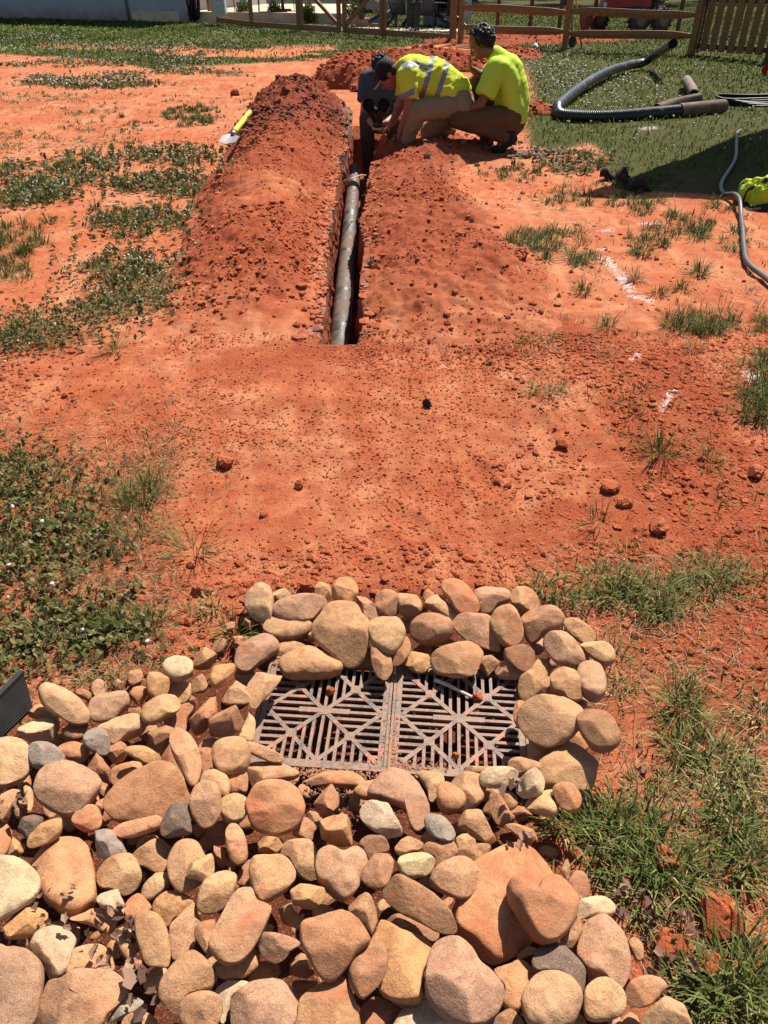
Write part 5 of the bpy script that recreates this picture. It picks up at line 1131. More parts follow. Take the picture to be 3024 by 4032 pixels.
def cloth_pile():
    # crumpled hi-vis vest on a dark bag
    c = at(3078, 812, 0); z0 = Hz(c.x, c.y)
    e = empty('safety_vest', (c.x, c.y, z0), 0, 'crumpled yellow high-visibility vest lying on a dark cloth bag', 'safety vest')
    n = 70; U, V = np.meshgrid(np.linspace(-1, 1, n), np.linspace(-1, 1, n))
    r = np.hypot(U, V); env = np.clip(1 - (U ** 4 + V ** 4), 0, 1) ** .5
    f = fbm(U * 2.2 + 5, V * 1.8, oct=3, seed=91); rid = np.abs(fbm(U * 3 + 2, V * 5, oct=3, seed=92))
    X = U * .33 + .05 * fbm(U * 2, V * 2, seed=93); Y = V * .16 + .03 * fbm(U * 2 + 7, V * 2, seed=94)
    Z = .07 + env * (.13 + .07 * f - .10 * rid); Z = np.where(env < .05, .03, Z)
    I = np.arange(n * n).reshape(n, n); me = np_mesh('cloth', np.column_stack([X.ravel(), Y.ravel(), Z.ravel()]), np.stack([I[:-1, :-1], I[:-1, 1:], I[1:, 1:], I[1:, :-1]], -1).reshape(-1, 4), True)
    mt = NT('hi_vis_cloth'); mt.color(mt.ramp(mt.noise(14, 4), [(0.3, s2l((196, 214, 34))), (0.7, s2l((222, 236, 60)))])).rough(.8)
    ms = simple('reflective_tape', (176, 176, 170), .45, 30, .15); md = simple('dark_trim', (66, 52, 42), .8, 30, .3)
    o = link('cloth', me, [mt.m, ms, md], e)
    q = (V + .25 * U + .22 * f); mi = np.zeros((n, n), int); mi[(np.abs(q - .12) < .09)] = 1; mi[(np.abs(np.abs(q - .12) - .13) < .045) | (np.abs(q + .55) < .05)] = 2
    me.polygons.foreach_set('material_index', mi[:-1, :-1].ravel()); sol = o.modifiers.new('thick', 'SOLIDIFY'); sol.thickness = .004
    c2 = at(3140, 835, 0); n = 50; U, V = np.meshgrid(np.linspace(-1, 1, n), np.linspace(-1, 1, n)); env = np.clip(1 - (U ** 4 + V ** 4), 0, 1) ** .5
    Z = env * (.06 + .03 * fbm(U * 3, V * 3, seed=95)); I = np.arange(n * n).reshape(n, n)
    me = np_mesh('cloth_bag', np.column_stack([(U * .40).ravel(), (V * .17).ravel(), Z.ravel()]), np.stack([I[:-1, :-1], I[:-1, 1:], I[1:, 1:], I[1:, :-1]], -1).reshape(-1, 4), True)
    o = link('cloth_bag', me, simple('dark_brown_cloth', (52, 42, 38), .9, 20, .3, .4), label='slumped dark brown cloth bag under the yellow vest', cat='bag'); o.location = (c2.x, c2.y + .1, Hz(c2.x, c2.y) - .005)
cloth_pile()
def scraps():
    for i, (px, py, L, lab) in enumerate([(2425, 705, .30, 'dark curled scrap of bark lying nearest the white paint dots'), (2500, 752, .26, 'dark curled bark piece with a lit brown edge, right of the other')]):
        p = at(px, py); m = MB(); n = 12
        pts = [Vector((-L / 2 + L * k / n, .03 * math.sin(k * .7), .04 + .03 * math.sin(k * .9 + i))) for k in range(n + 1)]
        m.tube(pts, [.012 + .038 * math.sin(math.pi * min(1, (k + .5) / n)) * (1 + .3 * math.sin(k * 2.1)) for k in range(n + 1)], 9)
        m.v = [(x, y, z * (.9 + .3 * math.sin(x * 40))) for x, y, z in m.v]
        o = m.build('bark_piece', simple('dark_bark', (58, 44, 36), .9, 30, .4, .6), smooth=True, label=lab, cat='bark', group='dark curled bark scraps'); o.location = (p.x, p.y, Hz(p.x, p.y)); o.rotation_euler = (0, 0, .3 - .8 * i)
scraps()
def spade():
    hgt = .12; a = at(986, 438, .36); b = at(922, 520, .27); e = empty('hand_spade', b, 0, 'small spade with bright yellow handle stuck in the left mound', 'spade')
    d = (b - a).normalized(); m = MB(); P = [a + (b - a) * t for t in (0, .03, .12, .32, .33, .35, .36, .7, .95, 1)]; m.tube(P, [.010, .022, .026, .023, .019, .019, .024, .026, .027, .025], 14)
    m.v = [tuple(Vector(v) - b) for v in m.v]; m.build('handle', simple('yellow_plastic', (236, 226, 40), .45, 10, .06, spec=.5), e, smooth=True)
    m = MB(); up = Vector((0, -.35, 1)).normalized(); s = d.cross(up).normalized(); up = s.cross(d)
    m.tube([Vector((0, 0, 0)), d * .06], [.022, .018], 12)
    n = 10; V = []; 
    for k in range(n + 1):
        t = k / n; wv = .02 + .055 * min(1, t * 5) if t < .8 else .075 * math.sqrt(max(0.05, 1 - ((t - .8) / .2) ** 2 * .8))
        for j in (-1, -.5, 0, .5, 1): V.append(d * (.05 + .22 * t) + s * wv * j - up * (.012 * (1 - abs(j)) ** 1))
    fs = [(k * 5 + j, k * 5 + j + 1, (k + 1) * 5 + j + 1, (k + 1) * 5 + j) for k in range(n) for j in range(4)]; m.add(V, fs); m.add([v - up * .003 for v in V], [f[::-1] for f in fs])
    m.build('blade', simple('worn_steel', (168, 160, 160), .5, 30, .25, .3, metal=.3), e, smooth=True)
spade()
def flag():
    b = at(2985, 362); z = Hz(b.x, b.y); e = empty('marker_flag', (b.x, b.y, z), 0, 'small red marker flag on a thin wire in the lawn', 'marker flag')
    t = atY(2990, 262, b.y); tz = t.z - z + .05; m = MB(); m.tube([(0, 0, 0), (.015, 0, tz)], .0025, 6); m.build('wire', simple('flag_wire', (90, 84, 80), .5), e)
    m = MB(); V = []; 
    pts = [(0, 0), (.055, -.075), (.02, -.19), (-.055, -.10)]
    V = [(x + .015, .012 * math.sin(i * 2), tz + y) for i, (x, y) in enumerate(pts)]; m.add(V + [(x, y + .002, z_) for x, y, z_ in V], [(0, 1, 2, 3), (7, 6, 5, 4), (0, 4, 5, 1), (1, 5, 6, 2), (2, 6, 7, 3), (3, 7, 4, 0)])
    m.build('flag_cloth', simple('red_vinyl', (196, 26, 32), .5, 10, .1), e)
flag()
def cup():
    p = at(2098, 190); o = MB(); o.tube([(0, 0, 0), (.02, 0, .10)], [.045, .06], 12); q = o.build('paper_cup', simple('white_paper', (232, 232, 232), .7, 10, .05), smooth=True, label='crumpled white paper cup in the grass behind the curly-haired worker', cat='cup'); q.location = (p.x, p.y, Hz(p.x, p.y)); q.rotation_euler = (.9, .4, .3)
cup()
# root threads crossing the trench
m = MB(); m.tube(catmull([at(1352, 712, .18), at(1385, 702, .2), at(1420, 690, .16), at(1440, 690, .1)], 5), .005, 6); m.build('root', simple('pale_root', (206, 170, 140), .8), smooth=True, label='thin pale root sticking across the trench halfway along', cat='root')
# ------------------------------------------------------------ background
M_WOOD = NT('weathered_lumber'); _p = M_WOOD.coord(); _mp = M_WOOD.node('ShaderNodeMapping'); _mp.inputs['Scale'].default_value = (1, 1, 1)
M_WOOD.l.new(_p, _mp.inputs[0]); _w = M_WOOD.noise(26, 5, .65, _mp.outputs[0], dist=1.2)
M_WOOD.color(M_WOOD.mix(M_WOOD.ramp(_w, [(.3, 0.0), (.7, 1.0)]), s2l((120, 84, 54)), s2l((186, 142, 96)))).rough(.8); M_WOOD.bump(_w, .4, .004); M_WOOD = M_WOOD.m
M_WOODD = simple('dark_lumber', (112, 84, 62), .85, 14, .35, .3)
M_WIRE = simple('galvanised_wire', (120, 120, 116), .5)
M_DARKM = simple('dark_metal', (34, 34, 36), .45, 20, .3, spec=.5)
def gp(px, py, z=0): p = at(px, py); return Vector((p.x, p.y, z))
def wire_panel(a, b, z0, z1, parent, name='wire_mesh'):
    m = MB(); d = b - a; L = d.length; n = int(L / .1)
    for i in range(n + 1):
        q = a + d * (i / n); m.bar(q + Vector((0, 0, z0)), q + Vector((0, 0, z1)), .0025, .0025)
    for k in range(int((z1 - z0) / .1) + 1): m.bar(a + Vector((0, 0, z0 + k * .1)), b + Vector((0, 0, z0 + k * .1)), .0025, .0025)
    m.v = [tuple(Vector(v) - parent.location) for v in m.v]; m.build(name, M_WIRE, parent)
def rel(m, e): m.v = [tuple(Vector(v) - e.location) for v in m.v]; return m
def left_fence():
    A = [gp(830, 88), gp(993, 110), gp(1178, 125)]; B = [gp(1513, 147), gp(1781, 166)]
    for P, lab in ((A, 'brown lumber fence panel with wire mesh between the house corner and the gate'), (B, 'brown lumber fence panel with wire mesh between the gate and the rail fence')):
        e = empty('wooden_fence', P[0], 0, lab, 'fence', 'wire-filled lumber fence panels')
        for i, p in enumerate(P):
            w_ = .09 if i != 1 or P is A and i == 1 else .12
            m = MB(); m.box(p + Vector((0, 0, .68)), (w_, w_, 1.4), Matrix.Rotation(-.75, 3, 'Z')); rel(m, e).build('post', M_WOOD, e)
        for a, b in zip(P, P[1:]):
            m = MB(); m.bar(a + Vector((0, 0, .10)), b + Vector((0, 0, .10)), .04, .13); rel(m, e).build('rail', M_WOOD, e)
            m = MB(); m.bar(a + Vector((0, 0, 1.2)), b + Vector((0, 0, 1.2)), .04, .13); rel(m, e).build('rail', M_WOOD, e)
            wire_panel(a, b, .16, 1.15, e)
    G = [(gp(1190, 126), gp(1336, 137), 0), (gp(1358, 138), gp(1503, 147), 1)]
    for i, (a, b, fl) in enumerate(G):
        e = empty('wooden_gate', a, 0, ['left leaf of the double lumber gate, its brace rising to the left', 'right leaf of the double lumber gate, its brace rising to the right'][i], 'gate', 'double gate leaves')
        for q in (a, b): m = MB(); m.box(q + Vector((0, 0, .68)), (.085, .085, 1.25), Matrix.Rotation(-.75, 3, 'Z')); rel(m, e).build('stile', M_WOOD, e)
        for z in (.11, 1.2): m = MB(); m.bar(a + Vector((0, 0, z)), b + Vector((0, 0, z)), .04, .14); rel(m, e).build('rail', M_WOOD, e)
        m = MB(); 
        if i == 0: m.bar(a + Vector((0, 0, 1.13)), b + Vector((0, 0, .2)), .05, .09)
        else: m.bar(a + Vector((0, 0, .2)), b + Vector((0, 0, 1.13)), .05, .09)
        rel(m, e).build('brace', M_WOOD, e)
left_fence()
def rail_fence():
    P = [gp(1812, 172), gp(2222, 200), gp(2716, 220)]
    e = empty('split_rail_fence', P[0], 0, 'brown rail fence with warped rails in front of the tractor', 'fence')
    for p in P: m = MB(); m.box(p + Vector((0, 0, .68)), (.11, .11, 1.4), Matrix.Rotation(-.5, 3, 'Z')); rel(m, e).build('post', M_WOOD, e)
    for k, (a, b) in enumerate(zip(P, P[1:])):
        for z in (.33, .70, 1.10):
            m = MB(); n = 14; pr = []
            for i in range(n + 1):
                t = i / n; q = a.lerp(b, t) + Vector((0, 0, z + .015 * math.sin(t * 5 + z * 9 + k))); ww = .035 + .05 * math.sin(math.pi * min(1, max(0, min(t, 1 - t) * 5)) / 2); pr.append((q, ww))
            m.tube([q for q, _ in pr], [w_ for _, w_ in pr], 6); rel(m, e).build('rail', M_WOOD, e)
rail_fence()
def wire_fence():
    P = [gp(1955, 139), gp(2083, 137), gp(2199, 128), gp(2332, 124), gp(2665, 132), gp(2900, 136)]
    e = empty('wire_fence', P[0], 0, 'thin-posted wire mesh fence behind the rail fence', 'fence')
    for p in P: m = MB(); m.box(p + Vector((0, 0, .75)), (.09, .09, 1.5)); rel(m, e).build('post', M_WOODD, e)
    for a, b in zip(P, P[1:]): wire_panel(a, b, .05, 1.3, e)
wire_fence()
def picket():
    a = gp(2722, 218); b = gp(3012, 240); d = (b - a).normalized(); e = empty('picket_gate', a, 0, 'wooden picket gate with flat wide pickets at the upper right corner', 'gate'); L = (b - a).length
    m = MB(); m.box(a + Vector((0, 0, .72)) , (.13, .13, 1.5), Matrix.Rotation(-.3, 3, 'Z')); rel(m, e).build('post', M_WOOD, e)
    m = MB(); m.box(b + d * .05 + Vector((0, 0, .72)), (.13, .13, 1.5), Matrix.Rotation(-.3, 3, 'Z')); rel(m, e).build('post', M_WOODD, e)
    for z in (.17, .95):
        m = MB(); m.bar(a + Vector((0, .05, z)), b + Vector((0, .05, z)), .04, .09); rel(m, e).build('rail', M_WOODD, e)
    m = MB(); m.box(a + d * .11 + Vector((0, 0, .65)), (.035, .05, 1.2)); rel(m, e).build('hinge_bar', M_DARKM, e)
    n = 7; w_ = L / n * .62
    for i in range(n):
        q = a + d * (.22 + (L - .3) * i / (n - .6)); m = MB(); ang = math.atan2(d.y, d.x)
        m.box(q + Vector((0, 0, .70)), (w_, .022, 1.22), Matrix.Rotation(ang, 3, 'Z')); rel(m, e).build('picket', M_WOOD, e)
    c = b + d * .16; e2 = empty('picket_fence', c, 0, 'picket fence section beyond the dark post at the right frame edge', 'fence')
    for i in range(8):
        q = c + d * (.06 + .21 * i); m = MB(); m.box(q + Vector((0, 0, .70)), (.14, .022, 1.22), Matrix.Rotation(math.atan2(d.y, d.x), 3, 'Z')); rel(m, e2).build('picket', M_WOODD, e2)
    for z in (.17, .95): m = MB(); m.bar(c + Vector((0, .05, z)), c + d * 1.7 + Vector((0, .05, z)), .04, .09); rel(m, e2).build('rail', M_WOODD, e2)
picket()
def house_left():
    t = NT('stained_stucco'); p = t.geo(); sep = t.node('ShaderNodeSeparateXYZ'); t.l.new(p, sep.inputs[0])
    f = t.math('ADD', t.math('MULTIPLY', sep.outputs[2], -1.6), t.math('ADD', .62, t.math('MULTIPLY', t.math('SUBTRACT', t.noise(3, 5, .7, p), .5), 1.2)))
    t.color(t.mix(t.ramp(f, [(0.0, 0.0), (.7, .85)]), t.mix(t.noise(2, 4, .6, p), s2l((176, 180, 180)), s2l((208, 208, 206))), s2l((164, 108, 82)))).rough(.9)
    a = at(-900, 55); b = at(742, 90); a = Vector((a.x, a.y, 0)); b = Vector((b.x, b.y, 0)); d = (b - a).normalized(); n = Vector((-d.y, d.x, 0))
    e = empty('house', b, 0, 'grey stucco house wall with clay-stained foot at the upper left', 'house')
    m = MB(); m.add([a, b, b + n * 6, a + n * 6] + [q + Vector((0, 0, 3.2)) for q in (a, b, b + n * 6, a + n * 6)], [(3, 2, 1, 0), (4, 5, 6, 7), (0, 1, 5, 4), (1, 2, 6, 5), (2, 3, 7, 6), (3, 0, 4, 7)]); rel(m, e).build('wall', t.m, e)
    s_ = at(512, 85); q = a + d * ((Vector((s_.x, s_.y, 0)) - a).dot(d)) - n * .03; m = MB(); m.box(q + Vector((0, 0, 1.5)), (.07, .05, 3.0)); rel(m, e).build('downspout', simple('grey_downspout', (96, 98, 100), .6), e)
    m = MB(); m.add([a - n * .5, b - n * .5 + d * .5, b + n * 6 + d * .5, a + n * 6] , [(0, 1, 2, 3)]); m.v = [(x, y, 3.2 + .02) for x, y, z in m.v]; k = list(m.v); m.add([(x, y, z + .25) for x, y, z in k], [(0, 1, 2, 3)]); m.add([k[0], k[1], (k[1][0], k[1][1], 3.47), (k[0][0], k[0][1], 3.47)], [(0, 1, 2, 3)]); rel(m, e).build('roof', simple('roof_shingle', (90, 84, 80), .9), e)
    # hose bundle on the wall end
    c = at(772, 90); e = MB()
    for k in range(9):
        x0 = c.x + RNG.uniform(-.16, .16); w_ = RNG.uniform(.05, .14); z1 = RNG.uniform(.02, .16)
        e.tube([Vector((x0 - w_ + w_ * (1 - math.cos(t)), c.y - .12 - .02 * k, 1.35 - (1.35 - z1) * math.sin(t))) for t in np.linspace(0, math.pi, 14)], .035, 7)
    e.build('hose_bundle', simple('black_rubber', (18, 18, 19), .55), smooth=True, label='bundle of black hose hanging at the house corner beside the fence', cat='hose')
house_left()
def patio():
    t = simple('tan_concrete', (244, 212, 176), .9, 3, .15, .3)
    m = MB(); z = .30; P = [(-8.2, 28.9), (-1.15, 27.3), (-.9, 36.5), (-9, 36.5)]
    m.add([(x, y, -.05) for x, y in P] + [(x, y, z) for x, y in P], [(4, 5, 6, 7), (0, 1, 5, 4), (1, 2, 6, 5), (3, 0, 4, 7)]); m.build('patio', t, kind='structure')
    e = empty('garden_steps', (-.95, 27.0, 0), 0, 'three brick-coloured steps leading up to the patio behind the gate', 'steps')
    for k in range(3):
        m = MB(); m.box((.05 + .28 * k, -.3 - .02 * k, (.30 - .1 * k) / 2), (.30, 1.0, .30 - .1 * k)); m.build('step', simple('tan_brick', (190, 146, 116), .9, 8, .3), e)
    m = MB(); Q = [at(1340, 108), at(1810, 116), at(1810, 127), at(1300, 121)]; m.add([(q.x, q.y, .022) for q in Q], [(3, 2, 1, 0)]); m.build('gravel_path', simple('pale_gravel', (226, 206, 188), .95, 60, .4, .6), kind='structure')
    m = MB(); Q = [at(900, 92), at(1290, 98), at(1290, 116), at(1000, 108)]; m.add([(q.x, q.y, .03) for q in Q], [(3, 2, 1, 0)]); m.build('mulch_bed', simple('dark_mulch', (70, 56, 50), .95, 40, .4, .6), kind='structure')
    # beige house wall beyond the patio
    e = empty('house', (-3.5, 36.6, 0), 0, 'beige house front beyond the patio and its table', 'house')
    m = MB(); m.box((0, 2, 1.7), (11, 4, 3.4)); m.build('wall', simple('beige_siding', (238, 222, 194), .85, 3, .1), e)
    m = MB(); m.box((0, 2, 3.55), (11.6, 4.8, .25)); m.build('roof', simple('roof_shingle2', (96, 86, 80), .9), e)
    m = MB(); m.box((2.2, -.02, 1.3), (1.0, .06, 2.0)); m.build('door', simple('brown_door', (96, 62, 48), .6), e)
    # white louvred screen
    c = at(861, 55, .30); e = empty('louvred_box', (c.x, c.y, .30), 0, 'white louvred box standing on the patio beside the first fence post', 'louvred box')
    m = MB(); m.box((0, .15, .45), (.42, .30, .9)); m.build('casing', simple('white_vinyl', (214, 214, 214), .5), e); m = MB()
    for k in range(5): m.box((0, -.012, .09 + .17 * k), (.40, .03, .13), Matrix.Rotation(.25, 3, 'X'))
    m.build('louvres', simple('white_slats', (226, 226, 224), .5), e)
patio()
def shrub(px, py, h, lab, seed):
    p = at(px, py); r = np.random.default_rng(seed); e = empty('shrub', (p.x, p.y, 0), 0, lab, 'shrub', 'small round shrubs in the mulch bed')
    m = MB()
    for k in range(9):
        a = r.uniform(0, 6.28); t = r.uniform(.15, .75); m.tube([(0, 0, 0), (math.cos(a) * t * h * .35, math.sin(a) * t * h * .35, h * .5), (math.cos(a) * t * h * .55, math.sin(a) * t * h * .55, h * r.uniform(.8, 1))], [.012, .008, .004], 5)
    m.build('stem', M_WOODD, e)
    n = 900; u = r.normal(size=(n, 3)); u /= np.linalg.norm(u, axis=1)[:, None]; c = u * (r.random(n) ** .4)[:, None] * np.array([.42 * h, .42 * h, .46 * h]) + [0, 0, h * .52]
    c += r.normal(0, .03, c.shape); s = .028; d = r.normal(size=(n, 3)); d[:, 2] += .8; d /= np.linalg.norm(d, axis=1)[:, None]; q = np.cross(d, r.normal(size=(n, 3))); q /= np.linalg.norm(q, axis=1)[:, None]
    V = np.stack([c - d * s * 1.4, c + q * s * .7, c + d * s * 1.4, c - q * s * .7], 1).reshape(-1, 3); me = np_mesh('foliage', V, np.arange(n * 4).reshape(-1, 4)); add_attr(me, 'tint', np.repeat(r.random(n) * .7, 4)); link('foliage', me, M_LAWN, e)
for i, a in enumerate([(965, 90, .62, 'small shrub right of the first fence post'), (1085, 92, .56, 'round shrub in the middle of the mulch bed'), (1218, 98, .56, 'shrub beside the steps behind the left gate post'), (1400, 106, .75, 'tall dark shrub behind the right gate leaf brace')]): shrub(*a, 500 + i)
def adirondack():
    e = empty('garden_chair', (0, 0, 0))
    m = MB()
    for k in range(7):
        x = (k - 3) * .078; top = .98 - .028 * (k - 3) ** 2 * .7; m.bar(Vector((x * .8, .02, .30)), Vector((x * 1.12, .30, top)), .062, .018, up=(0, 1, 0))
    m.bar((-.26, .05, .40), (.26, .05, .40), .05, .02); m.bar((-.27, .20, .70), (.27, .20, .70), .05, .02); m.build('backrest', M_DARKM, e)
    m = MB()
    for k in range(6): m.box((0, -.50 + k * .09, .38 - k * .016), (.50, .08, .02))
    m.build('seat', M_DARKM, e)
    for s in (-1, 1):
        m = MB(); m.box((s * .33, -.20, .60), (.12, .72, .022)); m.build('armrest', M_DARKM, e)
        m = MB(); m.box((s * .27, -.48, .29), (.03, .09, .60)); m.build('leg', M_DARKM, e)
        m = MB(); m.bar((s * .25, -.48, .34), (s * .25, .38, .03), .03, .11); m.build('leg', M_DARKM, e)
    return e
AC = [(1487, 104, 2.0, 'sunlit grey Adirondack-style chair turned sideways, leftmost of the four'), (1570, 108, 2.75, 'dark slatted garden chair just right of the fence post, seen from behind'), (1672, 112, 3.14, 'dark slatted garden chair right of the black posts, seen squarely from behind'), (1778, 112, 3.6, 'dark slatted garden chair partly hidden by the last fence post')]
proto = adirondack()
for i, (px, py, rz, lab) in enumerate(AC):
    o = proto if i == 0 else copy_tree(proto); p = at(px, py); o.location = (p.x, p.y, .02); o.rotation_euler = (0, 0, rz); tag(o, lab, 'garden chair', 'slatted garden chairs by the path')
for c_ in list(proto.children):   # the first chair is pale grey
    c_.data = c_.data.copy(); c_.data.materials.clear(); c_.data.materials.append(bpy.data.materials.get('pale_slats') or simple('pale_slats', (150, 152, 156), .6))
def post_thing(name, px, py, h, w_, mat, lab, cat, cap=False, group=None):
    p = at(px, py); e = empty(name, (p.x, p.y, 0), 0, lab, cat, group); m = MB(); m.box((0, 0, h / 2), (w_, w_, h)); m.build('shaft', mat, e)
    if cap: m = MB(); m.box((0, 0, .32), (w_ * 1.5, w_ * 1.5, .64)); m.box((0, 0, .66), (w_ * 2, w_ * 2, .04)); m.build('base_sleeve', mat, e)
post_thing('pergola_post', 1612, 110, 2.6, .11, M_DARKM, 'black post with flared base sleeve between two garden chairs, the farther one', 'post', True, 'black posts')
post_thing('pergola_post', 1640, 122, 2.6, .11, M_DARKM, 'black post with flared base sleeve, the nearer and right one', 'post', True, 'black posts')
post_thing('pergola_post', 1425, 108, 2.6, .11, M_DARKM, 'black post behind the right gate leaf brace', 'post', False, 'black posts')
post_thing('white_post', 1842, 92, 2.4, .16, simple('white_trim', (206, 208, 208), .6, 8, .1), 'white square post behind the rail fence start', 'post')
def fireplace():
    p = at(1748, 106); e = empty('outdoor_fireplace', (p.x, p.y + .6, 0), 0, 'pale grey outdoor fireplace with dark opening behind the garden chairs', 'fireplace')
    m = MB(); m.box((-.45, 0, .9), (.30, .6, 1.8)); m.box((.45, 0, .9), (.30, .6, 1.8)); m.box((0, 0, .17), (.6, .6, .34)); m.box((0, 0, 1.35), (.6, .6, .9)); m.build('surround', simple('grey_stucco', (176, 180, 184), .9, 6, .1), e)
    m = MB(); m.box((0, .2, .62), (.6, .15, .56)); m.build('firebox', simple('firebox_black', (14, 14, 14), .9), e)  # even near-black block at the back of the opening
fireplace()
def patio_set():
    def leg_set(name, px, py, w_, h, lab, cat, group=None, tab=False):
        p = at(px, py, .3); e = empty(name, (p.x, p.y, .3), .2, lab, cat, group)
        for sx in (-1, 1):
            for sy in (-1, 1): m = MB(); m.tube([(sx * w_, sy * w_, 0), (sx * w_ * .92, sy * w_ * .92, h)], .014, 6); m.build('leg', M_DARKM, e)
        m = MB(); m.box((0, 0, h + .015), (w_ * 2.1, w_ * 2.1, .03)); m.build('tabletop' if tab else 'seat', M_DARKM, e)
        if tab: m = MB(); m.tube([(0, 0, .02), (0, 0, h)], .05, 8); m.box((0, 0, .03), (.5, .5, .06)); m.build('pedestal', M_DARKM, e)
        else: m = MB(); m.box((0, w_, h + .28), (w_ * 2, .025, .5)); m.build('backrest', M_DARKM, e)
    leg_set('patio_chair', 905, 36, .16, .46, 'thin-legged dark chair beside the white louvred box on the patio', 'chair', 'dark chairs on the patio')
    leg_set('patio_chair', 1050, 47, .24, .46, 'dark chair at the left end of the patio table', 'chair', 'dark chairs on the patio')
    leg_set('patio_table', 1115, 44, .40, .72, 'dark round-pedestal patio table with splayed legs', 'table', None, True)
    leg_set('patio_chair', 1195, 42, .22, .46, 'dark chair at the right end of the patio table', 'chair', 'dark chairs on the patio')
    p = at(966, 30, .3)
patio_set()
def leaning(px, py, tx, ty, lab, name, blade, hand):
    b = at(px, py); e = empty(name, (b.x, b.y, 0), 0, lab, name.split('_')[0] if name == 'shovel' else 'digging bar'); t = atY(tx, ty, b.y + .35); t = t - Vector((b.x, b.y, 0)); d = t.normalized()
    m = MB(); m.tube([d * .2, d * 1.35], .016, 8); m.build('handle', hand, e)
    m = MB()
    if blade:
        n = 8
        V = []
        for k in range(n + 1):
            a = k / n; w_ = .09 * math.sin(math.pi * (.15 + .8 * a)) 
            V += [(-w_, 0, .02 + .26 * a), (0, .02, .02 + .26 * a), (w_, 0, .02 + .26 * a)]
        m.add(V, [(k * 3 + j, k * 3 + j + 1, k * 3 + j + 4, k * 3 + j + 3) for k in range(n) for j in (0, 1)]); m.tube([(0, 0, .22), d * .32], .02, 8)
    else: m.tube([(0, 0, 0), d * .3], .016, 8); m.bar((-.12, 0, .20), (.12, 0, .24), .02)
    m.build('blade' if blade else 'foot_bar', M_DARKM, e)
leaning(2250, 192, 2254, 0, 'dark shovel leaning upright against the rail fence beside its middle post', 'shovel', True, M_WOODD)
leaning(2291, 195, 2268, 0, 'digging bar with a yellow upper handle leaning on the rail fence', 'digging_bar', False, simple('yellow_shaft', (206, 168, 40), .5))
def timber():
    a = at(1935, 150); b = at(2190, 143); m = MB(); m.bar((a.x, a.y, .09), (b.x, b.y, .12), .12, .05); m.build('timber_board', simple('grey_board', (150, 138, 128), .9, 10, .2), label='long grey board lying on the red soil beyond the rail fence', cat='board')
timber()
def tractor():
    p = at(2455, 124); e = empty('tractor', (p.x, p.y, 0), 0, 'red compact tractor with chunky tyres parked behind the rail fence', 'tractor')
    red = simple('red_paint', (170, 28, 36), .35, 5, .12, spec=.5); dk = M_DARKM; tyre = simple('muddy_tyre', (96, 86, 78), .9, 14, .4, .5); rim = simple('dusty_rim', (150, 130, 112), .7)
    m = MB(); m.box((-.05, .1, .74), (1.25, .62, .34)); m.box((-.38, .1, 1.02), (.62, .56, .34), taper=.85); m.box((.42, .1, .98), (.14, .5, .5)); m.build('body', red, e)
    m = MB(); m.box((0, .1, .46), (1.35, .44, .26)); m.box((-.75, .0, .42), (.20, .7, .34)); m.build('chassis', dk, e)
    m = MB(); m.box((.62, .1, .80), (.16, .5, .55)); m.build('seat', simple('black_seat', (26, 26, 28), .6), e)
    m = MB()
    for s in (-1, 1): m.bar((.75, .1 + s * .3, .5), (.75, .1 + s * .3, 1.9), .06)
    m.bar((.75, -.2, 1.9), (.75, .4, 1.9), .06); m.build('roll_bar', dk, e)
    m = MB(); m.bar((-.75, -.25, .5), (-1.05, -.3, .22), .06); m.bar((-.75, .4, .5), (-1.05, .4, .22), .06); m.box((-1.12, .05, .22), (.10, .9, .34)); m.build('front_guard', simple('worn_red', (150, 44, 40), .6), e)
    m = MB(); m.tube([(-.72, -.36, .62), (-.70, -.38, .62)], .07, 12); m.build('headlight', simple('lamp_glass', (235, 235, 230), .2), e)
    for x, y, r, wd, az_ in ((.28, -.32, .29, .26, .35), (.93, -.22, .29, .26, .35), (-.62, .42, .26, .2, 0), (.6, .62, .29, .26, 0)):
        w_ = empty('wheel', (x, y, r)); w_.parent = e; R = Matrix.Rotation(az_, 3, 'Z')
        m = MB(); m.tube([R @ Vector((0, -wd / 2 * k, 0)) for k in (-1, -.7, .7, 1)], [r * .86, r * .95, r * .95, r * .86], 22)
        for q in range(14):
            a = 2 * math.pi * q / 14
            for s in (-1, 1):
                c = R @ Vector((math.cos(a + s * .1) * r * .97, s * wd * .26, math.sin(a + s * .1) * r * .97)); RR = R @ Matrix.Rotation(-a, 3, 'Y') @ Matrix.Rotation(s * .5, 3, 'X'); m.box(c, (.05, wd * .5, .045), RR)
        m.build('tyre', tyre, w_)
        m = MB(); m.tube([R @ Vector((0, -wd * .53, 0)), R @ Vector((0, -wd * .35, 0))], [r * .5, r * .45], 16); m.build('rim', rim, w_)
tractor()
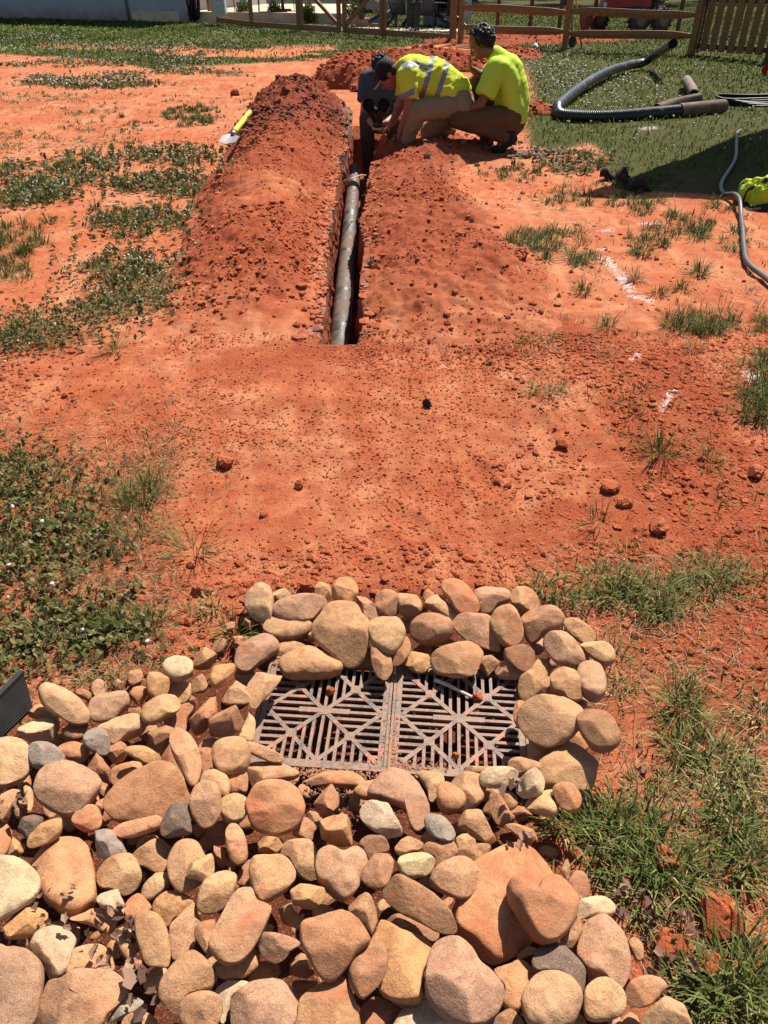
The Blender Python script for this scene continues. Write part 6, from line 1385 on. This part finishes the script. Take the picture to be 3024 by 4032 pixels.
def tree(px, py, h, seed, lab, low=.15):
    p = at(px, py) if py else Vector(px); r = np.random.default_rng(seed); e = empty('broadleaf_tree', (p.x, p.y, 0), 0, lab, 'tree', 'trees beyond the field')
    m = MB(); m.tube([(0, 0, 0), (.1, 0, h * .25), (.05, .1, h * .6), (0, 0, h * .9)], [.22, .16, .10, .03], 9)
    for k in range(9):
        a = r.uniform(0, 6.28); z = h * r.uniform(.15, .7); m.tube([(.05, 0, z), (math.cos(a) * h * .16, math.sin(a) * h * .16, z + h * .08), (math.cos(a) * h * .3, math.sin(a) * h * .3, z + h * .12)], [.06, .04, .015], 6)
    m.build('trunk', M_WOODD, e)
    nc = 46; cc = r.normal(size=(nc, 3)); cc /= np.linalg.norm(cc, axis=1)[:, None]; cc = cc * r.uniform(.45, 1, (nc, 1)) * [h * .36, h * .36, h * .44] + [0, 0, h * .5 + low * 0]; cc[:, 2] = np.maximum(cc[:, 2], h * low * .5)
    n = 7000; k = r.integers(0, nc, n); u = r.normal(size=(n, 3)); u /= np.linalg.norm(u, axis=1)[:, None]; c = cc[k] + u * (r.random(n) ** .5)[:, None] * h * r.uniform(.07, .13, nc)[k][:, None]; c[:, 2] = np.maximum(c[:, 2], .05)
    s = .10; d = r.normal(size=(n, 3)); d /= np.linalg.norm(d, axis=1)[:, None]; q = np.cross(d, r.normal(size=(n, 3))); q /= np.linalg.norm(q, axis=1)[:, None]
    V = np.stack([c - d * s, c + q * s * .6, c + d * s, c - q * s * .6], 1).reshape(-1, 3); me = np_mesh('crown', V, np.arange(n * 4).reshape(-1, 4)); add_attr(me, 'tint', np.repeat(np.clip(r.random(n) * .45 + .1 * (k % 4), 0, 1), 4)); link('crown', me, M_LAWN, e)
for i, (x, y, h, lab) in enumerate([(8.5, 42, 6.5, 'leafy green tree reaching the ground left of the tractor'), (4.6, 46, 7, 'dense tree behind the gap left of the rail fence middle post'), (13, 43, 7.5, 'dark tree right behind the tractor'), (17.5, 45, 8, 'dark tree behind the picket gate, left of the last one'), (21.5, 43, 7, 'dark tree behind the picket fence at the right'), (10.6, 52, 9, 'farther tall tree between the tractor and the leafy green tree'), (15.2, 54, 9, 'farther tall tree right of the tractor')]):
    tree((x, y, 0), None, h, 700 + i, lab)
# the building whose roof corner shades the right side
def shade_house():
    c = Vector((2.70, 8.20, 0)); A = c + Vector((5.6, 6.0, 0)); B = c + Vector((6.0, -0.9, 0)); Dd = A + (B - c); z = 3.1
    e = empty('house', (7.5, 9.6, 0), 0, 'house right of the frame whose roof shades the grass by the vest', 'house')
    m = MB(); m.add([c + Vector((0, 0, z)), B + Vector((0, 0, z)), Dd + Vector((0, 0, z)), A + Vector((0, 0, z)), c + Vector((0, 0, z + .2)), B + Vector((0, 0, z + .2)), Dd + Vector((0, 0, z + .2)), A + Vector((0, 0, z + .2))], [(3, 2, 1, 0), (4, 5, 6, 7), (0, 1, 5, 4), (1, 2, 6, 5), (2, 3, 7, 6), (3, 0, 4, 7)]); rel(m, e).build('roof', simple('roof_shingle3', (84, 80, 78), .9), e)
    W = [(6.0, 8.4), (8.6, 7.6), (13.0, 12.5), (8.0, 13.2)]; m = MB(); m.add([(x, y, 0) for x, y in W] + [(x, y, z) for x, y in W], [(3, 2, 1, 0), (0, 1, 5, 4), (1, 2, 6, 5), (2, 3, 7, 6), (3, 0, 4, 7)]); rel(m, e).build('wall', bpy.data.materials['beige_siding'], e)
shade_house()
# ------------------------------------------------------------ people
def capsule(m, a, b, ra, rb, n=16, flat_b=False):
    a = Vector(a); b = Vector(b); d = b - a; L = d.length
    if L < 1e-5: d = Vector((0, 0, 1)); L = 1e-5
    d = d / L; P = []; R = []
    for k in range(5): t = math.pi / 2 * (1 - k / 5); P.append(a - d * ra * math.sin(t)); R.append(max(ra * math.cos(t), 1e-4))
    P.append(a); R.append(ra); P.append(b); R.append(rb)
    if not flat_b:
        for k in range(1, 6): t = math.pi / 2 * k / 5; P.append(b + d * rb * math.sin(t)); R.append(max(rb * math.cos(t), 1e-4))
    x = d.orthogonal().normalized(); y = d.cross(x); vs = []
    for p, r in zip(P, R):
        for k in range(n): an = 2 * math.pi * k / n; vs.append(p + (x * math.cos(an) + y * math.sin(an)) * r)
    fs = [(i * n + k, i * n + (k + 1) % n, (i + 1) * n + (k + 1) % n, (i + 1) * n + k) for i in range(len(P) - 1) for k in range(n)]
    fs += [tuple(range(n))[::-1], tuple((len(P) - 1) * n + k for k in range(n))]; m.add(vs, fs)
def ellipsoid(m, c, r, R=None, n=16):
    c = Vector(c); vs = []; fs = []
    for i in range(n + 1):
        th = math.pi * i / n
        for k in range(n):
            an = 2 * math.pi * k / n; v = Vector((r[0] * math.sin(th) * math.cos(an), r[1] * math.sin(th) * math.sin(an), r[2] * math.cos(th))); v = R @ v if R is not None else v; vs.append(c + v)
    for i in range(n):
        for k in range(n): fs.append((i * n + k, (i + 1) * n + k, (i + 1) * n + (k + 1) % n, i * n + (k + 1) % n))
    m.add(vs, fs)
def melt(name, m, voxel, smooth, mats, parent, disp=None):
    me = bpy.data.meshes.new('tmp'); me.from_pydata(m.v, [], m.f); bm = bmesh.new(); bm.from_mesh(me); bmesh.ops.recalc_face_normals(bm, faces=bm.faces); bm.to_mesh(me); bm.free()
    o = bpy.data.objects.new('tmp', me); C.objects.link(o); r = o.modifiers.new('r', 'REMESH'); r.mode = 'VOXEL'; r.voxel_size = voxel; s = o.modifiers.new('s', 'SMOOTH'); s.iterations = smooth; s.factor = .5
    dg = bpy.context.evaluated_depsgraph_get(); dg.update(); new = bpy.data.meshes.new_from_object(o.evaluated_get(dg)); bpy.data.objects.remove(o)
    new.name = name; n = len(new.vertices); co = np.empty(n * 3, np.float32); new.vertices.foreach_get('co', co); co = co.reshape(-1, 3)
    if disp is not None:
        no = np.empty(n * 3, np.float32); new.vertices.foreach_get('normal', no); no = no.reshape(-1, 3); co = co + no * disp(co)[:, None]; new.vertices.foreach_set('co', co.astype(np.float32).ravel())
    if parent is not None: co = co - np.array(parent.location)[None]; new.vertices.foreach_set('co', co.astype(np.float32).ravel())
    new.polygons.foreach_set('use_smooth', [True] * len(new.polygons)); new.update()
    new.materials.clear()
    return link(name, new, mats, parent), co
def hand(m, wrist, d, nrm, curl=.9, s=1.0, side=1):
    """palm, four unequal bent fingers and a side thumb"""
    d = Vector(d).normalized(); nrm = Vector(nrm); nrm = (nrm - d * nrm.dot(d)).normalized(); sd_ = d.cross(nrm) * side; w_ = Vector(wrist)
    for k in (-1, 0, 1): capsule(m, w_ + sd_ * k * .016 * s, w_ + d * .075 * s + sd_ * k * .024 * s, .017 * s, .014 * s, 10)
    for i, L in enumerate((.072, .080, .074, .058)):
        p = w_ + d * .082 * s + sd_ * (1.5 - i) * .019 * s; dd = d.copy()
        for j, f in enumerate((.45, .32, .23)):
            dd = (dd * math.cos(curl * (.6 + .3 * j)) + nrm * math.sin(curl * (.6 + .3 * j))).normalized(); q = p + dd * L * f * s; capsule(m, p, q, .0095 * s - j * .0008, .0088 * s - j * .0008, 8); p = q
    p = w_ + d * .025 * s + sd_ * .026 * s; q = p + (sd_ * .8 + d * .5 + nrm * .3).normalized() * .04 * s; capsule(m, p, q, .013 * s, .010 * s, 8); capsule(m, q, q + (d * .8 + nrm * .5).normalized() * .03 * s, .010 * s, .0085 * s, 8)
def skin_mat(name, c):
    t = NT(name); n = t.noise(30, 4, .6); t.color(t.ramp(n, [(.3, tuple(x * .85 for x in s2l(c))), (.7, s2l(c))])).rough(.55).spec(.35); return t.m
SK_A = skin_mat('skin_pale', (206, 138, 110)); SK_B = skin_mat('skin_tanned', (176, 110, 84)); SK_C = skin_mat('skin_brown', (150, 98, 74))
def cloth_mat(name, c, var=.12, dirt=None):
    t = NT(name); col = s2l(c); a = t.ramp(t.noise(7, 4, .6), [(.3, tuple(x * (1 - var) for x in col)), (.7, col)])
    if dirt: a = t.mix(t.ramp(t.noise(4, 5, .7, dist=.5), [(.52, 0.0), (.7, .7)]), a, s2l(dirt))
    t.color(a).rough(.85).spec(.15); t.bump(t.noise(45, 4, .6), .25, .004); return t.m
HIVIS = cloth_mat('hi_vis_yellow', (232, 244, 74), .06, None); HIVIS2 = cloth_mat('hi_vis_green', (220, 250, 84), .06, None)
GREYT = simple('reflective_stripe', (140, 142, 144), .5, 20, .12); GREYSH = cloth_mat('slate_shirt', (86, 88, 98)); KHAKI = cloth_mat('khaki_trousers', (166, 142, 110), .15, (150, 112, 82)); BROWNP = cloth_mat('brown_trousers', (118, 88, 62), .15, (96, 68, 48)); DKP = cloth_mat('olive_trousers', (92, 84, 72)); BOOT = simple('dark_boot', (44, 34, 30), .7, 20, .3); BLACKH = simple('black_hair', (20, 15, 14), .6, 60, .3); BRH = simple('brown_hair', (58, 40, 32), .7, 60, .3); CAPM = simple('black_cap', (22, 22, 24), .8, 30, .2); EYE = simple('eye_white', (220, 214, 206), .3)
def wr(seed, amp=.010, sc=7):
    def f(co):
        n = fbm(co[:, 0] * sc + co[:, 2] * sc * .7, co[:, 1] * sc * .6, (co[:, 2] - co[:, 0] * .6) * sc * 1.8, 3, seed); return amp * (1 - 2.2 * np.abs(n))
    return f
J = atY
def head_geo(m, c, fwd, up, s=1.0):
    """skull, jaw, brow, nose, lips, ears around centre c, looking along fwd"""
    f = Vector(fwd).normalized(); u = Vector(up); u = (u - f * u.dot(f)).normalized(); r = f.cross(u); R = Matrix((r, f, u)).transposed(); c = Vector(c)
    L = lambda x, y, z: c + (r * x + f * y + u * z) * s
    ellipsoid(m, L(0, -.012, .03), (.074 * s, .093 * s, .088 * s), R); ellipsoid(m, L(0, .022, -.035), (.058 * s, .066 * s, .075 * s), R); ellipsoid(m, L(0, .055, -.088), (.026 * s, .022 * s, .02 * s), R, 10)
    capsule(m, L(0, .085, .012), L(0, .108, -.03), .010 * s, .014 * s, 10); capsule(m, L(-.014, .094, -.034), L(.014, .094, -.034), .009 * s, .009 * s, 8)
    capsule(m, L(-.035, .078, .022), L(.035, .078, .022), .012 * s, .012 * s, 8); capsule(m, L(-.02, .084, -.060), L(.02, .084, -.060), .008 * s, .008 * s, 8); capsule(m, L(-.017, .082, -.073), L(.017, .082, -.073), .008 * s, .008 * s, 8)
    for k in (-1, 1): ellipsoid(m, L(k * .076, -.01, -.012), (.010 * s, .020 * s, .032 * s), R, 10)
    return L, R
def eyes(L, parent, R, s=1.0):
    m = MB()
    for k in (-1, 1): ellipsoid(m, L(k * .030, .074, .004), (.013 * s, .010 * s, .010 * s), R, 10)
    m.v = [tuple(Vector(v) - parent.location) for v in m.v]; m.build('eyes', EYE, parent, smooth=True)
# ---- squatting worker, curly hair
def person_c():
    base = Vector((at(1960, 590).x, at(1960, 590).y, 0))
    e = empty('person', base, 0, 'squatting person with curly black hair, plain bright yellow T-shirt and brown trousers, hand at mouth', 'person', 'workers at the trench')
    near = 8.04; far = 8.42; mid = 8.24
    pel = J(2008, 452, mid); wst = J(2016, 370, mid); ch = J(1994, 285, mid); nk = J(1948, 214, mid); hd = J(1890, 172, mid - .01)
    shn = J(1955, 268, near + .05); shf = J(1958, 258, far); eln = J(1895, 408, near - .02); wrn = J(1820, 438, near + .04); elf = J(1893, 298, far - .02); wrf = J(1852, 268, far - .08)
    hpn = J(2000, 462, near + .10); knn = J(1797, 466, near); ann = J(1985, 535, near + .06); hpf = J(1985, 450, far - .06); knf = J(1872, 335, far); anf = J(1918, 548, far)
    b = MB(); fw = (Vector((-.80, -.05, -.60))); L, R = head_geo(b, hd, fw, (-.55, 0, .85), 1.08)
    capsule(b, hd + Vector((.03, 0, -.04)), nk, .055, .062); capsule(b, nk, ch, .07, .135); capsule(b, ch, wst, .135, .135); capsule(b, wst, pel, .135, .145)
    for s_, el_, wr_ in ((shn, eln, wrn), (shf, elf, wrf)):
        capsule(b, ch, s_, .10, .065); capsule(b, s_, el_, .056, .042); capsule(b, el_, wr_, .044, .028)
    hand(b, wrn, (wrn - eln).normalized() + Vector((0, 0, -.2)), (0, 0, -1), .7); hand(b, wrf, Vector((-.15, 0, 1)), (1, -.1, 0), .8)
    for h, k, a in ((hpn, knn, ann), (hpf, knf, anf)): capsule(b, h, k, .085, .062); capsule(b, k, a, .058, .04)
    for a, t in ((ann, J(1962, 585, near + .06)), (anf, J(1862, 578, far))): capsule(b, a, t, .04, .034)
    body, _ = melt('body', b, .009, 3, SK_C, e); eyes(L, e, R, 1.08)
    s = MB(); capsule(s, J(1955, 222, mid), ch, .085, .155); capsule(s, ch, wst, .158, .165); capsule(s, wst, J(2012, 440, mid), .165, .172); capsule(s, J(2012, 430, mid), J(2008, 470, mid), .172, .165, flat_b=True)
    capsule(s, J(2000, 300, near + .10), J(2020, 420, near + .10), .10, .11); capsule(s, J(2000, 300, far - .10), J(2020, 420, far - .10), .10, .11)
    capsule(s, ch, shn, .13, .092); capsule(s, ch, shf, .13, .09); capsule(s, shn, J(1908, 378, near), .095, .098, flat_b=True); capsule(s, shf, J(1915, 300, far), .09, .08, flat_b=True)
    melt('t_shirt', s, .011, 6, HIVIS2, e, wr(3, .009, 4.2))
    p = MB()
    for h, k, a, rr in ((hpn, knn, ann, 1), (hpf, knf, anf, 1)): capsule(p, h, k, .112, .084); capsule(p, k, a, .084, .066)
    capsule(p, hpn, hpf, .135, .135); capsule(p, J(2018, 448, mid), J(2012, 478, mid), .15, .14)
    melt('trousers', p, .011, 4, BROWNP, e, wr(5, .009, 8))
    for a, t, h in ((ann, J(1960, 588, near + .06), J(2018, 548, near + .06)), (anf, J(1856, 578, far), J(1925, 574, far))):
        bt = MB(); capsule(bt, a + Vector((0, 0, .05)), h, .062, .052); capsule(bt, h, t, .05, .042); capsule(bt, t + Vector((.04, 0, .0)), t + Vector((-.03, 0, 0)), .044, .038); melt('boot', bt, .010, 3, BOOT, e)
    h = MB(); c = hd + Vector((.015, 0, .045)); rng = np.random.default_rng(5); F = fw.normalized(); ellipsoid(h, c, (.105, .10, .095))
    for k in range(1100):
        u = Vector(rng.normal(size=3)).normalized()
        if u.dot(F) > .35 and u.z < .25: continue
        if u.z < -.55: continue
        q = c + Vector((u.x * .118, u.y * .112, u.z * .108)) * rng.uniform(.84, 1.06); rr = rng.uniform(.006, .012); t = u.orthogonal().normalized(); t.rotate(Quaternion(u, rng.uniform(0, 6))); capsule(h, q, q + (t * .8 + u * .5) * .022, rr, rr * .5, 6)
    melt('hair', h, .0065, 2, BLACKH, e, lambda co: .004 * fbm(co[:, 0] * 60, co[:, 1] * 60, co[:, 2] * 60, 2, 3))
person_c()
# ---- bending worker with cap and striped shirt
def person_b():
    base = Vector((at(1600, 585).x, at(1600, 585).y, 0)); near = 8.00; far = 8.40; mid = 8.22
    e = empty('person', base, 0, 'person bending low in black cap, striped high-visibility yellow shirt and khaki trousers', 'person', 'workers at the trench')
    ch = J(1622, 296, mid); md = J(1706, 312, mid); ws = J(1788, 362, mid); pel = J(1812, 398, mid); nk = J(1572, 276, mid); hd = J(1527, 294, mid - .02)
    shn = J(1606, 300, near + .04); shf = J(1606, 290, far); eln = J(1612, 420, near - .03); wrn = J(1576, 516, near + .03); elf = J(1572, 425, far); wrf = J(1540, 490, far - .1)
    hpn = J(1808, 412, near + .12); knn = J(1645, 436, near - .02); ann = J(1598, 565, near + .04); hpf = J(1808, 415, far - .08); knf = J(1690, 520, far + .02); anf = J(1770, 512, far + .1)
    b = MB(); fw = Vector((-.62, -.05, -.78)); L, R = head_geo(b, hd, fw, (-.75, 0, .62), 1.05)
    capsule(b, hd + Vector((.05, 0, 0)), nk, .055, .062); capsule(b, nk, ch, .07, .13); capsule(b, ch, md, .13, .135); capsule(b, md, ws, .135, .13); capsule(b, ws, pel, .13, .14)
    for s_, el_, wr_ in ((shn, eln, wrn), (shf, elf, wrf)): capsule(b, ch, s_, .10, .07); capsule(b, s_, el_, .058, .046); capsule(b, el_, wr_, .048, .030)
    hand(b, wrn, (-.25, .1, -1), (-1, 0, 0), .6); hand(b, wrf, (-.6, -.1, -.5), (0, 0, -1), .6)
    for h, k, a in ((hpn, knn, ann), (hpf, knf, anf)): capsule(b, h, k, .09, .065); capsule(b, k, a, .06, .042)
    melt('body', b, .009, 3, SK_B, e); eyes(L, e, R, 1.05)
    s = MB(); capsule(s, J(1585, 280, mid), ch, .085, .165); capsule(s, ch, md, .168, .182); capsule(s, md, ws, .182, .165); capsule(s, ws, J(1812, 380, mid), .165, .15, flat_b=True)
    capsule(s, J(1650, 320, near + .12), J(1780, 372, near + .12), .11, .10); capsule(s, J(1650, 320, far - .12), J(1780, 372, far - .12), .11, .10)
    capsule(s, ch, shn, .14, .10); capsule(s, ch, shf, .14, .10); capsule(s, shn, J(1610, 388, near - .01), .10, .085, flat_b=True); capsule(s, shf, J(1590, 380, far), .095, .08, flat_b=True)
    o, co = melt('work_shirt', s, .010, 5, [HIVIS, GREYT], e, wr(8, .012, 6)); co = co + np.array(base)[None]
    nf = len(o.data.polygons); cen = np.empty(nf * 3, np.float32); o.data.polygons.foreach_get('center', cen); cen = cen.reshape(-1, 3) + np.array(base)[None]
    def band(p, q, w_, y=8.1, seg=False):
        a = atY(*p, y); b_ = atY(*q, y); ax, az_ = b_.x - a.x, b_.z - a.z; L_ = math.hypot(ax, az_); dx, dz = cen[:, 0] - a.x, cen[:, 2] - a.z; d = np.abs(dx * az_ - dz * ax) / L_; t = (dx * ax + dz * az_) / L_ ** 2
        return (d < w_ / 2) & ((t > -.05) & (t < 1.05) if seg else np.ones(nf, bool))
    tor = ~((cen[:, 0] < atY(1632, 300, 8.1).x) & (cen[:, 2] < atY(1600, 330, 8.1).z) & (cen[:, 1] < 8.13))
    mi = (band((1706, 222), (1650, 410), .048) & tor) | (band((1766, 245), (1708, 400), .048) & tor)
    st_ = band((1585, 256), (1640, 252), .046, 8.05, True) | band((1640, 252), (1700, 276), .046, 8.05, True)
    mi |= st_ & tor
    mi |= band((1566, 384), (1636, 352), .05, 8.0, True) & ~tor
    o.data.polygons.foreach_set('material_index', mi.astype(np.int32))
    p = MB()
    for h, k, a in ((hpn, knn, ann), (hpf, knf, anf)): capsule(p, h, k, .118, .092); capsule(p, k, a, .090, .068)
    capsule(p, hpn, hpf, .14, .14); capsule(p, hpn, ann + Vector((0, 0, 0)), .001, .001)
    melt('trousers', p, .011, 4, KHAKI, e, wr(15, .010, 7))
    for a, t, h in ((ann, J(1568, 592, near), J(1606, 588, near + .05)), (anf, J(1734, 492, far - .04), J(1768, 505, far + .1))):
        bt = MB(); capsule(bt, a, h, .056, .05); capsule(bt, h, t, .05, .045); melt('boot', bt, .010, 3, BOOT, e)
    c = MB(); ellipsoid(c, L(0, -.014, .040), (.088, .108, .098), R, 18); c.v = [tuple(v) for v in c.v if True]
    o2, _ = melt('cap', c, .008, 2, CAPM, e)
    c = MB(); n = 12; V = []
    for i in range(2):
        for k in range(n + 1):
            a = math.pi * k / n; V.append(L(math.cos(a) * .072, .078 + math.sin(a) * .095, .040 - .012 * math.sin(a) - .018 * abs(math.cos(a)) - i * .005))
    m_ = n + 1; fs = [tuple(range(m_)), tuple(range(m_, 2 * m_))[::-1]] + [(k, k + m_, (k + 1) % m_ + m_, (k + 1) % m_) for k in range(m_)]; c.add(V, fs); c.v = [tuple(Vector(v) - base) for v in c.v]; c.build('brim', simple('cap_brim', (150, 112, 84), .8), o2)
    hm = MB(); ellipsoid(hm, L(0, -.05, -.004), (.080, .062, .062), R); melt('hair', hm, .009, 1, BRH, e)
person_b()
# ---- kneeling worker behind, holding the Y-shaped fitting
def person_a():
    base = Vector((at(1500, 470).x, 8.95, 0)); Y = 8.98
    e = empty('person', base, 0, 'person in slate grey short-sleeved shirt crouching in the trench and holding a Y-shaped pipe fitting', 'person', 'workers at the trench')
    ch = J(1500, 330, Y); ws = J(1500, 410, Y + .02); pel = J(1500, 470, Y + .02); nk = J(1497, 285, Y - .02); hd = J(1499, 268, Y - .16)
    L_ = lambda px, py, y: J(px, py, y)
    sl = J(1449, 312, Y); sr = J(1556, 314, Y); el = J(1434, 450, Y - .12); er = J(1566, 452, Y - .14); wl_ = J(1474, 498, Y - .36); wr_ = J(1520, 482, Y - .38)
    b = MB(); fw = Vector((.15, -.55, -.8)); L, R = head_geo(b, hd, fw, (0, -.4, .9), 1.05); capsule(b, hd, nk, .055, .06); capsule(b, nk, ch, .065, .12)
    for s_, e_, w_ in ((sl, el, wl_), (sr, er, wr_)): capsule(b, ch, s_, .11, .065); capsule(b, s_, e_, .056, .045); capsule(b, e_, w_, .047, .030)
    capsule(b, ch, ws, .13, .13); capsule(b, ws, pel, .13, .14)
    hand(b, wl_, (.9, -.15, .05), (0, .3, 1), .6, 1, -1); hand(b, wr_, (-.8, -.2, -.1), (0, .3, 1), .6, 1, 1)
    kl, kr = J(1446, 470, Y - .18), J(1552, 480, Y - .22); al = kl + Vector((0, .12, -.52)); ar = kr + Vector((0, .12, -.52))
    for h, k, a in ((J(1475, 475, Y), kl, al), (J(1525, 475, Y), kr, ar)): capsule(b, h, k, .085, .06); capsule(b, k, a, .055, .04)
    melt('body', b, .009, 3, SK_A, e); eyes(L, e, R, 1.05)
    s = MB(); capsule(s, J(1475, 325, Y), J(1478, 440, Y), .135, .14, flat_b=True); capsule(s, J(1527, 325, Y), J(1524, 440, Y), .135, .14, flat_b=True); capsule(s, nk + Vector((0, 0, -.05)), ch, .08, .15)
    capsule(s, ch, sl, .13, .09); capsule(s, ch, sr, .13, .09); capsule(s, sl, J(1437, 400, Y - .08), .09, .088, flat_b=True); capsule(s, sr, J(1562, 402, Y - .09), .09, .085, flat_b=True); melt('shirt', s, .011, 5, GREYSH, e, wr(21, .010, 6))
    p = MB()
    for h, k, a in ((J(1475, 475, Y), kl, al), (J(1525, 475, Y), kr, ar)): capsule(p, h, k, .11, .085); capsule(p, k, a, .082, .065)
    capsule(p, J(1480, 465, Y + .03), J(1520, 465, Y + .03), .15, .15); melt('trousers', p, .011, 4, DKP, e, wr(25, .009, 7))
    for a in (al, ar): bt = MB(); capsule(bt, a, a + Vector((0, .02, -.08)), .06, .05); capsule(bt, a + Vector((0, .02, -.09)), a + Vector((0, -.16, -.10)), .05, .042); melt('boot', bt, .011, 3, BOOT, e)
    h = MB(); rng = np.random.default_rng(9); ellipsoid(h, L(0, -.018, .045), (.085, .10, .085), R)
    for k in range(420):
        u = Vector(rng.normal(size=3)).normalized()
        if u.y > .3 and u.z < .3 or u.z < -.2: continue
        q = L(u.x * .088, -.018 + u.y * .10, .045 + u.z * .088); capsule(h, q, L(u.x * .10, -.01 + u.y * .115, .045 + u.z * .10), .007, .003, 6)
    melt('hair', h, .0065, 2, BRH, e, lambda co: .003 * fbm(co[:, 0] * 60, co[:, 1] * 60, co[:, 2] * 60, 2, 4))
    # the fitting, held in both hands
    jn = J(1487, 470, Y - .42); f = empty('pipe_fitting', jn, 0, 'black Y-shaped pipe fitting with two round open mouths held by the grey-shirted person', 'pipe fitting')
    st_ = J(1487, 505, Y - .40); m = MB(); m.tube([st_ - jn, Vector((0, 0, 0))], [.056, .056], 20)
    m.build('stem', M_PIPE, f, smooth=True)
    d = Vector((0, -.90, .44)).normalized()
    for px in (1451, 1511):
        t = J(px, 414, Y - .56) - jn; P_ = catmull([Vector((0, 0, 0)), t * .45 + Vector((0, .02, 0)), t - d * .08, t], 5)
        m = MB(); m.tube(P_, .055, 22, cap=False); m.build('branch', M_PIPE, f, smooth=True)
        m = MB(); m.tube([t - d * .035, t], [.061, .061], 24, cap=False); m.tube([t, t - d * .034], [.0605, .054], 24, cap=False); m.build('mouth_rim', M_PIPE, f, smooth=True)
        m = MB(); m.tube([t - d * .03, t - d * .006], .0545, 22); m.build('bore_shade_plug', M_INNER, f)  # capped black plug paints the shade inside the fitting's mouth
    m = MB(); q = (st_ - jn); m.tube([q + Vector((0, 0, .015)), q + Vector((0, 0, -.012))], .060, 20); m.build('collar', simple('white_collar', (206, 200, 190), .6), f, smooth=True)
person_a()
